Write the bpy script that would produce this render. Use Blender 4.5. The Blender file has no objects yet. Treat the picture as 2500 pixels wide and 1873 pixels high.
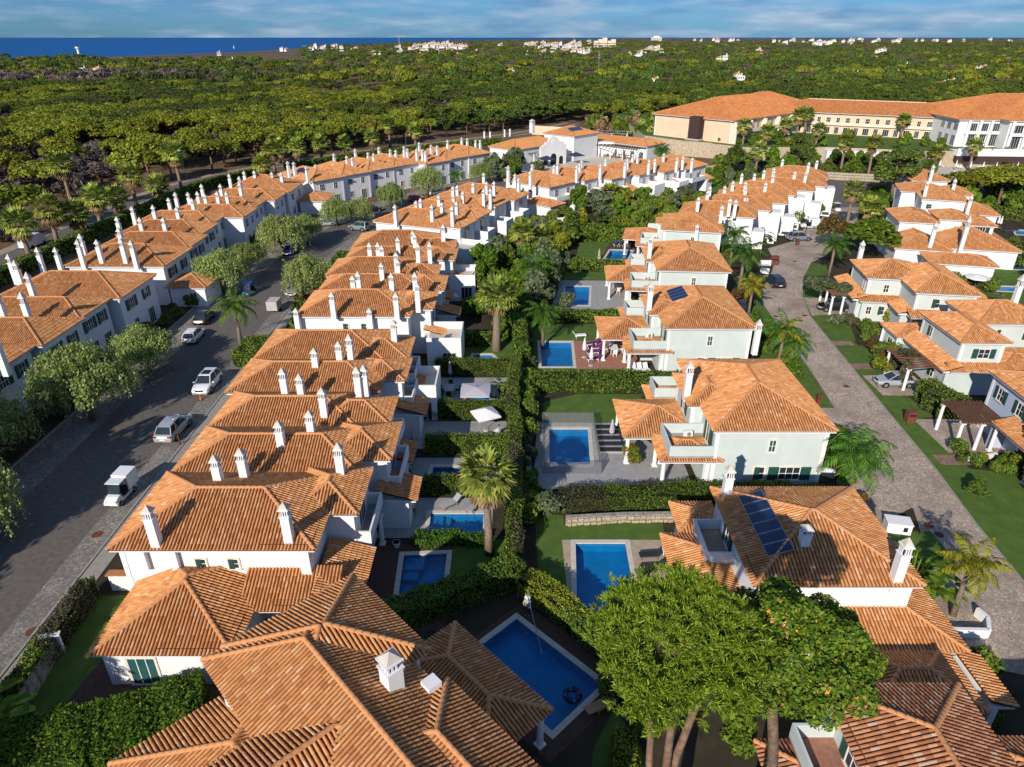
import bpy, math, random
import numpy as np
from mathutils import Vector, Matrix
from mathutils.geometry import delaunay_2d_cdt
R = math.radians
rnd = random.Random(11)
rng = np.random.default_rng(7)
scene = bpy.context.scene
COL = scene.collection

# ------------------------------------------------------------------ camera, sky, sun, exposure
CAM_H = 35.0
FPX, PCX, PCY, HOR = 1667.0, 1250.0, 936.5, 90.0        # photograph is 2500 x 1873
PITCH = math.atan((PCY - HOR) / FPX)
cam_data = bpy.data.cameras.new('camera')
cam_data.sensor_width = 36.0
cam_data.lens = FPX / 2500.0 * 36.0
cam_data.clip_start = 0.5
cam_data.clip_end = 60000.0
cam = bpy.data.objects.new('camera', cam_data)
COL.objects.link(cam)
cam.location = (0, 0, CAM_H)
cam.rotation_euler = (math.pi / 2 - PITCH, 0, 0)
scene.camera = cam

SUN_AZ, SUN_EL = R(25.0), R(27.0)                        # shadows run 25 deg right of straight ahead
world = bpy.data.worlds.new('World')
scene.world = world
world.use_nodes = True
wt = world.node_tree
for n in list(wt.nodes):
    wt.nodes.remove(n)
w_out = wt.nodes.new('ShaderNodeOutputWorld')
w_bg = wt.nodes.new('ShaderNodeBackground')
w_sky = wt.nodes.new('ShaderNodeTexSky')
w_sky.sky_type = 'NISHITA'
w_sky.sun_disc = False
w_sky.sun_elevation = SUN_EL
w_sky.sun_rotation = math.pi + SUN_AZ
w_sky.altitude = 0
w_sky.air_density = 1.0
w_sky.dust_density = 0.25
w_sky.ozone_density = 3.0
w_bg.inputs['Strength'].default_value = 0.06
# broken stratus: noise laid out on a flat cloud deck above the whole place
w_geo = wt.nodes.new('ShaderNodeNewGeometry')
w_sep = wt.nodes.new('ShaderNodeSeparateXYZ')
wt.links.new(w_geo.outputs['Incoming'], w_sep.inputs[0])
def wmath(op, a, b=None, clamp=False):
    n = wt.nodes.new('ShaderNodeMath'); n.operation = op; n.use_clamp = clamp
    for i, v in enumerate((a, b)):
        if v is None: continue
        if isinstance(v, (int, float)): n.inputs[i].default_value = v
        else: wt.links.new(v, n.inputs[i])
    return n.outputs[0]
w_cmb = wt.nodes.new('ShaderNodeCombineXYZ')
wt.links.new(wmath('MULTIPLY', w_sep.outputs[0], 5.5), w_cmb.inputs[0])
wt.links.new(wmath('MULTIPLY', w_sep.outputs[1], 5.5), w_cmb.inputs[1])
wt.links.new(wmath('MULTIPLY', w_sep.outputs[2], 34.0), w_cmb.inputs[2])
w_noise = wt.nodes.new('ShaderNodeTexNoise')
w_noise.inputs['Scale'].default_value = 1.0
w_noise.inputs['Detail'].default_value = 7.0
w_noise.inputs['Roughness'].default_value = 0.62
wt.links.new(w_cmb.outputs[0], w_noise.inputs['Vector'])
w_ramp = wt.nodes.new('ShaderNodeValToRGB')
w_ramp.color_ramp.elements[0].position = 0.40
w_ramp.color_ramp.elements[0].color = (0, 0, 0, 1)
w_ramp.color_ramp.elements[1].position = 0.62
w_ramp.color_ramp.elements[1].color = (0.82, 0.82, 0.82, 1)
wt.links.new(w_noise.outputs['Fac'], w_ramp.inputs['Fac'])
w_noise2 = wt.nodes.new('ShaderNodeTexNoise')
w_noise2.inputs['Scale'].default_value = 2.6
w_noise2.inputs['Detail'].default_value = 6.0
wt.links.new(w_cmb.outputs[0], w_noise2.inputs['Vector'])
w_ccol = wt.nodes.new('ShaderNodeMix'); w_ccol.data_type = 'RGBA'
w_ccol.inputs[6].default_value = (2.6, 5.0, 8.8, 1)
w_ccol.inputs[7].default_value = (8.6, 10.2, 12.4, 1)
w_r2 = wt.nodes.new('ShaderNodeValToRGB')
w_r2.color_ramp.elements[0].position = 0.38
w_r2.color_ramp.elements[1].position = 0.72
wt.links.new(w_noise2.outputs['Fac'], w_r2.inputs['Fac'])
wt.links.new(w_r2.outputs['Color'], w_ccol.inputs[0])
w_mix = wt.nodes.new('ShaderNodeMix'); w_mix.data_type = 'RGBA'
w_tint = wt.nodes.new('ShaderNodeMix'); w_tint.data_type = 'RGBA'; w_tint.blend_type = 'MULTIPLY'
w_tint.inputs[0].default_value = 1.0
w_tint.inputs[7].default_value = (0.34, 0.80, 1.58, 1)
wt.links.new(w_sky.outputs[0], w_tint.inputs[6])
wt.links.new(w_ramp.outputs['Color'], w_mix.inputs[0])
wt.links.new(w_tint.outputs[2], w_mix.inputs[6])
wt.links.new(w_ccol.outputs[2], w_mix.inputs[7])
wt.links.new(w_mix.outputs[2], w_bg.inputs['Color'])
wt.links.new(w_bg.outputs[0], w_out.inputs[0])

sun_data = bpy.data.lights.new('sun', 'SUN')
sun_data.energy = 5.0
sun_data.angle = R(0.5)
sun_data.color = (1.0, 0.93, 0.83)
sun = bpy.data.objects.new('sun', sun_data)
COL.objects.link(sun)
sun.rotation_euler = Vector((math.sin(SUN_AZ) * math.cos(SUN_EL), math.cos(SUN_AZ) * math.cos(SUN_EL), -math.sin(SUN_EL))).to_track_quat('-Z', 'Y').to_euler()
sun.location = (-40, -80, 90)

scene.view_settings.view_transform = 'Standard'
scene.view_settings.look = 'None'
scene.view_settings.gamma = 1.0
scene.view_settings.exposure = 0.0
scene.view_settings.use_curve_mapping = False
scene.render.engine = 'CYCLES'
scene.cycles.use_denoising = True
scene.cycles.max_bounces = 5
scene.cycles.diffuse_bounces = 2
scene.cycles.glossy_bounces = 2
scene.cycles.transmission_bounces = 3
scene.cycles.transparent_max_bounces = 6
scene.cycles.caustics_reflective = False
scene.cycles.caustics_refractive = False

# ------------------------------------------------------------------ photo pixel -> point at a known height
def px(x, y, z=0.0):
    dx, dy = (x - PCX) / FPX, -(y - PCY) / FPX
    d = (dx, math.cos(PITCH) + dy * math.sin(PITCH), -math.sin(PITCH) + dy * math.cos(PITCH))
    t = (CAM_H - z) / -d[2]
    return Vector((d[0] * t, d[1] * t, z))
ZOOM = {1:(0,0,.3797),2:(830,0,.3797),3:(1660,0,.3797),4:(0,440,.3797),5:(640,300,.2984),6:(1160,300,.2984),7:(1700,380,.3617),8:(1250,600,.3621),
        9:(0,900,.5872),10:(200,1000,.5268),11:(1200,1100,.5877),12:(1800,700,.3621),13:(400,780,.3078),14:(700,550,.2716),15:(940,840,.3017),
        16:(1260,1280,.358),17:(0,640,.2776),18:(1100,560,.2414),19:(2180,380,.2413),20:(1640,180,.1989),21:(2060,180,.1989),22:(1180,260,.2351)}
def zp(k, x, y, z=0.0):
    o = ZOOM[k]
    return px(o[0] + x * o[2], o[1] + y * o[2], z)

# ------------------------------------------------------------------ materials
MATS = {}
class NT:
    def __init__(s, name):
        s.m = bpy.data.materials.new(name); s.m.use_nodes = True
        s.t = s.m.node_tree
        s.b = s.t.nodes['Principled BSDF']; s.out = s.t.nodes['Material Output']
    def n(s, typ, **kw):
        nd = s.t.nodes.new('ShaderNode' + typ)
        for k, v in kw.items():
            if k in nd.inputs.keys() if isinstance(k, str) else False: nd.inputs[k].default_value = v
            else: setattr(nd, k, v)
        return nd
    def l(s, a, b): s.t.links.new(a, b)
    def coord(s, kind='Object'):
        return s.n('TexCoord').outputs[kind]
    def noise(s, scale, detail=3, rough=.55, vec=None, kind='Object'):
        nd = s.n('TexNoise'); nd.inputs['Scale'].default_value = scale; nd.inputs['Detail'].default_value = detail; nd.inputs['Roughness'].default_value = rough
        s.l(vec if vec is not None else s.coord(kind), nd.inputs['Vector'])
        return nd.outputs['Fac']
    def ramp(s, fac, stops):
        nd = s.n('ValToRGB'); e = nd.color_ramp.elements
        while len(e) < len(stops): e.new(0.5)
        for el, (p, c) in zip(e, stops):
            el.position = p; el.color = (*c, 1) if len(c) == 3 else c
        s.l(fac, nd.inputs['Fac']); return nd.outputs['Color']
    def mix(s, fac, a, b, blend='MIX'):
        nd = s.n('Mix'); nd.data_type = 'RGBA'; nd.blend_type = blend
        for i, v in ((0, fac), (6, a), (7, b)):
            if isinstance(v, (int, float)): nd.inputs[i].default_value = v
            elif isinstance(v, tuple): nd.inputs[i].default_value = (*v, 1)
            else: s.l(v, nd.inputs[i])
        return nd.outputs[2]
    def math(s, op, a, b=None):
        nd = s.n('Math'); nd.operation = op
        for i, v in enumerate((a, b)):
            if v is None: continue
            if isinstance(v, (int, float)): nd.inputs[i].default_value = v
            else: s.l(v, nd.inputs[i])
        return nd.outputs[0]
    def bump(s, h, strength=.3, dist=.05):
        nd = s.n('Bump'); nd.inputs['Strength'].default_value = strength; nd.inputs['Distance'].default_value = dist
        s.l(h, nd.inputs['Height']); s.l(nd.outputs[0], s.b.inputs['Normal'])
    def base(s, c):
        if isinstance(c, tuple): s.b.inputs['Base Color'].default_value = (*c, 1)
        else: s.l(c, s.b.inputs['Base Color'])
    def set(s, rough=.7, spec=.3, metal=0.0):
        s.b.inputs['Roughness'].default_value = rough; s.b.inputs['Specular IOR Level'].default_value = spec; s.b.inputs['Metallic'].default_value = metal

def M_plain(name, c, rough=.6, spec=.3, metal=0.0, var=.12, scale=3.0, coat=0.0):
    if name in MATS: return MATS[name]
    t = NT(name); d = tuple(v * (1 - var) for v in c); u = tuple(min(1, v * (1 + var)) for v in c)
    t.base(t.ramp(t.noise(scale, 4), [(.3, d), (.7, u)])); t.set(rough, spec, metal)
    if coat: t.b.inputs['Coat Weight'].default_value = coat
    MATS[name] = t.m; return t.m

def M_tile(name, stops, stain=.35):
    t = NT(name)
    g = t.n('NewGeometry'); o = t.n('ObjectInfo')
    f = t.math('FRACT', t.math('ADD', g.outputs['Random Per Island'], o.outputs['Random']))
    c = t.ramp(f, stops)
    big = t.noise(.35, 5, .6)
    c = t.mix(t.ramp(big, [(.35, (stain,) * 3), (.62, (0, 0, 0))]), c, tuple(v * .55 for v in stops[len(stops) // 2][1]))
    fine = t.noise(9.0, 4, .65)
    c = t.mix(t.ramp(fine, [(.58, (0, 0, 0)), (.85, (.35,) * 3)]), c, (.34, .22, .14))
    hs = t.n('HueSaturation'); t.l(c, hs.inputs['Color']); t.l(t.math('ADD', .93, t.math('MULTIPLY', t.math('FRACT', t.math('MULTIPLY', o.outputs['Random'], 5.7)), .13)), hs.inputs['Value']); c = hs.outputs[0]
    t.base(c); t.set(.85, .2); t.bump(t.noise(25, 3), .25, .02)
    MATS[name] = t.m; return t.m

def M_leaf(name, stops, trans=.25, rough=.6, bright=1.0):
    t = NT(name)
    g = t.n('NewGeometry'); o = t.n('ObjectInfo')
    c = t.ramp(g.outputs['Random Per Island'], stops)
    hsv = t.n('HueSaturation')
    t.l(c, hsv.inputs['Color'])
    t.l(t.math('ADD', .485, t.math('MULTIPLY', o.outputs['Random'], .03)), hsv.inputs['Hue'])
    t.l(t.math('ADD', .78 * bright, t.math('MULTIPLY', t.math('FRACT', t.math('MULTIPLY', o.outputs['Random'], 7.31)), .44 * bright)), hsv.inputs['Value'])
    t.base(hsv.outputs[0]); t.set(rough, .12)
    tr = t.n('BsdfTranslucent'); t.l(hsv.outputs[0], tr.inputs['Color'])
    mx = t.n('MixShader'); mx.inputs[0].default_value = trans
    t.l(t.b.outputs[0], mx.inputs[1]); t.l(tr.outputs[0], mx.inputs[2]); t.l(mx.outputs[0], t.out.inputs['Surface'])
    MATS[name] = t.m; return t.m

def M_ground(name, stops, scale=.5, detail=6, bscale=18, bstr=.35, bdist=.05, rough=.95, kind='Object', speck=None):
    t = NT(name)
    c = t.ramp(t.noise(scale, detail, .62, kind=kind), stops)
    if speck:
        c = t.mix(t.ramp(t.noise(speck[0], 4, .6, kind=kind), [(.45, (0, 0, 0)), (.65, (speck[2],) * 3)]), c, speck[1])
    t.base(c); t.set(rough, .15); t.bump(t.noise(bscale, 4, kind=kind), bstr, bdist)
    MATS[name] = t.m; return t.m

M_tile('tile', [(0, (.46, .175, .062)), (.2, (.58, .245, .088)), (.6, (.655, .295, .110)), (.92, (.71, .345, .140)), (1, (.76, .48, .29))], .24)
M_tile('tile_far', [(0, (.56, .235, .082)), (.5, (.62, .272, .098)), (1, (.68, .32, .125))], .10)
M_tile('tile_old', [(0, (.26, .10, .05)), (.3, (.40, .16, .075)), (.65, (.50, .22, .105)), (.9, (.57, .30, .165)), (1, (.58, .42, .31))], .35)
M_tile('tile_red', [(0, (.52, .165, .05)), (.3, (.62, .215, .065)), (.7, (.70, .265, .085)), (1, (.74, .33, .12))], .25)
M_plain('tile_bed', (.18, .065, .026), .9, .1, var=.3, scale=6)
M_plain('tile_bed_far', (.46, .19, .075), .9, .1, var=.2, scale=1.5)
M_plain('ridge', (.62, .28, .115), .85, .2, var=.22, scale=7)
M_plain('white', (.80, .79, .765), .85, .15, var=.045, scale=.8)
M_plain('white_trim', (.82, .81, .79), .8, .15, var=.03, scale=2)
M_plain('sage', (.56, .615, .58), .85, .15, var=.05, scale=.7)
M_plain('blue_wall', (.50, .56, .66), .85, .15, var=.05, scale=.7)
M_plain('cream', (.78, .67, .52), .85, .15, var=.05, scale=1.5)
M_plain('peach', (.74, .55, .38), .85, .15, var=.05, scale=.4)
M_plain('shutter', (.018, .075, .06), .5, .4, var=.15, scale=5)
M_plain('louvre_grey', (.25, .22, .19), .6, .3, var=.1, scale=6)
M_plain('glass', (.025, .035, .045), .08, .6, var=.2, scale=.6)
M_plain('glass_green', (.03, .10, .10), .06, .6, var=.2, scale=.8)
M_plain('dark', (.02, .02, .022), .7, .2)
M_plain('asphalt', (.14, .122, .105), .9, .2, var=.2, scale=2.5)
M_plain('kerb', (.33, .295, .25), .9, .15, var=.15, scale=3)
M_plain('coping', (.58, .52, .43), .85, .2, var=.12, scale=3)
M_plain('deck_grey', (.34, .33, .32), .85, .2, var=.15, scale=2)
M_plain('deck_sand', (.42, .33, .23), .85, .2, var=.15, scale=2)
M_plain('deck_brick', (.36, .17, .115), .85, .2, var=.2, scale=3)
M_plain('deck_dark', (.10, .055, .042), .85, .2, var=.2, scale=3)
M_plain('pool_tile', (.012, .24, .42), .5, .4, var=.15, scale=1.2)
M_plain('bark', (.16, .11, .075), .95, .1, var=.4, scale=5)
M_plain('bark_pine', (.20, .125, .085), .95, .1, var=.4, scale=4)
M_plain('bark_palm', (.24, .18, .13), .95, .1, var=.35, scale=8)
M_plain('wood', (.15, .07, .045), .7, .25, var=.2, scale=4)
M_plain('wood_dark', (.06, .035, .03), .7, .25, var=.2, scale=4)
M_plain('teak', (.40, .22, .10), .7, .25, var=.2, scale=6)
M_plain('metal', (.35, .36, .38), .4, .5, .6, var=.08)
M_plain('black', (.015, .015, .017), .45, .4, var=.1)
M_plain('rubber', (.02, .02, .02), .85, .2, var=.1)
M_plain('plastic_white', (.82, .82, .82), .4, .4, var=.03)
M_plain('cloth_white', (.82, .80, .77), .9, .1, var=.04)
M_plain('cloth_lilac', (.50, .46, .50), .9, .1, var=.05)
M_plain('cloth_purple', (.14, .03, .15), .85, .2, var=.15)
M_plain('cloth_black', (.03, .03, .035), .85, .2, var=.15)
M_plain('cloth_grey', (.35, .36, .38), .85, .2, var=.1)
M_plain('cloth_navy', (.04, .05, .085), .85, .2, var=.1)
M_plain('solar', (.008, .022, .065), .12, .6, var=.15, scale=.6)
M_plain('rust', (.17, .055, .035), .8, .2, var=.25, scale=4)
M_plain('stone', (.46, .37, .26), .95, .1, var=.35, scale=2.5)
M_plain('concrete', (.46, .44, .41), .9, .15, var=.12, scale=1.2)
M_plain('concrete_old', (.30, .28, .24), .95, .1, var=.4, scale=2.5)
M_plain('light_lens', (.75, .75, .72), .15, .6)
M_plain('tail_lens', (.30, .015, .012), .2, .6)
M_plain('orange_cone', (.75, .13, .03), .6, .3)
M_plain('skin', (.46, .28, .20), .6, .3)
M_plain('sand', (.52, .40, .28), .95, .1, var=.15, scale=.02)
M_plain('green_net', (.03, .20, .15), .8, .2)
M_plain('bamboo', (.50, .38, .22), .85, .2)
for nm, c in (('paint_white', (.80, .80, .80)), ('paint_silver', (.42, .44, .46)), ('paint_grey', (.22, .24, .27)), ('paint_navy', (.012, .02, .045)), ('paint_black', (.012, .012, .014)),
              ('paint_blue', (.012, .05, .35)), ('paint_red', (.36, .015, .012)), ('paint_green', (.20, .25, .22))):
    M_plain(nm, c, .28, .5, .15 if 'silver' in nm or 'grey' in nm else 0, var=.03, coat=.6)
# water in the pools: clear, tinted, with a rippled reflecting surface
t = NT('pool_water')
tr = t.n('BsdfTransparent'); tr.inputs[0].default_value = (.42, .80, .97, 1)
gl = t.n('BsdfGlossy'); gl.inputs['Roughness'].default_value = .03
bp = t.n('Bump'); bp.inputs['Strength'].default_value = .18; bp.inputs['Distance'].default_value = .05
t.l(t.noise(3.2, 3), bp.inputs['Height']); t.l(bp.outputs[0], gl.inputs['Normal'])
lw = t.n('LayerWeight'); lw.inputs['Blend'].default_value = .5; t.l(bp.outputs[0], lw.inputs['Normal']); fr_o = t.math('ADD', .03, t.math('MULTIPLY', t.math('POWER', lw.outputs['Facing'], 4.0), .7))
mx = t.n('MixShader'); t.l(fr_o, mx.inputs[0]); t.l(tr.outputs[0], mx.inputs[1]); t.l(gl.outputs[0], mx.inputs[2]); t.l(mx.outputs[0], t.out.inputs['Surface'])
MATS['pool_water'] = t.m
t = NT('sea')
t.base(t.ramp(t.noise(.0012, 6, .6), [(.3, (.001, .075, .24)), (.7, (.002, .10, .31))])); t.set(.5, .08); t.bump(t.noise(.05, 5), .3, 1.5); MATS['sea'] = t.m
t = NT('mesh_fence')
tr = t.n('BsdfTransparent'); mx = t.n('MixShader'); mx.inputs[0].default_value = .5; t.base((.20, .21, .22))
t.l(tr.outputs[0], mx.inputs[1]); t.l(t.b.outputs[0], mx.inputs[2]); t.l(mx.outputs[0], t.out.inputs['Surface']); MATS['mesh_fence'] = t.m
# cobbles: small setts
def M_cobble(name, a, b, scale):
    t = NT(name)
    v = t.n('TexVoronoi'); v.inputs['Scale'].default_value = scale; t.l(t.coord(), v.inputs['Vector'])
    sp = t.n('SeparateColor'); t.l(v.outputs['Color'], sp.inputs[0])
    c = t.ramp(sp.outputs[0], [(0, a), (1, b)])
    v2 = t.n('TexVoronoi'); v2.feature = 'DISTANCE_TO_EDGE'; v2.inputs['Scale'].default_value = scale; t.l(t.coord(), v2.inputs['Vector'])
    c = t.mix(t.ramp(v2.outputs['Distance'], [(.0, (1, 1, 1)), (.09, (0, 0, 0))]), c, tuple(x * .45 for x in a))
    c = t.mix(t.ramp(t.noise(.22, 8, .72), [(.42, (0, 0, 0)), (.64, (.75,) * 3)]), c, tuple(x * .58 for x in a))
    t.base(c); t.set(.9, .15); t.bump(v2.outputs['Distance'], .5, .04); MATS[name] = t.m
M_cobble('cobble', (.41, .315, .24), (.65, .53, .42), 5.0)
M_cobble('cobble_light', (.22, .195, .165), (.40, .36, .31), 5)
M_cobble('pavers', (.30, .19, .14), (.42, .28, .21), 4)
M_ground('earth', [(.3, (.10, .06, .036)), (.5, (.18, .108, .068)), (.72, (.26, .17, .11))], .12, 8, 3, .4, .1, speck=(.6, (.05, .06, .02), .55))
M_ground('soil', [(.3, (.035, .026, .018)), (.7, (.075, .055, .035))], .6, 6, speck=(1.5, (.03, .045, .015), .6))
M_ground('grass', [(.3, (.06, .115, .02)), (.55, (.09, .155, .027)), (.75, (.135, .195, .045))], .8, 7, 40, .6, .04, speck=(7, (.10, .13, .035), .5))
M_ground('dry_path', [(.3, (.30, .22, .15)), (.7, (.42, .32, .23))], .4, 6)
G = lambda *a: a
M_leaf('pine_leaf', [(0, (0.086, 0.107, 0.012)), (.4, (0.166, 0.190, 0.017)), (.8, (0.253, 0.268, 0.023)), (1, (0.347, 0.338, 0.035))], .12)
M_leaf('pine_dark', [(0, (0.040, 0.067, 0.013)), (.5, (0.080, 0.122, 0.020)), (1, (0.140, 0.186, 0.032))], .12)
M_leaf('pine_mid', [(0, (0.051, 0.066, 0.010)), (.5, (0.089, 0.111, 0.016)), (1, (0.136, 0.160, 0.024))], .12)
M_leaf('pine_olive', [(0, (0.041, 0.050, 0.015)), (.5, (0.066, 0.080, 0.025)), (1, (0.095, 0.110, 0.036))], .12)
M_leaf('dead_leaf', [(0, (0.068, 0.052, 0.045)), (.5, (0.125, 0.098, 0.084)), (1, (0.192, 0.156, 0.128))], .05)
M_leaf('rust_leaf', [(0, (.10, .05, .025)), (.5, (.16, .085, .04)), (1, (.20, .12, .06))], .1)
M_leaf('pine_needle', [(0, (0.085, 0.148, 0.013)), (.35, (0.162, 0.278, 0.023)), (.75, (0.284, 0.416, 0.035)), (1, (0.437, 0.536, 0.066))], .25)
M_leaf('green_leaf', [(0, (0.052, 0.097, 0.012)), (.4, (0.095, 0.173, 0.016)), (.8, (0.160, 0.250, 0.026)), (1, (0.280, 0.304, 0.035))], .3)
M_leaf('hedge_leaf', [(0, (0.049, 0.083, 0.015)), (.45, (0.097, 0.159, 0.022)), (.85, (0.176, 0.234, 0.032)), (1, (0.283, 0.318, 0.052))], .2)
M_leaf('hedge_yellow', [(0, (.09, .12, .012)), (.5, (.19, .22, .02)), (1, (.36, .36, .04))], .25)
M_leaf('hedge_red', [(0, (.06, .04, .018)), (.5, (.13, .075, .025)), (1, (.18, .14, .04))], .2)
M_leaf('hedge_brown', [(0, (.05, .05, .028)), (.5, (.10, .085, .045)), (1, (.15, .14, .065))], .2)
M_leaf('olive_leaf', [(0, (0.063, 0.084, 0.039)), (.5, (0.119, 0.154, 0.072)), (1, (0.224, 0.252, 0.130))], .2)
M_leaf('pepper_leaf', [(0, (0.116, 0.158, 0.041)), (.45, (0.228, 0.304, 0.083)), (.85, (0.365, 0.441, 0.129)), (1, (0.547, 0.566, 0.211))], .25)
M_leaf('palm_leaf', [(0, (0.100, 0.153, 0.032)), (.4, (0.229, 0.307, 0.056)), (.8, (0.428, 0.485, 0.088)), (1, (0.686, 0.615, 0.132))], .25)
M_leaf('palm_green', [(0, (0.038, 0.090, 0.013)), (.5, (0.075, 0.173, 0.021)), (1, (0.150, 0.270, 0.036))], .25)
M_leaf('palm_yellow', [(0, (.12, .13, .012)), (.5, (.26, .24, .018)), (1, (.42, .36, .03))], .3)
M_leaf('palm_dry', [(0, (.16, .10, .04)), (.5, (.28, .19, .08)), (1, (.40, .29, .15))], .2)
M_leaf('flower_red', [(0, (.30, .012, .03)), (1, (.55, .02, .07))], .2)
M_leaf('flower_orange', [(0, (.55, .20, .02)), (1, (.7, .35, .04))], .2)
M_leaf('grass_tuft', [(0, (.12, .16, .03)), (1, (.28, .34, .10))], .2)
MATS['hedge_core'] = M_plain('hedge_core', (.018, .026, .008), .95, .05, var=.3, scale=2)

# ------------------------------------------------------------------ mesh building
class MB:
    """collects polygons for one mesh object"""
    def __init__(s): s.v = []; s.f = []; s.m = []
    def poly(s, pts, m=0):
        i = len(s.v); s.v.extend([tuple(p) for p in pts]); s.f.append(tuple(range(i, i + len(pts)))); s.m.append(m)
    def box(s, x0, x1, y0, y1, z0, z1, m=0, skip=''):
        i = len(s.v)
        s.v.extend([(x0,y0,z0),(x1,y0,z0),(x1,y1,z0),(x0,y1,z0),(x0,y0,z1),(x1,y0,z1),(x1,y1,z1),(x0,y1,z1)])
        for k, f in zip('BTSENW', ((0,3,2,1),(4,5,6,7),(0,1,5,4),(1,2,6,5),(2,3,7,6),(3,0,4,7))):
            if k in skip: continue
            s.f.append(tuple(i + j for j in f)); s.m.append(m)
        return s
    def obox(s, c, size, rz=0, m=0, rx=0):
        M = Matrix.Translation(c) @ Matrix.Rotation(rz, 4, 'Z') @ Matrix.Rotation(rx, 4, 'X')
        i = len(s.v); a, b, d = (q / 2 for q in size)
        for p in ((-a,-b,-d),(a,-b,-d),(a,b,-d),(-a,b,-d),(-a,-b,d),(a,-b,d),(a,b,d),(-a,b,d)):
            s.v.append(tuple(M @ Vector(p)))
        for f in ((0,3,2,1),(4,5,6,7),(0,1,5,4),(1,2,6,5),(2,3,7,6),(3,0,4,7)):
            s.f.append(tuple(i + j for j in f)); s.m.append(m)
        return s
    def prism(s, poly, z0, z1, m=0, mt=None):
        n = len(poly); i = len(s.v)
        s.v.extend([(p[0], p[1], z0) for p in poly] + [(p[0], p[1], z1) for p in poly])
        for k in range(n):
            s.f.append((i + k, i + (k + 1) % n, i + n + (k + 1) % n, i + n + k)); s.m.append(m)
        s.f.append(tuple(i + n + k for k in range(n))); s.m.append(m if mt is None else mt)
        s.f.append(tuple(i + n - 1 - k for k in range(n))); s.m.append(m)
        return s
    def tube(s, pts, rads, n=6, m=0, cap=True):
        rings = []
        pts = [Vector(p) for p in pts]
        for k, p in enumerate(pts):
            d = (pts[min(k + 1, len(pts) - 1)] - pts[max(k - 1, 0)])
            d = d.normalized() if d.length > 1e-6 else Vector((0, 0, 1))
            a = d.cross(Vector((0, 0, 1)) if abs(d.z) < .9 else Vector((1, 0, 0))).normalized(); b = d.cross(a)
            i = len(s.v); rings.append(i)
            for j in range(n):
                q = 2 * math.pi * j / n
                s.v.append(tuple(p + (a * math.cos(q) + b * math.sin(q)) * rads[k]))
        for k in range(len(rings) - 1):
            for j in range(n):
                s.f.append((rings[k] + j, rings[k] + (j + 1) % n, rings[k + 1] + (j + 1) % n, rings[k + 1] + j)); s.m.append(m)
        if cap:
            s.f.append(tuple(rings[-1] + j for j in range(n))); s.m.append(m)
            s.f.append(tuple(rings[0] + n - 1 - j for j in range(n))); s.m.append(m)
        return s
    def cyl(s, x, y, z0, z1, r0, r1=None, n=10, m=0):
        return s.tube([(x, y, z0), (x, y, z1)], [r0, r0 if r1 is None else r1], n, m)
    def mesh(s, name, mats, smooth=False):
        me = bpy.data.meshes.new(name); me.from_pydata(s.v, [], s.f)
        for m in mats: me.materials.append(MATS[m])
        if len(mats) > 1: me.polygons.foreach_set('material_index', s.m)
        if smooth: me.polygons.foreach_set('use_smooth', [True] * len(s.f))
        me.update(); return me
    def obj(s, name, mats, parent=None, loc=None, rz=0, smooth=False, kind=None):
        if isinstance(mats, str): mats = [mats]
        return link(name, s.mesh(name, mats, smooth), parent, loc, rz, kind)

def link(name, me, parent=None, loc=None, rz=0, kind=None, scale=None):
    o = bpy.data.objects.new(name, me); COL.objects.link(o)
    if parent is not None: o.parent = parent
    if loc is not None: o.location = loc
    if rz: o.rotation_euler = (0, 0, rz)
    if scale is not None: o.scale = scale
    if kind: o['kind'] = kind
    return o
def tag(o, label, cat, group=None):
    o['label'] = label; o['category'] = cat
    if group: o['group'] = group
    return o
def thing(name, label, cat, loc=(0, 0, 0), rz=0, group=None):
    return tag(link(name, None, None, loc, rz), label, cat, group)
def struct(name, mb, mats, smooth=False):
    return mb.obj(name, mats, smooth=smooth, kind='structure')
def copy_tree(o, parent=None):
    c = o.copy(); COL.objects.link(c); c.parent = parent
    for ch in o.children:
        copy_tree(ch, c)
    return c
def place(o, loc, rz=0, s=1.0, label=None, group=None):
    o.location = loc; o.rotation_euler = (0, 0, rz); o.scale = (s, s, s) if not isinstance(s, tuple) else s
    if label: o['label'] = label
    if group: o['group'] = group
    return o

def np_mesh(name, V, F, mats, mi=None, smooth=False):
    """V (n,3), F (k,4) quads or (k,3)"""
    me = bpy.data.meshes.new(name); V = np.asarray(V, np.float32); F = np.asarray(F, np.int32); c = F.shape[1]
    me.vertices.add(len(V)); me.vertices.foreach_set('co', V.ravel())
    me.loops.add(F.size); me.loops.foreach_set('vertex_index', F.ravel())
    me.polygons.add(len(F)); me.polygons.foreach_set('loop_start', np.arange(0, F.size, c, dtype=np.int32))
    for m in mats: me.materials.append(MATS[m])
    if mi is not None: me.polygons.foreach_set('material_index', np.asarray(mi, np.int32))
    if smooth: me.polygons.foreach_set('use_smooth', np.ones(len(F), bool))
    me.update(calc_edges=True); me.validate(); return me

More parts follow.
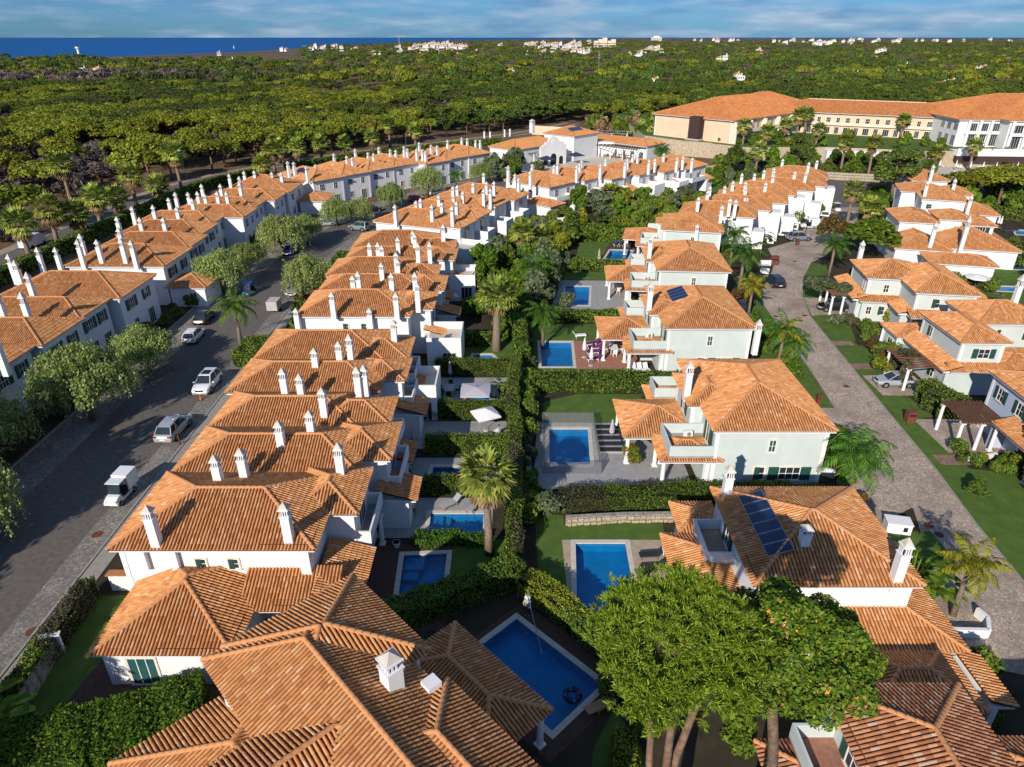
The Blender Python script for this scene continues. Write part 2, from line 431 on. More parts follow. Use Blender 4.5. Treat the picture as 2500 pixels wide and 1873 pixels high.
def sheet(name, outer, holes, z, mat, kind='structure', skirt=0.0):
    """flat polygon with rectangular / polygonal holes cut out"""
    vs, es = [], []
    for loop in [outer] + holes:
        i = len(vs); n = len(loop); vs += [Vector((p[0], p[1])) for p in loop]; es += [(i + k, i + (k + 1) % n) for k in range(n)]
    rv, re_, rf, _, _, _ = delaunay_2d_cdt(vs, es, [], 1, 1e-4)
    def inside(p, L):
        c = False; n = len(L)
        for i in range(n):
            a, b = L[i], L[(i + 1) % n]
            if (a[1] > p[1]) != (b[1] > p[1]) and p[0] < (b[0] - a[0]) * (p[1] - a[1]) / (b[1] - a[1]) + a[0]: c = not c
        return c
    mb = MB(); mb.v = [(v.x, v.y, z) for v in rv]
    for f in rf:
        c = sum((rv[i] for i in f), Vector((0, 0))) / len(f)
        if inside(c, outer) and not any(inside(c, h) for h in holes):
            a, b, d = (rv[i] for i in f[:3])
            if (b - a).cross(d - a) < 0: f = f[::-1]
            mb.f.append(tuple(f)); mb.m.append(0)
    if skirt:
        n = len(outer)
        area = sum(outer[i][0] * outer[(i + 1) % n][1] - outer[(i + 1) % n][0] * outer[i][1] for i in range(n))
        L = outer if area > 0 else outer[::-1]
        for k in range(n):
            a, b = L[k], L[(k + 1) % n]
            mb.poly([(a[0], a[1], z - skirt), (b[0], b[1], z - skirt), (b[0], b[1], z), (a[0], a[1], z)])
    return mb.obj(name, [mat], kind=kind)
def rect(x0, x1, y0, y1, c=None, rz=0):
    pts = [(x0, y0), (x1, y0), (x1, y1), (x0, y1)]
    return pts if c is None else rot(pts, c, rz)
def rot(pts, c, rz):
    cs, sn = math.cos(rz), math.sin(rz)
    return [(c[0] + p[0] * cs - p[1] * sn, c[1] + p[0] * sn + p[1] * cs) for p in pts]
def ribbon(pts, wl, wr):
    """polygon of a strip along a centre line"""
    L, Rr = [], []
    for i, p in enumerate(pts):
        a = Vector(pts[max(i - 1, 0)]); b = Vector(pts[min(i + 1, len(pts) - 1)]); d = (b - a).normalized(); n = Vector((-d.y, d.x))
        L.append(tuple(Vector(p) + n * wl)); Rr.append(tuple(Vector(p) - n * wr))
    return Rr + L[::-1]
def smoothline(pts, k=6):
    out = []
    P = [Vector(p) for p in pts]; P = [P[0] * 2 - P[1]] + P + [P[-1] * 2 - P[-2]]
    for i in range(1, len(P) - 2):
        for j in range(k):
            t = j / k; a, b, c, d = P[i - 1], P[i], P[i + 1], P[i + 2]
            out.append(tuple(.5 * ((2 * b) + (-a + c) * t + (2 * a - 5 * b + 4 * c - d) * t * t + (-a + 3 * b - 3 * c + d) * t ** 3)))
    out.append(tuple(P[-2])); return out
# ------------------------------------------------------------------ houses
LOD = {0: (.225, .38, 5, .085), 1: (.225, .42, 3, .085), 2: (.30, .62, 2, .10), 3: (.42, .9, 2, .11)}
_mesh_cache = {}
def tile_unit(course, w, h, seg, mat):
    k = ('t', course, w, h, seg, mat)
    if k not in _mesh_cache:
        mb = MB(); rows = []
        for e in (0, 1):
            rows.append(len(mb.v)); ww = w * (1 if e == 0 else .84); lift = .03 if e == 0 else .008
            for j in range(seg + 1):
                a = math.pi * j / seg; mb.v.append((-ww / 2 * math.cos(a), e * course * 1.06, lift + h * math.sin(a)))
        for j in range(seg):
            mb.f.append((rows[0] + j, rows[0] + j + 1, rows[1] + j + 1, rows[1] + j)); mb.m.append(0)
        _mesh_cache[k] = mb.mesh('roof_tile', [mat])
    return _mesh_cache[k]
def ridge_unit(mat):
    k = ('r', mat)
    if k not in _mesh_cache:
        mb = MB()
        for e in (0, 1):
            for j in range(6):
                a = math.pi * j / 5; r = .125 if e == 0 else .105
                mb.v.append((-r * 1.15 * math.cos(a), e * .42, (.02 if e == 0 else 0) - .02 + r * math.sin(a)))
        for j in range(5): mb.f.append((j, j + 1, 7 + j, 6 + j)); mb.m.append(0)
        _mesh_cache[k] = mb.mesh('ridge_tile', [mat])
    return _mesh_cache[k]
FACE = {'S': 0.0, 'E': math.pi / 2, 'N': math.pi, 'W': -math.pi / 2}
def win_meshes(w, h, style):
    k = ('w', w, h, style)
    if k in _mesh_cache: return _mesh_cache[k]
    f = MB(); tr = .10
    if style != 'bare':
        f.box(-w/2-tr, w/2+tr, -.06, .02, h, h+tr, 1); f.box(-w/2-tr, -w/2, -.06, .02, 0, h, 1); f.box(w/2, w/2+tr, -.06, .02, 0, h, 1)
        f.box(-w/2-tr-.04, w/2+tr+.04, -.10, .02, -tr, 0, 1)
    t = .05
    f.box(-w/2, w/2, -.045, .01, h-t, h, 0); f.box(-w/2, w/2, -.045, .01, 0, t, 0); f.box(-w/2, -w/2+t, -.045, .01, t, h-t, 0); f.box(w/2-t, w/2, -.045, .01, t, h-t, 0)
    nm = 1 if w < 1.3 else (2 if w < 2.0 else 3)
    for i in range(1, nm + 1):
        x = -w/2 + w * i / (nm + 1); f.box(x-.025, x+.025, -.042, .01, t, h-t, 0)
    if h < 1.8: f.box(-w/2+t, w/2-t, -.040, .01, h*.5-.02, h*.5+.02, 0)
    p = MB(); p.box(-w/2+.02, w/2-.02, -.02, .008, .02, h-.02)
    sw = w / 2 if style == 'shut2' else w * .5
    s = MB(); s.box(-sw/2, sw/2, -.05, 0, 0, h)
    for i in range(int(h / .12)):
        s.box(-sw/2+.05, sw/2-.05, -.062, -.05, .05 + i*.12, .05 + i*.12 + .07)
    r = (f.mesh('window', ['white_trim', 'cream']), p.mesh('pane', ['glass']), s.mesh('shutter', ['shutter']), sw, p.mesh('pane', ['shutter']), p.mesh('pane', ['glass_green']))
    _mesh_cache[k] = r; return r
def chimney_meshes():
    if 'ch' in _mesh_cache: return _mesh_cache['ch']
    s = MB(); a = .29
    s.box(-a, a, -a, a, -1.2, 1.45, 0); s.box(-a-.05, a+.05, -a-.05, a+.05, 1.45, 1.53, 0)
    b = .26
    s.box(-b+.07, b-.07, -b+.07, b-.07, 1.53, 2.02, 1)
    for i in range(4):
        q = -b + i * (2 * b - .07) / 3
        for (x0, y0) in ((q, -b), (q, b - .07), (-b, q), (b - .07, q)):
            if i in (0, 3) and (x0, y0) in ((-b, q), (b - .07, q)): continue
            s.box(x0, x0 + .07, y0, y0 + .07, 1.53, 2.02, 0)
    c = MB(); e = .34
    c.box(-e, e, -e, e, 2.02, 2.10, 0)
    c.box(-.27, .27, -.27, .27, 2.10, 2.16, 0)
    for (p, q) in (((-.29,-.29),(.29,-.29)), ((.29,-.29),(.29,.29)), ((.29,.29),(-.29,.29)), ((-.29,.29),(-.29,-.29))):
        c.poly([(*p, 2.16), (*q, 2.16), (0, 0, 2.62)], 1)
    r = (s.mesh('chimney', ['white', 'dark']), c.mesh('chimney_cap', ['white', 'coping']))
    _mesh_cache['ch'] = r; return r

class House:
    def __init__(s, name, label, cat, loc, rz=0, group=None, lod=1, wall='white', tile='tile', ov=.45, pieces=0):
        s.root = thing(name, label, cat, (loc[0], loc[1], loc[2] if len(loc) > 2 else 0), rz, group)
        s.rz = rz; s.o = Vector((loc[0], loc[1], loc[2] if len(loc) > 2 else 0)); s.lod = lod; s.wall = wall; s.tile = tile; s.ov = ov; s.pieces = pieces
        s.W = MB(); s.C = MB(); s.B = MB(); s.tv = []; s.ridges = []; s.extra = 0
    def loc(s, p):
        d = Vector(p) - s.o; c, n = math.cos(-s.rz), math.sin(-s.rz)
        return Vector((d.x * c - d.y * n, d.x * n + d.y * c, d.z))
    def slope(s, o, ud, vd, L, run, kl, kr, z, p):
        sp, co, seg, h = LOD[s.lod]
        n = max(2, round(L / sp)); sp = L / n; u = (np.arange(n) + .5) * sp
        sm = np.full(n, run)
        if kl: sm = np.minimum(sm, u / kl + sp * .3)
        if kr: sm = np.minimum(sm, (L - u) / kr + sp * .3)
        q = math.sqrt(1 + p * p); cs = co / q
        U, S0, S1 = [], [], []
        for k in range(int(math.ceil(run / cs))):
            m = sm > k * cs + .06
            U.append(u[m]); S0.append(np.full(m.sum(), k * cs - (.07 if k == 0 else 0))); S1.append(np.minimum((k + 1.06) * cs, sm[m] + .02))
        if U: s.tv.append((np.array(o), np.array(ud), np.array(vd), z, p, sp, np.concatenate(U), np.concatenate(S0), np.concatenate(S1)))
        A = [(0, 0), (L, 0), (L - kr * run, run), (kl * run, run)]
        pts = [(o[0] + ud[0]*a + vd[0]*b, o[1] + ud[1]*a + vd[1]*b, z + p*b) for a, b in A]
        if abs(L - (kl + kr) * run) < 1e-3: pts = pts[:3]
        s.B.poly(pts)
        s.B.poly([(a, b, c - .10) for a, b, c in pts][::-1])
    def hip(s, x0, x1, y0, y1, z, p=.40):
        w, d = x1 - x0, y1 - y0; h = min(w, d) / 2; zr = z + p * h
        s.slope((x0, y0), (1, 0), (0, 1), w, h, 1, 1, z, p); s.slope((x1, y1), (-1, 0), (0, -1), w, h, 1, 1, z, p)
        s.slope((x1, y0), (0, 1), (-1, 0), d, h, 1, 1, z, p); s.slope((x0, y1), (0, -1), (1, 0), d, h, 1, 1, z, p)
        if w >= d: a, b = (x0 + h, y0 + h, zr), (x1 - h, y0 + h, zr); ca, cb = [(x0, y0, z), (x0, y1, z)], [(x1, y0, z), (x1, y1, z)]
        else: a, b = (x0 + h, y0 + h, zr), (x0 + h, y1 - h, zr); ca, cb = [(x0, y0, z), (x1, y0, z)], [(x0, y1, z), (x1, y1, z)]
        if (Vector(a) - Vector(b)).length > .3: s.ridges.append((a, b))
        for c in ca: s.ridges.append((c, a))
        for c in cb: s.ridges.append((c, b))
        s.C.box(x0 + .07, x1 - .07, y0 + .07, y1 - .07, z - .24, z - .04); return zr
    def shed(s, x0, x1, y0, y1, z, low, p=.40):
        w, d = x1 - x0, y1 - y0
        a = {'S': ((x0, y0), (1, 0), (0, 1), w, d), 'N': ((x1, y1), (-1, 0), (0, -1), w, d), 'E': ((x1, y0), (0, 1), (-1, 0), d, w), 'W': ((x0, y1), (0, -1), (1, 0), d, w)}[low]
        s.slope(a[0], a[1], a[2], a[3], a[4], 0, 0, z, p)
        e = .07
        s.C.box(x0 + e, x1 - e, y0 + e, y1 - e, z - .22, z - .04)
    def gable_y(s, x0, x1, y0, y1, z, p=.4):
        s.slope((x1, y0), (0, 1), (-1, 0), y1 - y0, (x1 - x0) / 2, 0, 0, z, p); s.slope((x0, y1), (0, -1), (1, 0), y1 - y0, (x1 - x0) / 2, 0, 0, z, p)
        xm = (x0 + x1) / 2; zr = z + p * (x1 - x0) / 2; s.ridges.append(((xm, y0, zr), (xm, y1, zr)))
        s.C.box(x0 + .07, x1 - .07, y0 + .07, y1 - .07, z - .22, z - .04)
    def walls(s, x0, x1, y0, y1, z0, z1, m=0): s.W.box(x0, x1, y0, y1, z0, z1, m, skip='')
    def block(s, x0, x1, y0, y1, z, p=.40, z0=0.0, ov=None):
        o = s.ov if ov is None else ov
        zr = s.hip(x0, x1, y0, y1, z, p); s.walls(x0 + o, x1 - o, y0 + o, y1 - o, z0, z - .2)
        for (cx, cy) in ((x0 + o, y0 + o), (x1 - o, y0 + o), (x0 + o, y1 - o), (x1 - o, y1 - o)):   # corner pilasters
            s.C.box(cx - .035 if cx < (x0 + x1) / 2 else cx - .30, cx + .30 if cx < (x0 + x1) / 2 else cx + .035,
                    cy - .035 if cy < (y0 + y1) / 2 else cy - .30, cy + .30 if cy < (y0 + y1) / 2 else cy + .035, z0, z - .22)
        return zr
    def win(s, face, at, along, z, w=1.0, h=1.2, style='shut2', green=False):
        f, p, sh, sw, pg, pg2 = win_meshes(w, h, style)
        loc = {'S': (along, at, z), 'N': (along, at, z), 'E': (at, along, z), 'W': (at, along, z)}[face]
        o = link('window' if h < 1.7 else 'glazed_door', f, s.root, loc, FACE[face])
        link('pane', pg2 if green == 2 else (pg if green else p), o)
        if style == 'shut2':
            for e in (-1, 1): link('shutter', sh, o, (e * (w / 2 + sw / 2 + .02), -.02, 0))
        elif style == 'shut1':
            link('shutter', sh, o, (-(w / 2 - sw / 2), -.05, 0))
        return o
    def chimney(s, p, hs=1.0, world=True, w=1.0):
        q = s.loc(p) if world else Vector(p)
        a, b = chimney_meshes()
        o = link('chimney', a, s.root, q, 0, scale=(w * .97, w * .97, hs * .86)); link('chimney_cap', b, o); return o
    def ac(s, x, y, z, rz=0):
        mb = MB(); mb.box(-.4, .4, -.15, .15, 0, .55); mb.tube([(.08, -.151, .28), (.08, -.17, .28)], [.2, .2], 12, 1)
        mb.box(-.35, -.3, -.13, .13, -.06, 0, 1); mb.box(.3, .35, -.13, .13, -.06, 0, 1)
        return mb.obj('air_conditioner', ['plastic_white', 'louvre_grey'], s.root, (x, y, z), rz)
    def column(s, x, y, z1, z0=0, r=.17):
        mb = MB(); mb.cyl(x, y, z0, z1, r, r * .88, 12); mb.box(x-r-.06, x+r+.06, y-r-.06, y+r+.06, z1-.1, z1); mb.box(x-r-.06, x+r+.06, y-r-.06, y+r+.06, z0, z0+.12)
        return mb.obj('column', ['white_trim'], s.root)
    def balcony(s, x0, x1, y0, y1, z, hp=.95, t=.14, sides='SWN', floor='deck_grey'):
        mb = MB()
        mb.box(x0, x1, y0, y1, z - .2, z, 1)
        if 'S' in sides: mb.box(x0, x1, y0, y0 + t, z + .001, z + hp)
        if 'N' in sides: mb.box(x0, x1, y1 - t, y1, z + .001, z + hp)
        if 'W' in sides: mb.box(x0, x0 + t, y0 + t + .002, y1 - t - .002, z + .001, z + hp)
        if 'E' in sides: mb.box(x1 - t, x1, y0 + t + .002, y1 - t - .002, z + .001, z + hp)
        return mb.obj('balcony', [s.wall, floor], s.root)
    def terrace_box(s, x0, x1, y0, y1, z, hp=.9, wall=None, floor='coping', sides='SNE'):
        mb = MB(); t = .16
        mb.box(x0, x1, y0, y1, 0, z, 0, skip='T'); mb.poly([(x0, y0, z), (x1, y0, z), (x1, y1, z), (x0, y1, z)], 1)
        if 'S' in sides: mb.box(x0, x1, y0 + .001, y0 + t, z, z + hp)
        if 'N' in sides: mb.box(x0, x1, y1 - t, y1 - .001, z, z + hp)
        if 'E' in sides: mb.box(x1 - t, x1 - .001, y0 + t, y1 - t, z, z + hp)
        if 'W' in sides: mb.box(x0 + .001, x0 + t, y0 + t, y1 - t, z, z + hp)
        return mb.obj('roof_terrace', [wall or s.wall, floor], s.root)
    def finish(s):
        s.W.obj('wall', [s.wall], s.root); s.C.obj('cornice', ['white_trim'], s.root)
        far = s.lod >= 2
        roof = s.B.obj('roof', ['tile_bed_far' if s.lod >= 2 else 'tile_bed'], s.root)
        sp0, co, seg, h = LOD[s.lod]
        rc, rs = math.cos(s.rz), math.sin(s.rz)
        T = []
        for gi, (o, ud, vd, z, p, sp, U, S0, S1) in enumerate(s.tv):
            q = math.sqrt(1 + p * p)
            c2 = o[None] + U[:, None] * ud + ((S0 + S1) / 2)[:, None] * vd
            wx = s.o.x + c2[:, 0] * rc - c2[:, 1] * rs; wy = s.o.y + c2[:, 0] * rs + c2[:, 1] * rc; wz = s.o.z + z + p * (S0 + S1) / 2
            dep = wy * math.cos(PITCH) + (CAM_H - wz) * math.sin(PITCH)
            vy = PCY - FPX * (wy * math.sin(PITCH) + (wz - CAM_H) * math.cos(PITCH)) / dep; vx = PCX + FPX * wx / dep
            vis = (vx > 0) & (vx < 2500) & (vy < 1873) & (vy > 0)
            full = (S1 - S0) > co / q * 1.0
            T.append((np.where(vis & full, np.hypot(np.hypot(wx, wy), wz - CAM_H), 1e9), np.full(len(U), gi), np.arange(len(U))))
        pick = set()
        if s.pieces and T:
            D = np.concatenate([t[0] for t in T]); Gi = np.concatenate([t[1] for t in T]); Ii = np.concatenate([t[2] for t in T])
            for k in np.argsort(D)[:s.pieces]:
                if D[k] < 1e8: pick.add((int(Gi[k]), int(Ii[k])))
        Vs, Fs, base = [], [], 0
        ang = np.pi * np.arange(seg + 1) / seg
        for gi, (o, ud, vd, z, p, sp, U, S0, S1) in enumerate(s.tv):
            q = math.sqrt(1 + p * p); w = sp * .74; N = len(U)
            nrm = np.array([-p * vd[0] / q, -p * vd[1] / q, 1 / q])
            ud3 = np.array([ud[0], ud[1], 0.0]); vd3 = np.array([vd[0], vd[1], p])
            keep = np.array([(gi, i) not in pick for i in range(N)])
            for i in range(N):
                if not keep[i]:
                    P = np.array([o[0], o[1], z]) + ud3 * U[i] + vd3 * S0[i]
                    ob = bpy.data.objects.new('roof_tile', tile_unit(co, round(w, 3), h, seg, s.tile)); COL.objects.link(ob); ob.parent = roof
                    vv = vd3 / np.linalg.norm(vd3)
                    ob.matrix_local = Matrix(((ud3[0], vv[0], nrm[0], P[0]), (ud3[1], vv[1], nrm[1], P[1]), (ud3[2], vv[2], nrm[2], P[2]), (0, 0, 0, 1)))
            U, S0, S1 = U[keep], S0[keep], S1[keep]; N = len(U)
            if not N: continue
            jit = rng.uniform(-.012, .012, N)
            P = np.zeros((N, 2, seg + 1, 3))
            for e, (SS, ww, lift) in enumerate(((S0, w, .03), (S1, w * .84, .008))):
                xo = -ww / 2 * np.cos(ang); ho = lift + h * np.sin(ang)
                P[:, e] = (np.array([o[0], o[1], z]) + (U + jit * (1 if e else -1))[:, None, None] * ud3 + SS[:, None, None] * vd3 + xo[None, :, None] * ud3 + ho[None, :, None] * nrm)
            Vs.append(P.reshape(-1, 3)); b = base + np.arange(N)[:, None] * 2 * (seg + 1) + np.arange(seg)[None]
            Fs.append(np.stack([b, b + 1, b + seg + 2, b + seg + 1], -1).reshape(-1, 4)); base += N * 2 * (seg + 1)
        if Vs: link('roof_tiles', np_mesh('roof_tiles', np.concatenate(Vs), np.concatenate(Fs), [s.tile], smooth=False), roof, kind='stuff')
        rm = ridge_unit('ridge'); me = MB()
        rv = [tuple(v.co) for v in rm.vertices]; rf = [tuple(f.vertices) for f in rm.polygons]
        big = 1.0 if not far else 1.25
        for a, b in s.ridges:
            a, b = Vector(a) + Vector((0, 0, .05)), Vector(b) + Vector((0, 0, .05)); L = (b - a).length; n = max(1, round(L / (.40 if not far else 1.2)))
            y = (b - a).normalized(); x = y.cross(Vector((0, 0, 1))).normalized(); zz = x.cross(y)
            st = L / n / .40
            for k in range(n):
                P = a + (b - a) * (k / n)
                Mx = Matrix(((x.x * big, y.x * st, zz.x * big, P.x), (x.y * big, y.y * st, zz.y * big, P.y), (x.z * big, y.z * st, zz.z * big, P.z), (0, 0, 0, 1)))
                if s.pieces:
                    ob = bpy.data.objects.new('ridge_tile', rm); COL.objects.link(ob); ob.parent = roof; ob.matrix_local = Mx
                else:
                    i = len(me.v); me.v += [tuple(Mx @ Vector(v)) for v in rv]; me.f += [tuple(i + j for j in f) for f in rf]; me.m += [0] * len(rf)
        if me.f: me.obj('ridge_tiles', ['ridge'], roof, kind='stuff')
        return s.root

def solar(h, corner, rows, cols, ud, vd, pw, ph, name='solar_panel', lift=.12):
    """array of framed panels lying on a slope; corner, ud, vd in the house frame"""
    ud, vd = Vector(ud), Vector(vd); n = ud.cross(vd).normalized()
    o = MB(); out = []
    for r in range(rows):
        for c in range(cols):
            a = Vector(corner) + ud * (c * (pw + .03)) + vd * (r * (ph + .03)) + n * lift
            mb = MB(); P = [a, a + ud * pw, a + ud * pw + vd * ph, a + vd * ph]
            mb.poly(P, 1)
            for k in range(4): mb.poly([P[k] - n * .06, P[(k + 1) % 4] - n * .06, P[(k + 1) % 4], P[k]], 1)
            ins = [a + ud * .04 + vd * .04 + n * .004, a + ud * (pw - .04) + vd * .04 + n * .004, a + ud * (pw - .04) + vd * (ph - .04) + n * .004, a + ud * .04 + vd * (ph - .04) + n * .004]
            mb.poly(ins, 0)
            mb.obj('solar_panel', ['solar', 'metal'], h.root)

# ------------------------------------------------------------------ terraced house (street on its west side, garden east)
def townhouse(label, group, main, wing, eave=6.0, rz=0, origin=None, lod=1, chim=(), pieces=0, street='W', south=True, terrace=None, p=.40, tile='tile', wins=True, porch=True):
    x0, x1, y0, y1 = main
    ox, oy = ((x0 + x1) / 2, (y0 + y1) / 2) if origin is None else origin
    if origin is None: L = lambda a, b, c, d: (a - ox, b - ox, c - oy, d - oy)
    else: L = lambda a, b, c, d: (a, b, c, d)
    h = House('townhouse', label, 'house', (ox, oy), rz, group, lod, 'white', tile, pieces=pieces)
    m = L(*main); h.block(*m, eave, p)
    if wing:
        w = L(*wing); h.block(*w, eave, p)
    o = h.ov
    sx = m[0] + o if street == 'W' else m[1] - o
    gx = (w[1] - o if wing else m[1] - o) if street == 'W' else m[0] + o
    D = m[3] - m[2]; G_ = 'E' if street == 'W' else 'W'
    if wins:
        st = 'bare' if lod >= 2 else 'shut2'
        for f in (.30, .70):
            h.win(street, sx - (.005 if street == 'W' else -.005), m[2] + D * f, 3.7, 1.35 if f < .5 else 1.0, 1.4, 'shut2' if lod <= 1 else 'bare')
        h.win(street, sx - (.005 if street == 'W' else -.005), m[2] + D * .72, .05, 1.5, 2.2, 'plain', green=True)
        h.win(street, sx - (.005 if street == 'W' else -.005), m[2] + D * .32, .9, 1.0, 1.3, 'plain')
        gy = (w[2] + w[3]) / 2 if wing else (m[2] + m[3]) / 2
        h.win(G_, gx, gy, 3.25, 1.9, 2.15, 'bare')
        h.win(G_, gx, gy, .05, 2.2, 2.2, 'bare')
        if south: 
            for f in (.42, .58):
                h.win('S', m[2] + o, m[0] + (m[1] - m[0]) * f, 4.1, .65, .8, 'shut1')
    if terrace:
        t = L(*terrace[:4]); h.terrace_box(*t, 3.1, .9)
        h.win('S', t[2], (t[0] + t[1]) / 2 + .6, .05, 1.6, 2.1, 'bare')
    for c in chim: h.chimney(c[0], c[1] if len(c) > 1 else 1.0)
    return h
# ------------------------------------------------------------------ plants
def unit(a): return a / np.maximum(np.linalg.norm(a, axis=-1, keepdims=True), 1e-9)
def leaves(C, N, S, aspect=1.6, axis=None):
    """diamond leaves: centres C, normals N, sizes S -> V, F"""
    n = len(C); N = unit(N)
    r = rng.normal(size=(n, 3)) if axis is None else axis + rng.normal(size=(n, 3)) * .15
    a = unit(r - (r * N).sum(1, keepdims=True) * N); b = np.cross(N, a)
    S = np.asarray(S).reshape(-1, 1) * np.ones((n, 1))
    V = np.stack([C - a * S * .5 * aspect, C - b * S * .5, C + a * S * .5 * aspect, C + b * S * .5], 1).reshape(-1, 3)
    return V, np.arange(n * 4).reshape(-1, 4)
def lobes(centers, radii, n_per, size, flat=1.0, up=.0, jitter=.55, below=.25, aspect=1.6):
    """leaves spread over and inside a set of lobes"""
    C, N, S = [], [], []
    for c, r in zip(centers, radii):
        k = max(4, int(n_per * (r / np.mean(radii)) ** 2))
        d = unit(rng.normal(size=(k, 3))); d[:, 2] = np.where(d[:, 2] < -below, -d[:, 2], d[:, 2])
        rr = r * rng.uniform(.72, 1.04, k)[:, None]
        p = d * rr; p[:, 2] *= flat
        C.append(np.array(c) + p); nn = d + rng.normal(size=(k, 3)) * jitter; nn[:, 2] += up; N.append(nn); S.append(size * rng.uniform(.7, 1.35, k))
    return leaves(np.concatenate(C), np.concatenate(N), np.concatenate(S), aspect)
def join(parts):
    V, F, I, b = [], [], [], 0
    for v, f, m in parts:
        V.append(v); F.append(f + b); I.append(np.full(len(f), m)); b += len(v)
    return np.concatenate(V), np.concatenate(F), np.concatenate(I)
def limb_mb(mb, a, b, r0, r1, bend=.15, k=4, n=6, m=0):
    a, b = Vector(a), Vector(b); d = b - a; L = d.length
    off = Vector((rnd.uniform(-1, 1), rnd.uniform(-1, 1), rnd.uniform(-.3, .3))) * L * bend
    pts = [a + d * t + off * math.sin(math.pi * t) for t in [i / k for i in range(k + 1)]]
    mb.tube(pts, [r0 + (r1 - r0) * i / k for i in range(k + 1)], n, m); return pts

def pine_variant(kind, q=1.0):
    """stone pine (umbrella), rounder maritime pine, or a leafless grey thicket: (trunk mesh, crown mesh)"""
    mb = MB(); cs, rs = [], []
    if kind == 'umbrella':
        R_, H = 4.4, 5.3
        for i in range(13):
            a = 2.4 * i; r = R_ * math.sqrt((i + .4) / 13) * .82; cs.append((r * math.cos(a), r * math.sin(a), H + 2.2 * (1 - (r / R_) ** 2) + rnd.uniform(-.35, .35))); rs.append(rnd.uniform(1.3, 1.85))
        V, F = lobes(cs, rs, 140 * q, .40 / math.sqrt(q), .85, .2, .45, .3)
        mat = 'pine_leaf'
        limb_mb(mb, (0, 0, -.1), (.2, .1, H - 1.3), .28, .18, .05)
        for c in cs[::2]: limb_mb(mb, (.2, .1, H - 1.5), (c[0] * .8, c[1] * .8, c[2] - .3), .13, .05, .08, 3, 5)
    elif kind == 'round':
        H = 8.5
        for i in range(15):
            z = rnd.uniform(4.2, H); r = rnd.uniform(.4, 1) * 3.1 * math.sqrt(max(.1, 1 - ((z - 6.0) / 3.4) ** 2)); a = rnd.uniform(0, 6.28)
            cs.append((r * math.cos(a), r * math.sin(a), z)); rs.append(rnd.uniform(1.0, 1.6))
        V, F = lobes(cs, rs, 100 * q, .42 / math.sqrt(q), .85, .2, .6)
        mat = 'pine_dark'
        limb_mb(mb, (0, 0, -.1), (.3, .2, H - 1), .24, .08, .04)
        for c in cs[::3]: limb_mb(mb, (.2, .1, c[2] - 1.2), (c[0] * .8, c[1] * .8, c[2]), .08, .04, .08, 3, 5)
    else:
        for i in range(11):
            a = rnd.uniform(0, 6.28); r = rnd.uniform(0, 2.6); cs.append((r * math.cos(a), r * math.sin(a), rnd.uniform(1.6, 4.0))); rs.append(rnd.uniform(.9, 1.5))
        V, F = lobes(cs, rs, 80 * q, .36 / math.sqrt(q), .9, 0, 1.0, .5, 2.6)
        mat = 'dead_leaf'
        for c in cs: limb_mb(mb, (0, 0, -.1), c, .11, .03, .1, 3, 5)
    return mb.mesh('trunk', ['bark_pine'], True), np_mesh('crown', V, F, [mat])

def fan_palm(H=9.0, nleaf=46, seed=0, mats=('bark_palm', 'palm_leaf', 'palm_dry'), R_=1.75, skirt=26, trunk_r=.24):
    """Washingtonia: tapering trunk, globe of fan leaves, straw-coloured skirt"""
    rr = random.Random(seed); mb = MB()
    pts = [(0, 0, -.1), (.03, 0, H * .3), (.1, .04, H * .7), (.12, .05, H)]
    mb.tube(pts, [trunk_r * 1.35, trunk_r, trunk_r * .85, trunk_r * .8], 9)
    top = Vector((.12, .05, H)); V, F, I = [], [], []
    def fan(el, az, L, blade, droop, m):
        d = Vector((math.cos(az) * math.cos(el), math.sin(az) * math.cos(el), math.sin(el)))
        p = top + d * L * .52 + Vector((0, 0, -droop * .35)); side = Vector((-math.sin(az), math.cos(az), 0)); upv = side.cross(d) * -1
        nb = 9
        for j in range(nb):
            a = (j / (nb - 1) - .5) * 2.5
            t = (d * math.cos(a) + side * math.sin(a)); e = p + t * blade * (1 - .18 * abs(a)) + Vector((0, 0, -droop * (.35 + .5 * abs(a))))
            w = t.cross(upv).normalized() * blade * .115; mid = p + t * blade * .5 + upv * .03 + Vector((0, 0, -droop * .12))
            i = len(V); V.extend([tuple(p), tuple(mid - w), tuple(e), tuple(mid + w)]); F.append((i, i + 1, i + 2, i + 3)); I.append(m)
        i = len(V); w = side * .025
        V.extend([tuple(top - w), tuple(top + w), tuple(p + w), tuple(p - w)]); F.append((i, i + 1, i + 2, i + 3)); I.append(m)
    for k in range(nleaf):
        f = (k + .5) / nleaf; el = math.asin(1 - f * 1.35) + rr.uniform(-.12, .12); az = k * 2.39996 + rr.uniform(-.2, .2)
        fan(el, az, R_ * rr.uniform(.85, 1.1), R_ * .62 * rr.uniform(.85, 1.1), .12 + .35 * f, 0)
    for k in range(skirt):
        el = -R(rr.uniform(42, 82)); az = k * 2.39996; fan(el, az, R_ * rr.uniform(.7, 1.15), R_ * .5, .5, 1)
    return mb.mesh('trunk', [mats[0]], True), np_mesh('crown', np.array(V), np.array(F), [mats[1], mats[2]], I)

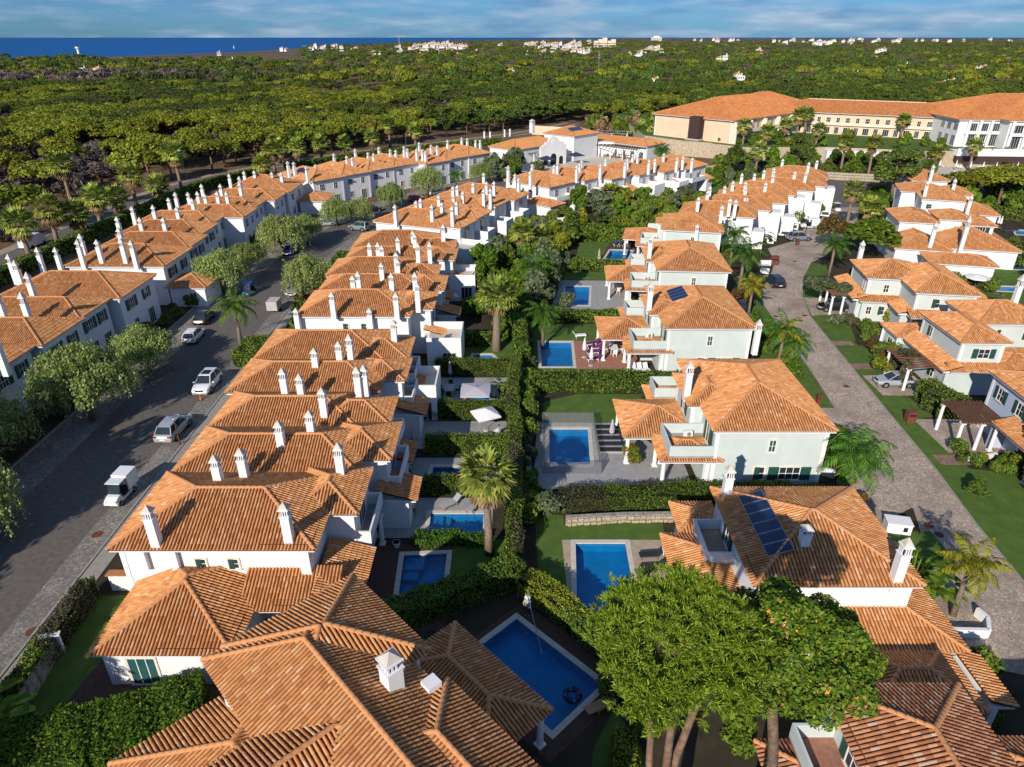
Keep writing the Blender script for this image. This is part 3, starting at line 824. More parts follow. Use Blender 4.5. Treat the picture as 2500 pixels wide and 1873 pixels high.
def feather_palm(H=5.0, nf=20, seed=0, mats=('bark_palm', 'palm_green'), L=2.9, droop=1.0, leaf=.62, trunk_r=.17, second=None, up=.9):
    """queen / date palm: arching pinnate fronds"""
    rr = random.Random(seed); mb = MB()
    mb.tube([(0, 0, -.1), (.05, .02, H * .5), (.0, .05, H)], [trunk_r * 1.4, trunk_r, trunk_r * .85], 9)
    V, F, I = [], [], []
    for k in range(nf):
        f = (k + .5) / nf; el = R(78) - f * R(95) + rr.uniform(-.1, .1); az = k * 2.39996 + rr.uniform(-.25, .25); m = 1 if second and rr.random() < .45 else 0
        p = Vector((0, .05, H)); h = Vector((math.cos(az), math.sin(az), 0)); side = Vector((-math.sin(az), math.cos(az), 0)); n = 13; prev = p
        ln = L * rr.uniform(.85, 1.1)
        for j in range(1, n + 1):
            e = el - droop * (j / n) ** 1.3 * 1.45; step = ln / n
            q = prev + (h * math.cos(e) + Vector((0, 0, math.sin(e)))) * step
            i = len(V); w = side * .02; V.extend([tuple(prev - w), tuple(prev + w), tuple(q + w), tuple(q - w)]); F.append((i, i + 1, i + 2, i + 3)); I.append(m)
            t = j / n; ll = leaf * (math.sin(math.pi * min(1, t * .86 + .14)) * .9 + .25)
            fw = (q - prev).normalized()
            for sgn in (-1, 1):
                for u in (0, .5):
                    a = prev.lerp(q, u); dv = (side * sgn * .85 + fw * .55 + Vector((0, 0, rr.uniform(-.55, .15) * up))).normalized()
                    tip = a + dv * ll + Vector((0, 0, -ll * .38)); mid = a + dv * ll * .5; ww = fw * .055
                    i = len(V); V.extend([tuple(a), tuple(mid - ww), tuple(tip), tuple(mid + ww)]); F.append((i, i + 1, i + 2, i + 3)); I.append(m)
            prev = q
    return mb.mesh('trunk', [mats[0]], True), np_mesh('crown', np.array(V), np.array(F), [mats[1]] + ([second] if second else []), I)

def pepper_tree(seed=0, H=6.5, R_=3.4, q=1.0, mat='pepper_leaf'):
    """weeping pepper tree: forked trunk, curtains of hanging leaflets"""
    rr = random.Random(seed); mb = MB(); fork = Vector((rr.uniform(-.3, .3), rr.uniform(-.3, .3), 1.7))
    mb.tube([(0, 0, -.1), (fork.x * .5, fork.y * .5, .9), tuple(fork)], [.28, .22, .18], 8)
    C, N, S, A = [], [], [], []
    n = 26
    for i in range(n):
        a = 2.39996 * i; r = R_ * math.sqrt((i + .5) / n) * .86; z = H * (.80 - .34 * (r / R_) ** 2) + rr.uniform(-.6, .6)
        c = Vector((r * math.cos(a), r * math.sin(a), z))
        if i % 3 == 0: limb_mb(mb, fork, tuple(c - Vector((0, 0, .5))), .12, .03, .12, 4, 5)
        k = int(25 * q); cr = rr.uniform(.8, 1.25)
        d = unit(rng.normal(size=(k, 3))); d[:, 2] = np.abs(d[:, 2]) * .7
        base = np.array(c) + d * cr * rng.uniform(.5, 1, (k, 1))
        ln = rng.uniform(.9, 2.3, k) * (1.15 if r > R_ * .5 else .7)
        for b, dd, l in zip(base, d, ln):
            m = int(9 + l * 6); t = np.linspace(0, 1, m)
            pts = b + np.outer(t, [dd[0] * .35, dd[1] * .35, 0]) + np.outer(t ** 1.15, [0, 0, -l]) + rng.normal(size=(m, 3)) * .09
            C.append(pts); nn = np.tile(np.array([dd[0], dd[1], .25]), (m, 1)) + rng.normal(size=(m, 3)) * .55; N.append(nn); S.append(rng.uniform(.075, .14, m)); A.append(np.tile([0, 0, -1.0], (m, 1)) + rng.normal(size=(m, 3)) * .3)
    V, F = leaves(np.concatenate(C), np.concatenate(N), np.concatenate(S), 2.1, np.concatenate(A))
    return mb.mesh('trunk', ['bark'], True), np_mesh('crown', V, F, [mat])

def shrub_mesh(kind, seed, leaf, q=1.0, size=.16, mat2=None, f2=.1):
    """unit shrub about 1 m radius standing on z=0"""
    rr = random.Random(seed); cs, rs = [], []
    if kind == 'ball':
        for i in range(12):
            d = Vector((rr.gauss(0, 1), rr.gauss(0, 1), rr.gauss(0, 1))).normalized() * .42; cs.append((d.x, d.y, .78 + d.z * .8)); rs.append(rr.uniform(.46, .6))
    elif kind == 'loose':
        for i in range(14):
            a = rr.uniform(0, 6.28); r = rr.uniform(0, .75); cs.append((r * math.cos(a), r * math.sin(a), rr.uniform(.3, 1.3))); rs.append(rr.uniform(.25, .5))
    elif kind == 'column':
        for i in range(16):
            z = .3 + 2.6 * i / 15; r = .35 * (1 - abs(i / 15 - .4) * .7); cs.append((rr.uniform(-r, r), rr.uniform(-r, r), z)); rs.append(rr.uniform(.34, .5))
    elif kind == 'tree':
        for i in range(18):
            a = rr.uniform(0, 6.28); r = rr.uniform(0, .8); cs.append((r * math.cos(a), r * math.sin(a), rr.uniform(1.2, 2.4))); rs.append(rr.uniform(.32, .52))
    elif kind == 'broad':
        for i in range(26):
            a = 2.39996 * i; r = 1.0 * math.sqrt((i + .5) / 26) * .85; cs.append((r * math.cos(a), r * math.sin(a), 1.0 + .75 * (1 - r * r) + rr.uniform(-.2, .15))); rs.append(rr.uniform(.22, .36))
    V, F = lobes(cs, rs, 90 * q, size / math.sqrt(q), 1.0, .1, .7, .6)
    I = np.zeros(len(F), int)
    if mat2: I[rng.random(len(F)) < f2] = 1
    return np_mesh('foliage', V, F, [leaf] + ([mat2] if mat2 else []), I)
_plants = {}
def shrub(name, label, cat, loc, s, kind='loose', leaf='hedge_leaf', group=None, q=1.0, sz=None, mat2=None, f2=.1, rz=None, trunk=None, size=.16):
    k = (kind, leaf, q, mat2, rnd.randint(0, 1), size)
    if k not in _plants: _plants[k] = shrub_mesh(kind, sum(map(ord, kind)) % 97 + k[4], leaf, q, size, mat2, f2)
    sc = (s, s, s if sz is None else sz)
    if trunk:
        t = thing(name, label, cat, loc, rnd.uniform(0, 6.28) if rz is None else rz, group)
        link('foliage', _plants[k], t, (0, 0, 0), scale=sc)
        mb = MB(); mb.tube([(0, 0, -.05), (.05, .03, trunk * .6), (.02, 0, trunk * 1.2)], [.09 * s, .07 * s, .05 * s], 7); mb.obj('trunk', ['bark'], t); return t
    return tag(link(name, _plants[k], None, loc, rnd.uniform(0, 6.28) if rz is None else rz, scale=sc), label, cat, group)

def hedge(label, pts, w, h, leaf='hedge_leaf', dens=55, size=.13, group=None, name='hedge', wav=.10, z=0.0, mat2=None, f2=.2, closed=False):
    """clipped hedge along a line of points"""
    P = [Vector((p[0], p[1], 0)) for p in pts]; t = thing(name, label, 'hedge', (P[0].x, P[0].y, z), 0, group)
    if dens >= 65: dens, size = dens * 1.7, size * .74
    core = MB(); C, N = [], []
    for a, b in zip(P[:-1], P[1:]):
        d = b - a; L = d.length; u = d / L; n = Vector((-u.y, u.x, 0)); c = w / 2 - .10
        A, B = a - P[0], b - P[0]
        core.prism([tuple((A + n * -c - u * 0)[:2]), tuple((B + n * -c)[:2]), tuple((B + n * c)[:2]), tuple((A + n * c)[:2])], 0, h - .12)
        for face, area in (('top', L * w), ('l', L * h), ('r', L * h), ('e0', w * h), ('e1', w * h)):
            k = int(area * dens * (1.25 if face == 'top' else 1.0)); s1, s2 = rng.random(k), rng.random(k)
            if face == 'top': q = np.outer(s1 * L, u) + np.outer((s2 - .5) * w, n); q[:, 2] = h; nn = np.array([0, 0, 1.])
            elif face == 'l': q = np.outer(s1 * L, u) + np.array(n) * w / 2; q[:, 2] = s2 * h; nn = np.array(n)
            elif face == 'r': q = np.outer(s1 * L, u) - np.array(n) * w / 2; q[:, 2] = s2 * h; nn = -np.array(n)
            elif face == 'e0': q = np.outer((s1 - .5) * w, n); q[:, 2] = s2 * h; nn = -np.array(u)
            else: q = np.outer((s1 - .5) * w, n) + np.array(u) * L; q[:, 2] = s2 * h; nn = np.array(u)
            wob = wav * (np.sin(q[:, 0:1] * 2.1 + q[:, 1:2] * 1.7 + 2 * q[:, 2:3]) + .8 * np.sin(q[:, 0:1] * .8 - q[:, 1:2] * 1.1 + 1)) + rng.normal(size=(k, 1)) * wav * .8
            C.append(q + np.array(A) + nn * wob); N.append(np.tile(nn, (k, 1)) + rng.normal(size=(k, 3)) * .42)
    C, N = np.concatenate(C), np.concatenate(N)
    V, F = leaves(C, N, size * rng.uniform(.7, 1.4, len(C)), 1.5)
    I = None; mats = [leaf]
    if mat2: mats.append(mat2); I = ((np.sin(C[:, 0] * .9 + C[:, 1] * .7) + np.sin(C[:, 0] * .37 - C[:, 1] * .5 + 1) + rng.normal(size=len(C)) * .4) > (1.3 - 2.2 * f2)).astype(int)
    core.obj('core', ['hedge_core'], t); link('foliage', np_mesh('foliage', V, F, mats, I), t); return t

def needle_pine(loc, label, trunks, crown_c, crown_r, ntuft, seed, mat='pine_needle'):
    """large near pine: leaning trunks, bare limbs, tufts of needles"""
    rr = random.Random(seed); t = thing('pine_tree', label, 'tree', loc)
    tops = []
    C = [Vector(crown_c[i]) for i in range(len(crown_c))]
    for bx, by, tx, ty, tz, r in trunks:
        mb = MB(); pts = limb_mb(mb, (bx, by, -.1), (tx, ty, tz), r, r * .6, .05, 6, 9); mb.obj('trunk', ['bark_pine'], t, smooth=True); tops.append(Vector((tx, ty, tz)))
    br = MB(); tips = []
    for c, rad, k in zip(C, crown_r, ntuft):
        src = min(tops, key=lambda q: (q - c).length)
        hub = src.lerp(c, .62); limb_mb(br, src, hub, .16, .08, .10, 4, 6)
        for i in range(k):
            d = Vector((rr.gauss(0, 1), rr.gauss(0, 1), rr.gauss(0, .75) + .25)).normalized() * rr.uniform(.55, 1.0)
            e = c + Vector((d.x * rad[0], d.y * rad[1], d.z * rad[2])); tips.append((e, (e - hub).normalized()))
            if i % 4 == 0: limb_mb(br, hub, e, .06, .02, .12, 3, 4)
    br.obj('branches', ['bark_pine'], t)
    V, F = [], []; b = 0
    for e, d in tips:
        for q in range(rr.randint(2, 4)):
            o = e + Vector((rr.gauss(0, .2), rr.gauss(0, .2), rr.gauss(0, .16))); ax = (d + Vector((rr.gauss(0, .45), rr.gauss(0, .45), .45 + rr.gauss(0, .3)))).normalized()
            n = 42; dirs = unit(np.array(ax) * .8 + rng.normal(size=(n, 3)) * .62); ln = rng.uniform(.16, .30, (n, 1))
            p0 = np.array(o) + rng.normal(size=(n, 3)) * .05; p1 = p0 + dirs * ln
            sd = unit(np.cross(dirs, rng.normal(size=(n, 3)))) * .019; mid = (p0 * .45 + p1 * .55)
            V.append(np.stack([p0, mid - sd, p1, mid + sd], 1).reshape(-1, 3)); F.append(np.arange(n * 4).reshape(-1, 4) + b); b += n * 4
    link('crown', np_mesh('crown', np.concatenate(V), np.concatenate(F), [mat]), t); return t
# ------------------------------------------------------------------ vehicles, furniture, people
def loft(mb, secs, m=0, close=True):
    """secs: list of rings (same number of points)"""
    n = len(secs[0]); base = []
    for r in secs: base.append(len(mb.v)); mb.v.extend([tuple(p) for p in r])
    for k in range(len(secs) - 1):
        for j in range(n):
            a, b = base[k] + j, base[k] + (j + 1) % n; c, d = base[k + 1] + (j + 1) % n, base[k + 1] + j
            mb.f.append((a, b, c, d)); mb.m.append(m)
    if close:
        mb.f.append(tuple(base[0] + n - 1 - j for j in range(n))); mb.m.append(m); mb.f.append(tuple(base[-1] + j for j in range(n))); mb.m.append(m)
def wheel_mesh(r):
    k = ('wheel', r)
    if k not in _mesh_cache:
        a = MB(); a.tube([(-.11, 0, 0), (.11, 0, 0)], [r, r], 16); b = MB(); b.tube([(-.115, 0, 0), (.115, 0, 0)], [r * .62, r * .62], 12)
        for i in range(5):
            q = i * 1.2566; b.obox((0, math.cos(q) * r * .32, math.sin(q) * r * .32), (.25, .06, r * .5), 0, 0, q - math.pi / 2)
        _mesh_cache[k] = (a.mesh('wheel', ['rubber'], False), b.mesh('rim', ['metal']))
    return _mesh_cache[k]
CARS = {  # profile along y (front +): (y, hood/belt z), roof line
    'suv': dict(L=4.75, W=1.92, H=1.70, belt=1.02, hood=1.02, cab=(-2.05, -1.55, .35, 1.15), wr=.37, wb=1.42),
    'hatch': dict(L=4.15, W=1.78, H=1.48, belt=.92, hood=.90, cab=(-1.85, -1.35, .25, 1.05), wr=.32, wb=1.27),
    'saloon': dict(L=4.6, W=1.82, H=1.45, belt=.92, hood=.90, cab=(-1.75, -.95, .25, 1.10), wr=.33, wb=1.38),
    'jeep': dict(L=4.2, W=1.85, H=1.80, belt=1.15, hood=1.12, cab=(-1.95, -1.80, .35, .62), wr=.40, wb=1.25)}
def car(label, kind, paint, loc, rz, group='cars parked along the streets', panorama=False, name='parked_car'):
    """rz: heading of the front, measured from +Y"""
    k = CARS[kind]; L, W, H, be, ho = k['L'], k['W'], k['H'], k['belt'], k['hood']; c0, c1, c2, c3 = k['cab']; t = thing(name, label, 'car', loc, rz, group)
    ck = ('car', kind, paint, panorama)
    if ck not in _mesh_cache:
        b = MB(); hw = W / 2
        ys = [-L/2, -L/2+.10, -L/2+.35, -k['wb'], -.5, .5, k['wb'], L/2-.45, L/2-.12, L/2]
        top = [be-.28, be-.06, be, be+.01, be+.01, be, ho, ho-.10, ho-.22, ho-.45]; wid = [.86, .94, .98, 1, 1, 1, 1, .97, .90, .78]
        secs = []
        for y, z, w in zip(ys, top, wid):
            x = hw * w; zb = .30 if abs(y) < L/2-.2 else .38
            secs.append([(-x*.92, y, zb), (x*.92, y, zb), (x, y, zb+.14), (x, y, z-.24), (x*.93, y, z-.04), (x*.80, y, z), (-x*.80, y, z), (-x*.93, y, z-.04), (-x, y, z-.24), (-x, y, zb+.14)])
        loft(b, secs)
        for s in (-1, 1):
            for y in (-k['wb'], k['wb']): b.tube([(s*(hw-.16), y, k['wr']), (s*(hw+.012), y, k['wr'])], [k['wr']+.06]*2, 14, 1)
        g = MB(); r = hw * .80; rt = hw * .66
        cab = [[(-r*1.06, y, be-.03), (r*1.06, y, be-.03), (x, y2, z), (-x, y2, z)] for y, y2, z, x in ((c0, c1, H-.09, rt), (c1*.5, c1*.5, H-.02, rt*1.03), (c2*.3, c2*.3, H-.02, rt*1.03), (c3, c2, H-.07, rt*.98))]
        loft(g, cab)
        rf = MB(); rr = rt * 1.04
        rs = [[(-rr, y, z-.05), (rr, y, z-.05), (rr*.9, y, z), (-rr*.9, y, z)] for y, z in ((c1-.10, H-.03), (c1*.5, H+.03), (c2*.3, H+.03), (c2+.08, H-.01))]
        loft(rf, rs)
        for s in (-1, 1):
            for ya, yb in ((c3, c2), (c0, c1)): rf.tube([(s*r*1.05, ya, be), (s*rt*1.0, yb, H-.06)], [.05, .05], 5)
            rf.tube([(s*r*1.06, (c1+c2)/2-.1, be), (s*rt*1.03, (c1+c2)/2-.1, H-.03)], [.045, .045], 5)
        if panorama: rf.box(-rt*.72, rt*.72, c1*.55, c2*.55, H+.028, H+.036, 1)
        li = MB(); 
        for s in (-1, 1): li.obox((s*hw*.66, L/2-.13, ho-.30), (.40, .16, .16), s*-.25)
        ta = MB()
        for s in (-1, 1): ta.obox((s*hw*.74, -L/2+.07, be-.16), (.38, .12, .15), s*.15)
        d = MB(); d.box(-.26, .26, -L/2-.012, -L/2+.05, .55, .67, 0); d.box(-.26, .26, L/2-.05, L/2+.012, .42, .54, 0)
        d.obox((0, L/2-.03, .70), (hw*.95, .08, .20), 0, 1)
        mi = MB()
        for s in (-1, 1): mi.obox((s*(hw+.09), c3-.28, be+.06), (.20, .12, .15))
        _mesh_cache[ck] = (b.mesh('body', [paint, 'black'], False), g.mesh('windows', ['glass']), rf.mesh('car_roof', [paint, 'black']), li.mesh('headlights', ['light_lens']), ta.mesh('tail_lights', ['tail_lens']), d.mesh('number_plates', ['plastic_white', 'black']), mi.mesh('mirrors', [paint]))
    b, g, rf, li, ta, d, mi = _mesh_cache[ck]
    bo = link('body', b, t); link('windows', g, t); link('car_roof', rf, t); link('headlight', li, bo); link('tail_light', ta, bo); link('number_plate', d, bo); link('mirror', mi, bo)
    w, r = wheel_mesh(k['wr'])
    for s in (-1, 1):
        for y in (-k['wb'], k['wb']):
            o = link('wheel', w, t, (s*(W/2-.10), y, k['wr'])); link('rim', r, o)
    return t
def cart(label, loc, rz, box=True, paint='paint_white', person_seat=False, group=None, bodyL=1.5):
    """electric utility cart: open cab with windscreen and roof, box body or bench behind"""
    t = thing('utility_cart' if box else 'golf_cart', label, 'cart', loc, rz, group)
    b = MB(); b.box(-.62, .62, -1.45, 1.45, .28, .46); 
    loft(b, [[(-.58, y, .3), (.58, y, .3), (.52, y, z), (-.52, y, z)] for y, z in ((.62, .92), (1.05, .86), (1.45, .68), (1.52, .5))])
    b.box(-.55, .55, -.25, .25, .46, .72, 1); b.box(-.55, .55, -.32, -.22, .72, 1.15, 1); b.obj('body', [paint, 'cloth_black'], t)
    f = MB()
    for s in (-1, 1):
        f.tube([(s*.55, .78, .9), (s*.52, .45, 1.82)], [.03, .03], 6); f.tube([(s*.55, -.3, .5), (s*.52, -.35, 1.82)], [.03, .03], 6)
    f.obj('frame', ['black'], t)
    g = MB(); g.poly([(-.5, .78, .92), (.5, .78, .92), (.48, .47, 1.78), (-.48, .47, 1.78)]); g.obj('windscreen', ['glass'], t)
    r = MB(); r.box(-.62, .62, -.55, .65, 1.82, 1.90)
    r.obj('cab_roof', [paint], t)
    if box:
        m = MB(); m.box(-.66, .66, -1.5-.35, -.36, .62, 1.98); m.box(-.67, .67, -1.86, -.355, 1.98, 2.03); m.obj('cargo_box', ['plastic_white'], t)
    else:
        m = MB(); m.box(-.55, .55, -1.35, -.75, .46, .70, 0); m.box(-.55, .55, -.85, -.75, .70, 1.1, 0); m.obj('rear_seat', ['cloth_black'], t)
    li = MB()
    for s in (-1, 1): li.obox((s*.4, 1.50, .62), (.18, .08, .12))
    li.obj('headlight', ['light_lens'], t)
    w, rm = wheel_mesh(.24)
    for s in (-1, 1):
        for y in (-1.0, 1.05): o = link('wheel', w, t, (s*.58, y, .24)); link('rim', rm, o)
    return t

def lounger(label, loc, rz, frame='plastic_white', pad='cloth_white', group='sun loungers', back=38, slat=False):
    k = ('lounger', frame, pad, back)
    if k not in _mesh_cache:
        f = MB(); 
        for s in (-1, 1):
            f.obox((s*.30, -.25, .30), (.05, 1.4, .06)); 
            for y in (-.85, .38): f.obox((s*.30, y, .14), (.05, .06, .30))
        for i in range(10): f.obox((0, -.92 + i*.14, .335), (.62, .09, .02))
        p = MB(); p.obox((0, -.27, .375), (.58, 1.36, .06)); b = MB(); a = R(back)
        b.obox((0, .40 + math.cos(a)*.33, .36 + math.sin(a)*.33), (.58, .70, .06), 0, 0, a); b.obox((0, .42, .27), (.5, .04, .2))
        _mesh_cache[k] = (f.mesh('frame', [frame]), p.mesh('seat_pad', [pad]), b.mesh('backrest', [pad]))
    t = thing('sun_lounger', label, 'sun lounger', loc, rz, group)
    for n, m in zip(('frame', 'seat_pad', 'backrest'), _mesh_cache[k]): link(n, m, t)
    return t
def parasol_closed(label, loc, h=2.5, cloth='cloth_white', group='folded parasols'):
    t = thing('folded_parasol', label, 'parasol', loc, rnd.uniform(0, 6), group)
    p = MB(); p.cyl(0, 0, 0, h, .025, .025, 8); p.cyl(0, 0, 0, .08, .28, .25, 12, 1); p.obj('pole', ['metal', 'concrete'], t)
    c = MB(); prev = None; secs = []
    for z, r in ((h*.36, .15), (h*.42, .24), (h*.6, .20), (h*.8, .13), (h*.97, .05), (h*1.0, .02)):
        secs.append([(math.cos(a)*r*(1 if i % 2 else .72), math.sin(a)*r*(1 if i % 2 else .72), z) for i, a in enumerate([j*math.pi/8 for j in range(16)])])
    loft(c, secs); c.obj('canopy', [cloth], t); return t
def parasol_open(label, loc, rz, r=1.5, h=2.5, cloth='cloth_white', square=True, arm=None, group=None, drop=.5):
    t = thing('open_parasol', label, 'parasol', loc, rz, group); n = 4 if square else 8
    c = MB(); off = Vector(arm) if arm else Vector((0, 0, 0)); k = n * 2
    ring = []
    for i in range(k):
        a = 2*math.pi*i/k + math.pi/4; rr = r*(1 if i % 2 == 0 else (.74 if square else .95)); ring.append((off.x + math.cos(a)*rr, off.y + math.sin(a)*rr, h - drop + (0 if i % 2 == 0 else .03)))
    top = (off.x, off.y, h)
    for i in range(k):
        c.poly([ring[i], ring[(i+1) % k], top]); a, b = ring[i], ring[(i+1) % k]; c.poly([(a[0], a[1], a[2]-.14), (b[0], b[1], b[2]-.14), b, a]); c.poly([(a[0], a[1], a[2]-.02), (top[0], top[1], top[2]-.03), (b[0], b[1], b[2]-.02)])
    c.obj('canopy', [cloth], t)
    p = MB()
    if arm:
        p.tube([(0, 0, 0), (0, 0, h*.95)], [.045, .045], 8); p.tube([(0, 0, h*.7), (off.x, off.y, h+.12)], [.035, .035], 8); p.tube([(0, 0, h*.95), (off.x*.5, off.y*.5, h+.1)], [.03, .03], 8)
        p.tube([(off.x, off.y, h+.12), (off.x, off.y, h-.3)], [.025, .025], 8); p.box(-.4, .4, -.4, .4, 0, .1, 1)
    else: p.cyl(0, 0, 0, h+.06, .03, .025, 8); p.cyl(0, 0, 0, .1, .32, .28, 14, 1)
    p.obj('pole', ['metal', 'concrete'], t); return t
def table(label, loc, rz, w=1.6, d=.9, mat='teak', n_ch=4, chair='teak', group='garden tables'):
    t = thing('garden_table', label, 'table', loc, rz, group); b = MB(); b.box(-w/2, w/2, -d/2, d/2, .70, .74); b.obj('table_top', [mat], t)
    for sx in (-1, 1):
        for sy in (-1, 1): MB().box(sx*(w/2-.08)-.03, sx*(w/2-.08)+.03, sy*(d/2-.08)-.03, sy*(d/2-.08)+.03, 0, .699).obj('leg', [mat], t)
    for i in range(n_ch):
        a = [(0, d/2+.38, math.pi), (0, -d/2-.38, 0), (w/2+.38, 0, math.pi/2), (-w/2-.38, 0, -math.pi/2), (w*.28, d/2+.4, math.pi), (w*.28, -d/2-.4, 0)][i]
        P = Matrix.Rotation(rz, 3, 'Z') @ Vector((a[0], a[1], 0)) + Vector(loc)
        ch = thing('garden_chair', 'chair drawn up to the ' + label, 'chair', P, rz + a[2], 'chairs at the ' + label[:40])
        k = ('chair', chair)
        if k not in _mesh_cache:
            s = MB(); s.box(-.24, .24, -.24, .24, .40, .46); bk = MB(); bk.obox((0, -.25, .70), (.48, .05, .5), 0, 0, -.12); l = MB().box(-.025, .025, -.025, .025, 0, .40)
            _mesh_cache[k] = (s.mesh('seat', [chair]), bk.mesh('backrest', [chair]), l.mesh('leg', [chair]))
        s, bk, l = _mesh_cache[k]; link('seat', s, ch); link('backrest', bk, ch)
        for sx in (-.2, .2):
            for sy in (-.2, .2): link('leg', l, ch, (sx, sy, 0))
    return t
def lamp_post(label, loc, h=3.0, mat='rust', group='street lamps'):
    t = thing('street_lamp', label, 'lamp', loc, 0, group); p = MB(); p.cyl(0, 0, 0, h, .06, .045, 8); p.cyl(0, 0, 0, .4, .10, .08, 8); p.obj('post', [mat], t)
    d = MB(); d.cyl(0, 0, h+.28, h+.36, .38, .10, 14); d.obj('lamp_shade', ['metal'], t); b = MB(); b.cyl(0, 0, h, h+.28, .10, .13, 10); b.obj('lamp_glass', ['light_lens'], t); return t
def person(label, loc, rz, joints, edges, radii, mats, clothing, head, hat=None, s=1.0):
    """one continuous body grown with a skin modifier; head, hat and clothes as parts"""
    t = thing('person', label, 'person', loc, rz); me = bpy.data.meshes.new('body'); me.from_pydata(joints, edges, [])
    o = link('body', me, t); md = o.modifiers.new('skin', 'SKIN'); md.use_smooth_shade = True
    for v, r in zip(me.skin_vertices[0].data, radii): v.radius = (r, r)
    me.skin_vertices[0].data[0].use_root = True
    sb = o.modifiers.new('sub', 'SUBSURF'); sb.levels = 1; sb.render_levels = 2
    m = NT('body_' + clothing[0]); tc = m.coord('Object'); sp = m.n('SeparateXYZ'); m.l(tc, sp.inputs[0])
    m.base(m.ramp(m.math('DIVIDE', sp.outputs[2], 2.0), clothing[1])); m.set(.85, .2); m.b.inputs['Roughness'].default_value = .85
    for n in m.t.nodes:
        if n.type == 'VALTORGB': n.color_ramp.interpolation = 'CONSTANT'
    me.materials.append(m.m)
    hd = MB(); secs = []
    hx, hy, hz = head
    for z, rx, ry in ((-.13, .04, .05), (-.10, .062, .075), (-.04, .075, .092), (.02, .080, .098), (.08, .072, .09), (.12, .04, .05), (.13, .01, .01)):
        secs.append([(hx + math.cos(a)*rx, hy + math.sin(a)*ry, hz + z) for a in [j*math.pi/6 for j in range(12)]])
    loft(hd, secs); hd.obox((hx, hy + .10, hz - .01), (.025, .03, .05)); hd.obox((hx - .085, hy, hz), (.02, .04, .06)); hd.obox((hx + .085, hy, hz), (.02, .04, .06)); hd.obj('head', ['skin'], t, smooth=True)
    hr = MB(); secs = [[(hx + math.cos(a)*r*.9, hy - .015 + math.sin(a)*r, hz + z) for a in [j*math.pi/6 for j in range(12)]] for z, r in ((-.03, .095), (.03, .106), (.09, .098), (.135, .06), (.145, .01))]
    loft(hr, secs); hr.obj('hair', ['wood_dark'], t)
    if hat:
        h = MB(); h.cyl(hx, hy, hz + .09, hz + .105, .21, .20, 16); h.cyl(hx, hy, hz + .105, hz + .20, .105, .09, 14); h.obj('hat', [hat], t)
    return t
def pergola(root, x0, x1, y0, y1, z, cols, mat='wood', n=9, along='y', colmat='white_trim', beam=.10):
    b = MB()
    if along == 'y':
        for x in (x0 + .15, x1 - .15): b.box(x-.06, x+.06, y0, y1, z-.18, z-.02)
    else:
        for y in (y0 + .15, y1 - .15): b.box(x0, x1, y-.06, y+.06, z-.18, z-.02)
    b.obj('beam', [mat], root)
    for i in range(n):
        if along == 'y':
            y = y0 + (y1 - y0) * (i + .5) / n; MB().box(x0-.15, x1+.15, y-beam/2, y+beam/2, z, z+.16).obj('slat', [mat], root)
        else:
            x = x0 + (x1 - x0) * (i + .5) / n; MB().box(x-beam/2, x+beam/2, y0-.15, y1+.15, z, z+.16).obj('slat', [mat], root)
    for cx, cy in cols:
        m = MB(); m.cyl(cx, cy, 0, z-.18, .17, .15, 12); m.box(cx-.22, cx+.22, cy-.22, cy+.22, z-.28, z-.181); m.obj('column', [colmat], root)
POOL_HOLES = []
def pool(label, poly, depth=.85, cop=.35, coping='coping', group='swimming pools', water=-.10, steps=None):
    """sunk basin with tiled walls, water surface and stone coping"""
    n = len(poly); cx = sum(p[0] for p in poly)/n; cy = sum(p[1] for p in poly)/n
    area = sum(poly[i][0]*poly[(i+1) % n][1] - poly[(i+1) % n][0]*poly[i][1] for i in range(n))
    if area < 0: poly = poly[::-1]
    loc = [(p[0]-cx, p[1]-cy) for p in poly]; t = thing('swimming_pool', label, 'pool', (cx, cy, 0), 0, group); POOL_HOLES.append(poly)
    def off(L, d):
        out = []
        for i in range(n):
            a, b, c = Vector(L[i-1]), Vector(L[i]), Vector(L[(i+1) % n]); u = (b-a).normalized(); v = (c-b).normalized(); nu = Vector((u.y, -u.x)); nv = Vector((v.y, -v.x)); k = (nu+nv); k = k / max(.3, k.dot(nu)); out.append(tuple(b + k*d))
        return out
    b = MB()
    for i in range(n):
        a, c = loc[i], loc[(i+1) % n]; b.poly([(a[0], a[1], .05), (c[0], c[1], .05), (c[0], c[1], -depth), (a[0], a[1], -depth)])
    b.poly([(p[0], p[1], -depth) for p in loc])
    if steps:
        for k, (x0, x1, y0, y1) in enumerate(steps): b.box(x0-cx, x1-cx, y0-cy, y1-cy, -depth+.01, -.22 - .2*k)
    b.obj('basin', ['pool_tile'], t)
    w = MB(); w.poly([(p[0], p[1], water) for p in loc]); w.obj('water', ['pool_water'], t)
    o = off(loc, cop); c = MB(); i_ = off(loc, -.03)
    for i in range(n):
        j = (i+1) % n; A, B, Cc, D = i_[i], i_[j], o[j], o[i]
        c.poly([(*A, .06), (*D, .06), (*Cc, .06), (*B, .06)]); c.poly([(*D, 0), (*Cc, 0), (*Cc, .06), (*D, .06)]); c.poly([(*A, .06), (*B, .06), (*B, -.05), (*A, -.05)])
    c.obj('coping', [coping], t); return t
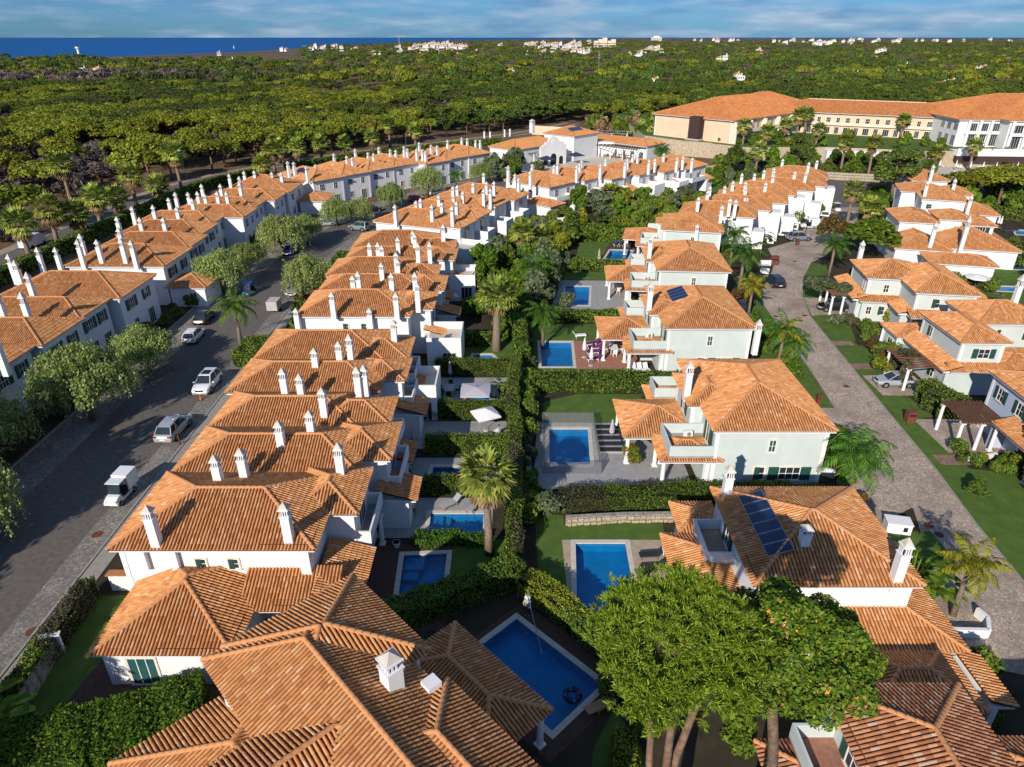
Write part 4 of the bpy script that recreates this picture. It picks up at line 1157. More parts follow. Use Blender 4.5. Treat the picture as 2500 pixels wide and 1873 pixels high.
# ------------------------------------------------------------------ pools first (the ground is cut open for them)
pool('small blue pool with steps beside red brick terrace of the terrace-end house', [(-8.0, 36.1), (-4.9, 36.1), (-4.9, 40.4), (-8.2, 40.2)], steps=[(-8.1, -6.6, 38.9, 40.3), (-8.1, -6.9, 38.0, 38.89)])
pool('bright pool with wide steps between wicker lounger and low leafy shrubs', [(-6.6, 42.7), (-2.3, 42.7), (-2.3, 45.3), (-6.7, 45.3)], steps=[(-6.6, -5.6, 43.2, 45.2), (-5.6, -5.0, 43.2, 45.2)])
pool('shaded narrow pool behind the tall fan palm with straw skirt', [(-7.2, 50.8), (-3.6, 50.8), (-3.6, 52.1), (-7.2, 52.1)])
pool('teal plunge pool half under the square lilac parasol', [(-5.0, 63.4), (-2.2, 63.4), (-2.2, 66.6), (-5.0, 66.6)])
pool('tiny kidney pool on lawn beside the stout palm trunk', [(-5.2, 74.6), (-2.0, 74.6), (-1.9, 75.6), (-2.6, 76.8), (-4.7, 76.8)])
pool('large deep blue pool with rounded end beside sand-coloured deck', [(4.4, 34.2), (5.6, 34.0), (6.0, 33.3), (6.8, 32.9), (7.7, 33.2), (8.6, 34.4), (8.8, 41.6), (4.9, 41.6)])
pool('rippled blue pool inside a see-through safety fence', [(3.4, 52.4), (7.2, 52.4), (7.6, 58.9), (3.7, 58.9)])
pool('rectangular pool next to purple loungers and folded parasols', [(3.5, 73.3), (7.3, 73.3), (7.6, 80.7), (3.6, 80.7)])
pool('pool in wide grey paved terrace with round olive bush at its corner', [(7.7, 94.3), (11.2, 94.1), (12.2, 102.6), (8.4, 102.8)])
pool('small pool in dark deck with three chairs lined up behind it', [(16.3, 117.2), (20.3, 117.1), (22.1, 122.9), (18.2, 123.3)])
_c = Vector((.3, 33.9)); _u = Vector((.70, -.714)); _v = Vector((-.714, -.70))
pool('long dark blue pool being cleaned, in the shade of the corner house', [tuple(_c), tuple(_c + _v * 4.5), tuple(_c + _v * 4.5 + _u * 7.4), tuple(_c + _u * 7.4)], coping='coping')
pool('narrow pool beside white round parasols behind the villa with twin gables', [tuple(zp(19, 1062, 1370)[:2]), tuple((zp(19, 1062, 1370) + Vector((9, -1.5, 0)))[:2]), tuple((zp(19, 1066, 1322) + Vector((9.4, -1.3, 0)))[:2]), tuple(zp(19, 1066, 1322)[:2])])
pool('shaded navy pool beside a row of dark loungers', [tuple(zp(19, 1140, 1150)[:2]), tuple((zp(19, 1140, 1150) + Vector((8, -1, 0)))[:2]), tuple((zp(19, 1180, 1050) + Vector((8, -1, 0)))[:2]), tuple(zp(19, 1180, 1050)[:2])])
pool('pale pool at lawn edge near two folded white parasols', [tuple(zp(19, 1250, 800)[:2]), tuple((zp(19, 1250, 800) + Vector((8, -2, 0)))[:2]), tuple((zp(19, 1225, 752) + Vector((9, -2, 0)))[:2]), tuple(zp(19, 1225, 752)[:2])])
pool('hotel pool surrounded by white loungers', [(133, 197), (150, 190), (153, 196), (136, 203)])

# ------------------------------------------------------------------ ground, sea, roads
coast = [tuple(px(x, y)[:2]) for x, y in ((-900, 150), (-300, 146), (0, 144), (230, 140), (450, 133), (600, 127), (720, 119), (860, 110), (1000, 104), (1130, 99.5))]
ground_poly = [(-600, -120), (700, -120), (16000, 9000), (16000, 17000), (2500, 17000)] + coast[::-1] + [(-2600, 300)]
def hill_z(x, y):
    d = math.hypot(x, y)
    return 0.0
sheet('ground', ground_poly, POOL_HOLES, 0.0, 'earth')
mb = MB(); mb.poly([(-40000, -2000, -6), (40000, -2000, -6), (40000, 42000, -6), (-40000, 42000, -6)]); struct('sea', mb, ['sea'])
beach = [(p[0], p[1]) for p in coast[:7]]
mb = MB()
for a, b in zip(beach[:-1], beach[1:]):
    n = Vector((-(b[1] - a[1]), b[0] - a[0])).normalized() * 30; mb.poly([(a[0] - n.x * 3, a[1] - n.y * 3, .4), (b[0] - n.x * 3, b[1] - n.y * 3, .4), (b[0] + n.x, b[1] + n.y, -5.5), (a[0] + n.x, a[1] + n.y, -5.5)])
struct('beach', mb, ['sand'])
def over(outer):
    def ins(p, L):
        c = False
        for i in range(len(L)):
            a, b = L[i], L[(i + 1) % len(L)]
            if (a[1] > p[1]) != (b[1] > p[1]) and p[0] < (b[0] - a[0]) * (p[1] - a[1]) / (b[1] - a[1]) + a[0]: c = not c
        return c
    return [h for h in POOL_HOLES if ins((sum(q[0] for q in h) / len(h), sum(q[1] for q in h) / len(h)), outer)]
def inpoly(p, L):
    c = False
    for i in range(len(L)):
        a, b = L[i], L[(i + 1) % len(L)]
        if (a[1] > p[1]) != (b[1] > p[1]) and p[0] < (b[0] - a[0]) * (p[1] - a[1]) / (b[1] - a[1]) + a[0]: c = not c
    return c
def lay(name, outer, z, mat, skirt=0.0):
    return sheet(name, outer, over(outer), z, mat, skirt=skirt)
lay('garden_soil', [(-31.2, 14), (70, 14), (125, 188), (60, 190), (0, 150), (-22, 120), (-30.6, 100)], .004, 'soil')
lay('garden_soil', [(-66, 40), (-46, 40), (-46, 160), (10, 215), (45, 225), (30, 250), (-40, 215), (-78, 170), (-78, 100), (-66, 90)], .004, 'soil')
# left street: asphalt with sett parking strips and kerbs
LR = smoothline([(-36.9, 5), (-37.2, 40), (-37.6, 75), (-37.8, 100), (-36.6, 122), (-32.5, 142), (-24, 162), (-11, 180), (3, 194)])
lay('parking_strip', ribbon(LR, 8.2, 5.8), .008, 'cobble_light')
lay('road', ribbon(LR, 4.2, 3.7), .012, 'asphalt')
lay('pavement', ribbon(LR[:30], -5.8, 7.2), .05, 'kerb', .05)
kb = MB()
for a, b in zip(LR[:-1], LR[1:]):
    d = (Vector(b) - Vector(a)); n = Vector((-d.y, d.x)).normalized(); a_, b_ = Vector(a), Vector(b)
    for o0, o1 in ((-5.66, -5.84), (8.1, 8.28)):
        q = [a_ + n * o0, b_ + n * o0, b_ + n * o1, a_ + n * o1]; kb.prism([tuple(p) for p in q], 0, .12)
struct('kerb', kb, ['kerb'])
# right street: setts
RR_l = [(29.2, 30), (30.8, 38), (33.4, 46), (33.7, 58), (34.2, 63), (35.2, 72), (36.2, 85), (37.0, 95), (39.2, 101.5), (43.5, 110), (46, 116), (47.5, 124), (54, 129), (60, 139), (66, 146), (73, 158)]
RR_r = [(36.0, 28), (36.7, 37), (37.3, 44), (38.4, 52), (39.2, 62), (40.2, 72.5), (41.2, 84), (41.8, 90), (43.8, 98), (47.3, 107), (52, 115.5), (56, 119.5), (65.7, 133.4), (73.5, 145.6), (80, 158.5)]
lay('road', RR_l + RR_r[::-1], .012, 'cobble')
kb = MB()
for L, s in ((RR_l[2:], -1), (RR_r, 1)):
    for a, b in zip(L[:-1], L[1:]):
        d = Vector(b) - Vector(a); n = Vector((d.y, -d.x)).normalized() * .14 * s; kb.prism([tuple(p) for p in ((Vector(a)), Vector(b), Vector(b) + n, Vector(a) + n)][::s], 0, .07)
struct('kerb', kb, ['kerb'])
mb = MB()
for k, x, y in ((7, 570, 1120), (7, 730, 1080), (7, 535, 1085), (12, 735, 672), (7, 665, 715), (11, 1815, 310), (11, 1860, 350)):
    p = zp(k, x, y); mb.cyl(p.x, p.y, .013, .02, .36, .36, 14)
p = zp(9, 135, 1095); mb.cyl(p.x, p.y, .013, .02, .42, .42, 14); p = zp(9, 405, 690); mb.cyl(p.x, p.y, .013, .02, .42, .42, 14)
struct('road_manhole_covers', mb, ['rust'])
for c in ((rect(41.2, 47.5, 54.5, 60.8)), (rect(40.6, 46.5, 66.0, 71.0)), [(42.2, 90.0), (48, 91), (48.6, 97), (43.9, 97.5)], rect(28.5, 34.2, 58.5, 63.2), [(26.5, 29.5), (30, 29.5), (32.2, 38), (28, 38)], [(28.6, 43.2), (33.2, 46), (33.6, 52), (28.6, 50)]):
    lay('driveway', c, .016, 'cobble')
for c in (rect(39.4, 43.0, 52.4, 54.1), rect(40.3, 43.4, 72.6, 74.2), rect(41.0, 43.6, 79.6, 81.0)):
    lay('path', c, .018, 'pavers')
# verges and lawns
def verge(L, w): return L + [(p[0] + w, p[1]) for p in L][::-1]
lay('verge', verge(RR_r[1:9], 3.2), .007, 'grass'); lay('verge', verge(RR_l[3:9], -2.6)[::-1], .007, 'grass')
lay('lawn', [(1.9, 37.0), (3.9, 34.5), (4.2, 45.0), (1.9, 45.5)], .008, 'grass')
lay('terrace', [(-8, 203), (8, 202), (22, 211), (37, 213), (46, 221), (24, 240), (9, 216), (-6, 217)], .012, 'coping')
lay('driveway', [(76, 152), (80, 158.5), (90, 178), (96, 188), (78, 193), (72, 176), (71, 158)], .009, 'asphalt')
lay('lawn', [(46, 178), (70, 165), (72, 178), (77, 192), (58, 203), (46, 196)], .008, 'grass')
for c in ([(38.2, 41), (45.5, 38), (45.5, 51), (39.0, 52.3)], [(39.4, 61.2), (43.6, 61.2), (43.2, 65.8), (39.6, 65.8)], [(40.4, 71.2), (43.5, 71.2), (43.5, 72.5), (40.5, 72.5)], [(40.5, 74.3), (44.6, 74.3), (44.6, 79.5), (41.0, 79.5)], [(41.3, 81.1), (44.4, 81.1), (46.6, 88.4), (41.8, 88.4)],
          [(43.7, 98), (46.8, 98), (50, 106), (47.4, 106.5)], [(47.8, 108), (52, 108), (54, 114), (52.2, 115.2)], rect(28.4, 33.2, 39, 43), [(29.5, 66), (34.4, 66), (35.6, 82), (29.8, 82)], [(30.5, 86), (36, 86), (36.8, 94), (31, 94)], [(37.5, 99.6), (41.6, 108.2), (39, 110), (34, 101)]):
    lay('lawn', c, .022, 'grass')
for c in ([(3.4, 41.9), (11.9, 41.9), (12.2, 44.2), (4.4, 44.2)], [(3.0, 60.0), (11.5, 60.0), (14.4, 66.3), (7.3, 66.4), (3.4, 64.6)], [(2.4, 72.0), (14.0, 72.0), (12, 86.8), (3, 86.6)], [(6.5, 105.8), (15.4, 105.8), (17, 110.5), (8, 110.5)], [(10.5, 112.5), (22.5, 112.5), (25, 129), (13, 129)],
          [(-6.5, 72.3), (0.2, 72.3), (0.2, 83), (-7, 83)], [(-4.6, 34.5), (.2, 36.5), (.2, 42), (-4.6, 42)], rect(-29.5, -24, 22, 36), [(3.5, 19), (9.5, 19), (6, 27), (4.5, 24.5)], [(62, 70), (80, 70), (90, 150), (100, 175), (80, 130)]):
    lay('lawn', c, .010, 'grass')
# terraces and decks
lay('terrace', [(-10.6, 32.8), (-4.5, 32.8), (-4.5, 41.4), (-10.6, 41.4)], .016, 'deck_dark')
lay('terrace', [(-10.6, 42.2), (-1.6, 42.2), (-1.6, 47.4), (-10.6, 47.4)], .016, 'deck_grey')
lay('terrace', [(-10.4, 48.8), (-1.2, 48.8), (-1.2, 53.6), (-10.4, 53.6)], .016, 'deck_grey')
lay('terrace', [(-10.0, 55.2), (-.4, 55.2), (-.4, 60.4), (-10.0, 60.4)], .016, 'deck_grey')
lay('terrace', [(-10.0, 61.8), (-.3, 61.8), (-.3, 70.4), (-10.0, 70.4)], .016, 'deck_grey')
lay('terrace', [(-9.8, 73.0), (-5.6, 73.0), (-6.4, 82), (-9.8, 82)], .016, 'deck_brick')
lay('terrace', [(3.9, 32.3), (12.0, 32.3), (12.0, 41.95), (3.9, 41.95)], .026, 'deck_sand')
lay('terrace', [(1.9, 48.7), (15.8, 48.7), (15.8, 52.4), (11.0, 60.0), (2.5, 60.2)], .026, 'deck_grey')
lay('terrace', [(7.25, 72.7), (15.6, 72.7), (15.6, 81.0), (7.9, 81.0)], .026, 'deck_brick')
lay('terrace', [(5.7, 92.6), (17.5, 92.3), (18, 105.4), (7.4, 105.6)], .026, 'deck_grey')
lay('terrace', [(15.8, 116.6), (24.5, 114.5), (26.5, 127), (18.6, 128.2), (17.4, 124.2)], .026, 'deck_dark')
lay('terrace', rot([(-.6, -.7), (8.2, -.7), (8.2, 6.2), (-.6, 6.2)], (.3, 33.9), math.atan2(-.714, .70))[:4] if False else [tuple(_c - _u * .8 - _v * 1.4), tuple(_c + _u * 8.6 - _v * 1.4), tuple(_c + _u * 8.6 + _v * 6.0), tuple(_c - _u * .8 + _v * 6.0)], .026, 'deck_dark')
lay('terrace', [(-26.5, 25.5), (-17, 26.5), (-17, 34), (-25.8, 31.2)], .016, 'deck_dark')
lay('terrace', [tuple(zp(19, x, y)[:2]) for x, y in ((900, 1150), (990, 1000), (1180, 1040), (1140, 1150))], .026, 'deck_grey')
lay('terrace', [tuple(zp(19, x, y)[:2]) for x, y in ((830, 1310), (1070, 1318), (1055, 1375), (820, 1360))], .026, 'deck_brick')
lay('hotel_pool_deck', [(118, 205), (122, 193), (165, 178), (200, 186), (200, 215), (122, 214)], .01, 'coping')
# back road behind the left terrace, path, and clearings
BR = smoothline([(-90.5, 40), (-90, 100), (-89.6, 140), (-89.6, 168), (-85, 192), (-72, 216), (-50, 243), (-20, 270), (6, 296), (28, 330)])
lay('pavement', ribbon(BR, 4.4, -2.0), .008, 'dry_path')
lay('road', ribbon(BR, 1.9, 1.9), .012, 'asphalt')
lay('pavement', ribbon(BR, -2.0, 3.2), .05, 'kerb', .05)
mb = MB(); mb.box(1.25, 1.75, 44, 74, 0, .5); struct('garden_wall', mb, ['concrete_old'])
# ------------------------------------------------------------------ terrace of five beside the left street, nearest block (garden pools to the east)
T1 = 'staggered terrace beside the street with the box cart'
def chs(k, L, z=6.9): return [(zp(k, a[0], a[1], z), a[2] if len(a) > 2 else 1.0) for a in L]
h = townhouse('end terraced house with long low tiled wing and green glazed door', T1, (-25.7, -12.5, 33.8, 42.4), (-15.4, -10.5, 37.4, 43.0), lod=0, pieces=300, chim=chs(10, [(335, 575), (955, 562)], 7.0))
ox, oy = h.o.x, h.o.y
# low wing and lean-to roofs of the end house
h.block(-24.6 - ox, -16.2 - ox, 28.2 - oy, 37.0 - oy, 3.0, .42)
h.shed(-17.2 - ox, -11.0 - ox, 31.6 - oy, 34.4 - oy, 3.0, 'S', .42)
h.shed(-12.6 - ox, -9.6 - ox, 32.2 - oy, 37.6 - oy, 3.0, 'E', .30)
h.walls(-17 - ox, -11.4 - ox, 33.9 - oy, 34.6 - oy, 0, 3.0); h.walls(-12.2 - ox, -10.6 - ox, 34.0 - oy, 42.5 - oy, 0, 3.0)
h.win('S', 28.65 - oy, -22.0 - ox, .05, 1.7, 2.2, 'plain', green=2)
for x in (-21.7, -23.7): h.C.box(x - ox - .22, x - ox + .22, 33.9 - oy, 34.3 - oy, 4.2 if x < -22 else 3.2, 5.8)
h.W.box(-13.6 - ox, -12.95 - ox, 33.8 - oy, 34.3 - oy, 3, 5.8)
h.balcony(-11.6 - ox, -9.9 - ox, 37.9 - oy, 42.6 - oy, 3.1, 1.0, sides='SEN')
h.column(-16.9 - ox, 31.8 - oy, 2.8); h.column(-10.0 - ox, 41.5 - oy, 2.8)
h.finish()
R1 = [('second house of the terrace by the box cart, four slotted chimneys on its roof', (-25.4, -11.5, 42.4, 49.1), (-14.6, -9.3, 44.1, 49.8), [(440, 1285), (640, 1228), (935, 1000), (1405, 1205, 1.1)], None),
      ('third house of the terrace by the box cart, brown hedge along its street side', (-25.3, -13.0, 49.1, 55.3), (-16.4, -10.3, 49.5, 54.4), [(1175, 915), (1272, 727)], None),
      ('fourth house of the terrace, beside the white SUV, with white roof terrace box', (-26.2, -12.1, 55.2, 62.4), (-15.0, -10.1, 57.6, 62.6), [(965, 582, 1.1), (1095, 612), (1545, 570, 1.1), (1600, 555, 1.1)], (-11.4, -7.6, 60.6, 65.2)),
      ('far end house of the first terrace, behind clipped hedge and feather palm', (-26.1, -13.0, 62.5, 70.2), (-16.2, -10.5, 62.5, 68.0), [(1210, 395), (1400, 340), (1485, 315, 1.2), (1830, 160)], None)]
for lb, m, w, c, tr in R1:
    h = townhouse(lb, T1, m, w, lod=0 if m[2] < 50 else 1, chim=chs(13, c), terrace=tr, south=False)
    ox, oy = h.o.x, h.o.y
    h.shed(w[1] - 1.2 - ox, w[1] + 1.9 - ox, w[2] - 1.0 - oy, w[2] + 2.2 - oy, 2.9, 'E', .3); h.walls(w[1] - 1.0 - ox, w[1] + 1.2 - ox, w[2] - .7 - oy, w[2] + 2.0 - oy, 0, 2.7)
    h.balcony(w[1] - .9 - ox, w[1] + .5 - ox, w[2] + .6 - oy, w[3] - .4 - oy, 3.1, .95, sides='SEN'); h.finish()
T2 = 'second terrace between the street and the tall garden palm'
R2 = [('end house of the second terrace, white gable wall with two green shuttered windows', (-25.2, -11.8, 74.4, 83.1), (-14.6, -9.4, 76.7, 82.7), [(420, 765), (990, 770), (1180, 695, 1.15)], (-9.9, -5.9, 72.6, 77.8)),
      ('second house of the second terrace, shaded lean-to by lilac garden sail', (-24.8, -11.4, 83.3, 89.4), (-14, -8.7, 83.6, 89.3), [(605, 605), (655, 600, 1.2), (950, 605, 1.15), (1160, 600, 1.15)], None),
      ('middle house of the second terrace, deep hip above weeping street tree', (-25.4, -12.2, 89.4, 97.0), (-15, -10.1, 89.6, 94.2), [(860, 485), (1005, 450), (990, 385)], None),
      ('fourth house of the second terrace, six chimneys in a cluster', (-24.5, -11.2, 97.1, 102.8), (-13.8, -8.3, 97.0, 102.6), [(755, 320, 1.2), (830, 320, 1.2), (863, 320), (1185, 325, 1.2), (1290, 325, 1.25), (1005, 240)], (-9.2, -5.4, 96.0, 101.2)),
      ('far end house of the second terrace, beside bright green street hedge', (-24.7, -11.6, 102.9, 111.5), (-14.6, -8.8, 102.9, 107.6), [(1140, 180), (1155, 208), (1410, 130, 1.1)], None)]
for lb, m, w, c, tr in R2:
    h = townhouse(lb, T2, m, w, lod=1, chim=chs(14, c), terrace=tr, south=m[2] < 75)
    ox, oy = h.o.x, h.o.y
    h.shed(w[1] - 1.2 - ox, w[1] + 1.9 - ox, w[2] - 1.0 - oy, w[2] + 2.0 - oy, 2.9, 'E', .3); h.walls(w[1] - 1.0 - ox, w[1] + 1.2 - ox, w[2] - .7 - oy, w[2] + 1.8 - oy, 0, 2.7)
    if m[2] < 75:
        for x, y in ((170, 952), (810, 932)):
            q = zp(14, x, y, 3.2); h.W.box(q.x - ox - .28, q.x - ox + .28, 74.45 - oy, 74.9 - oy, 0, 5.8); h.chimney((q.x, 74.2, 5.0), .95)
    h.finish()
# third terrace, turned 22 degrees
T3 = 'third terrace turned towards the club house'
rz3 = R(-22.8)
for i, (lb, m, w) in enumerate((('end house of the turned terrace, white walled roof terrace with two air conditioners', (0, 13.6, 0, 9.2), (10.6, 16.6, 1.6, 8.0)), ('second house of the turned terrace, beside the parked dark jeep', (0, 13.4, 8.0, 16.6), (10.4, 16.2, 8.3, 15.5)),
        ('third house of the turned terrace, beside the parked red car', (0, 13.2, 16.4, 25.0), (10.0, 15.4, 18.8, 25.2)), ('last house of the turned terrace, dark hedge against its east side', (0, 13.4, 24.8, 34), (10.2, 16.6, 25.6, 33.6)))):
    c = [[(1095, 795, 1.2), (1560, 808, 1.2), (1395, 795, 1.2)], [(1265, 738), (1303, 738, 1.2), (1475, 752), (1595, 765, 1.2), (1450, 690)], [(1565, 612), (1600, 612, 1.1), (1570, 680), (1645, 655), (1815, 645, 1.1), (1870, 650, 1.2)], [(1730, 582), (1838, 572), (1898, 578, 1.1), (2070, 525), (1815, 495)]][i]
    h = townhouse(lb, T3, m, w, rz=rz3, origin=(-24.6, 120.3), lod=2, chim=chs(5, c), south=i == 0)
    if i == 0: h.terrace_box(15.4, 21.5, -3.4, 2.6, 3.1, .9); h.ac(16.6, -2.2, 3.1); h.ac(18.0, -1.9, 3.1)
    else: h.terrace_box(15.6, 18.4, m[2] + .6, m[2] + 4, 3.0, .9)
    h.finish()
# left terraces across the street (street on their east side)
T4 = 'terrace behind the weeping pepper trees'
L4 = [('left terrace house at the very edge of view by the street', (-63.0, -50.0, 50.9, 58.4)), ('left terrace house half outside view, nearest the big weeping tree', (-63.0, -50.2, 58.4, 65.9)), ('left terrace house whose windows look over the big weeping tree', (-63.5, -49.4, 65.8, 73.8)), ('left terrace house with two tall chimneys behind the bare-branched pepper tree', (-64.0, -49.9, 73.7, 80.5)), ('last left terrace house before the gap with the low tiled porch', (-64.5, -48.7, 80.4, 90.2))]
C4 = [[], [], [(25, 880, 1.4)], [(50, 515, 1.5), (260, 512, 1.5)], [(305, 322, 1.5), (190, 190, 1.4)]]
for (lb, m), c in zip(L4, C4):
    h = townhouse(lb, T4, m, None, lod=1, chim=chs(17, c, 7.0), street='E', south=False); h.finish()
L5 = [('front house of the long left terrace, white gable wall and tall chimneys', (-63.5, -49.3, 93.8, 103.4)), ('second house of the long left terrace', (-64, -49.9, 103.3, 110.8)), ('third house of the long left terrace', (-65, -51.2, 110.7, 118.6)), ('fourth house of the long left terrace, set back above the white cart', (-66, -52.2, 118.5, 125.6)),
      ('fifth house of the long left terrace, projecting to the street trees', (-62.5, -48.4, 123.4, 130.7)), ('sixth house of the long left terrace', (-63, -49.0, 130.6, 137.6)), ('seventh house of the long left terrace', (-61.5, -47.1, 137.5, 145.0)), ('last house of the long left terrace beside its low tiled annex', (-61, -46.6, 145, 157.5))]
C5 = [[(530, 510, 1.3), (545, 470, 1.3), (650, 500, 1.2), (805, 500, 1.3), (870, 515, 1.3)], [(790, 425, 1.3), (775, 340, 1.2)], [(920, 345, 1.2), (1070, 345, 1.2)], [(870, 270, 1.2), (1005, 268, 1.3), (1155, 270, 1.2)], [(1100, 200, 1.1), (1250, 205, 1.1), (1145, 178, 1.3)], [(1225, 170, 1.2), (1285, 165, 1.2), (1330, 165), (1410, 165, 1.2), (1470, 165, 1.2)], [(1310, 113, 1.2), (1430, 113, 1.2), (1555, 115, 1.4)], [(1485, 40, 1.2), (1580, 22, 1.2), (1645, 18, 1.2), (1755, 15), (1815, 18), (1550, 60, 1.2)]]
for i, ((lb, m), c) in enumerate(zip(L5, C5)):
    h = townhouse(lb, 'long terrace left of the street', m, None, lod=1 if i < 3 else 2, chim=chs(4, c, 7.0), street='E', south=i == 0)
    ox, oy = h.o.x, h.o.y
    if i == 0: h.block(-49.6 - ox, -43.8 - ox, 93.2 - oy, 99.4 - oy, 3.0, .38); h.win('S', 93.65 - oy, -46 - ox, .1, 1.0, 2.0, 'plain', green=True)
    if i == 7: h.block(-47 - ox, -40.5 - ox, 151 - oy, 158.6 - oy, 3.0, .38)
    for q in ((110, 660), (290, 610), (405, 610)) if i == 0 else (): 
        p_ = zp(4, *q, 3.0); h.chimney((p_.x, p_.y, 4.2), 1.4)
    h.finish()
# terrace that closes the street, turned 40 degrees
rz6 = R(-41.5)
def along(o, d, t): return (o[0] + math.cos(d) * t, o[1] + math.sin(d) * t)
C6 = [[(220, 410, 1.2), (268, 408, 1.1), (372, 445, 1.1), (443, 388, .6)], [(595, 340, 1.2), (700, 360, 1.2), (745, 365, 1.1)], [(768, 300, 1.2), (872, 322, 1.1), (918, 330, 1.1)], [(960, 275, 1.1), (1052, 295, 1.1), (1098, 300, 1.1)], [(1165, 270, 1.1), (1192, 280), (1288, 240, 1.2), (1268, 290, 1.1)], [(1315, 295, 1.1), (1340, 300), (1385, 255, 1.1), (1435, 262, 1.1)], [(1520, 220, 1.2), (1635, 185), (1680, 192), (1748, 205), (1785, 212, 1.1)]]
for i in range(7):
    o = along((-44.7, 156.7), R(48.5), i * 8.2); st = [0, -.6, -1.4, -1.6, 1.4, .2, .4][i]
    h = townhouse(['corner house with solar panel closing the street', 'second house of the terrace closing the street', 'third house of the terrace closing the street', 'fourth house of the terrace closing the street', 'fifth house of the terrace closing the street, projecting forward', 'sixth house of the terrace closing the street', 'last house of the terrace closing the street, beside the club pergola'][i],
                  'terrace closing the end of the street', (-14.5 + st, st, 0, 9.0), None, rz=rz6, origin=o, lod=2, chim=chs(5, C6[i], 7.0), street='E', south=False)
    if i == 0: solar(h, (-9.5, 2.2, 6.0 + .4 * 2.2), 1, 3, (1, 0, 0), (0, .93, .37), 1.1, 1.7)
    h.finish()
# row with white roof terraces below the club house
P7 = [((8.1, 150.2), 0, 10), ((16.4, 157.8), 0, 8.2), ((22.8, 159.6), 0, 8.6), ((30.0, 164.8), 0, 8.6), ((36.6, 168.8), 0, 8.0), ((42.6, 172.2), 0, 11)]
C7 = [[(260, 735, 1.1), (490, 800, 1.2), (508, 700), (330, 820, 1.1), (368, 868, 1.1)], [(735, 720, 1.1), (770, 680), (970, 735, 1.2)], [(1000, 690), (1020, 660), (1215, 710, 1.1)], [(1270, 650, 1.1), (1470, 690, 1.1), (1495, 640)], [(1718, 660, 1.1), (1780, 640), (1600, 600), (1550, 590)], [(1870, 580), (2008, 635, 1.1), (2070, 615), (2165, 640, 1.1)]]
for i, (o, st, D) in enumerate(P7):
    h = townhouse(['corner house below the club house, double garden windows with green shutters', 'second house below the club house', 'third house below the club house', 'fourth house below the club house, wide white terrace box', 'fifth house below the club house, wide white terrace box', 'end house below the club house, above the topiary trees'][i],
                  'row of houses below the club house', (-13.5, 0, 0, D), None, rz=R(-42), origin=o, lod=2, chim=chs(22, C7[i], 7.0), street='E', south=i == 0)
    h.shed(-.6, 2.4, D - 3.4, D - .2, 3.0, 'E', .3); h.walls(-.5, 1.8, D - 3.2, D - .4, 0, 2.8)
    if i in (3, 4): h.terrace_box(-.5, 4.0, .4, 5.0, 3.2, .95)
    else: h.balcony(-.4, 1.6, .6, D - 3.6, 3.1, .9, sides='SEN')
    if i == 0: h.block(-4.5, 3.8, -4.2, 1.0, 3.1, .35)
    h.finish()
# stepped terrace on the right, seen along its white party walls
Q8 = [((43.9, 122.9), 8), ((48.6, 128.7), 8), ((53.8, 134.5), 9), ((58.4, 142.4), 8), ((64, 146.7), 8), ((68.6, 151.8), 9), ((72.3, 160.1), 9)]
C8 = [[(165, 430, 1.1), (220, 372), (258, 380)], [(70, 315), (85, 290, 1.1), (8, 360)], [(325, 285), (325, 250), (185, 280)], [(240, 245), (460, 255), (510, 200)], [(300, 190), (515, 170), (385, 190)], [(450, 165), (655, 175), (730, 180)], [(575, 85), (750, 110), (805, 95), (515, 150)]]
for i, (o, D) in enumerate(Q8):
    h = townhouse('%s house of the stepped terrace beside the sett road, tall white party wall' % ['first', 'second', 'third', 'fourth', 'fifth', 'sixth', 'last'][i], 'stepped terrace beside the sett road', (-13.6, 0, 0, D), None, rz=R(-19), origin=o, lod=2, chim=chs(7, C8[i], 7.0), street='E', south=False)
    h.walls(-.6, 1.8, 1.2, 4.5, 0, 5.4 if i % 2 else 3.2)
    if i == 1: h.ac(-4.8, 1.8, 7.0)
    h.finish()
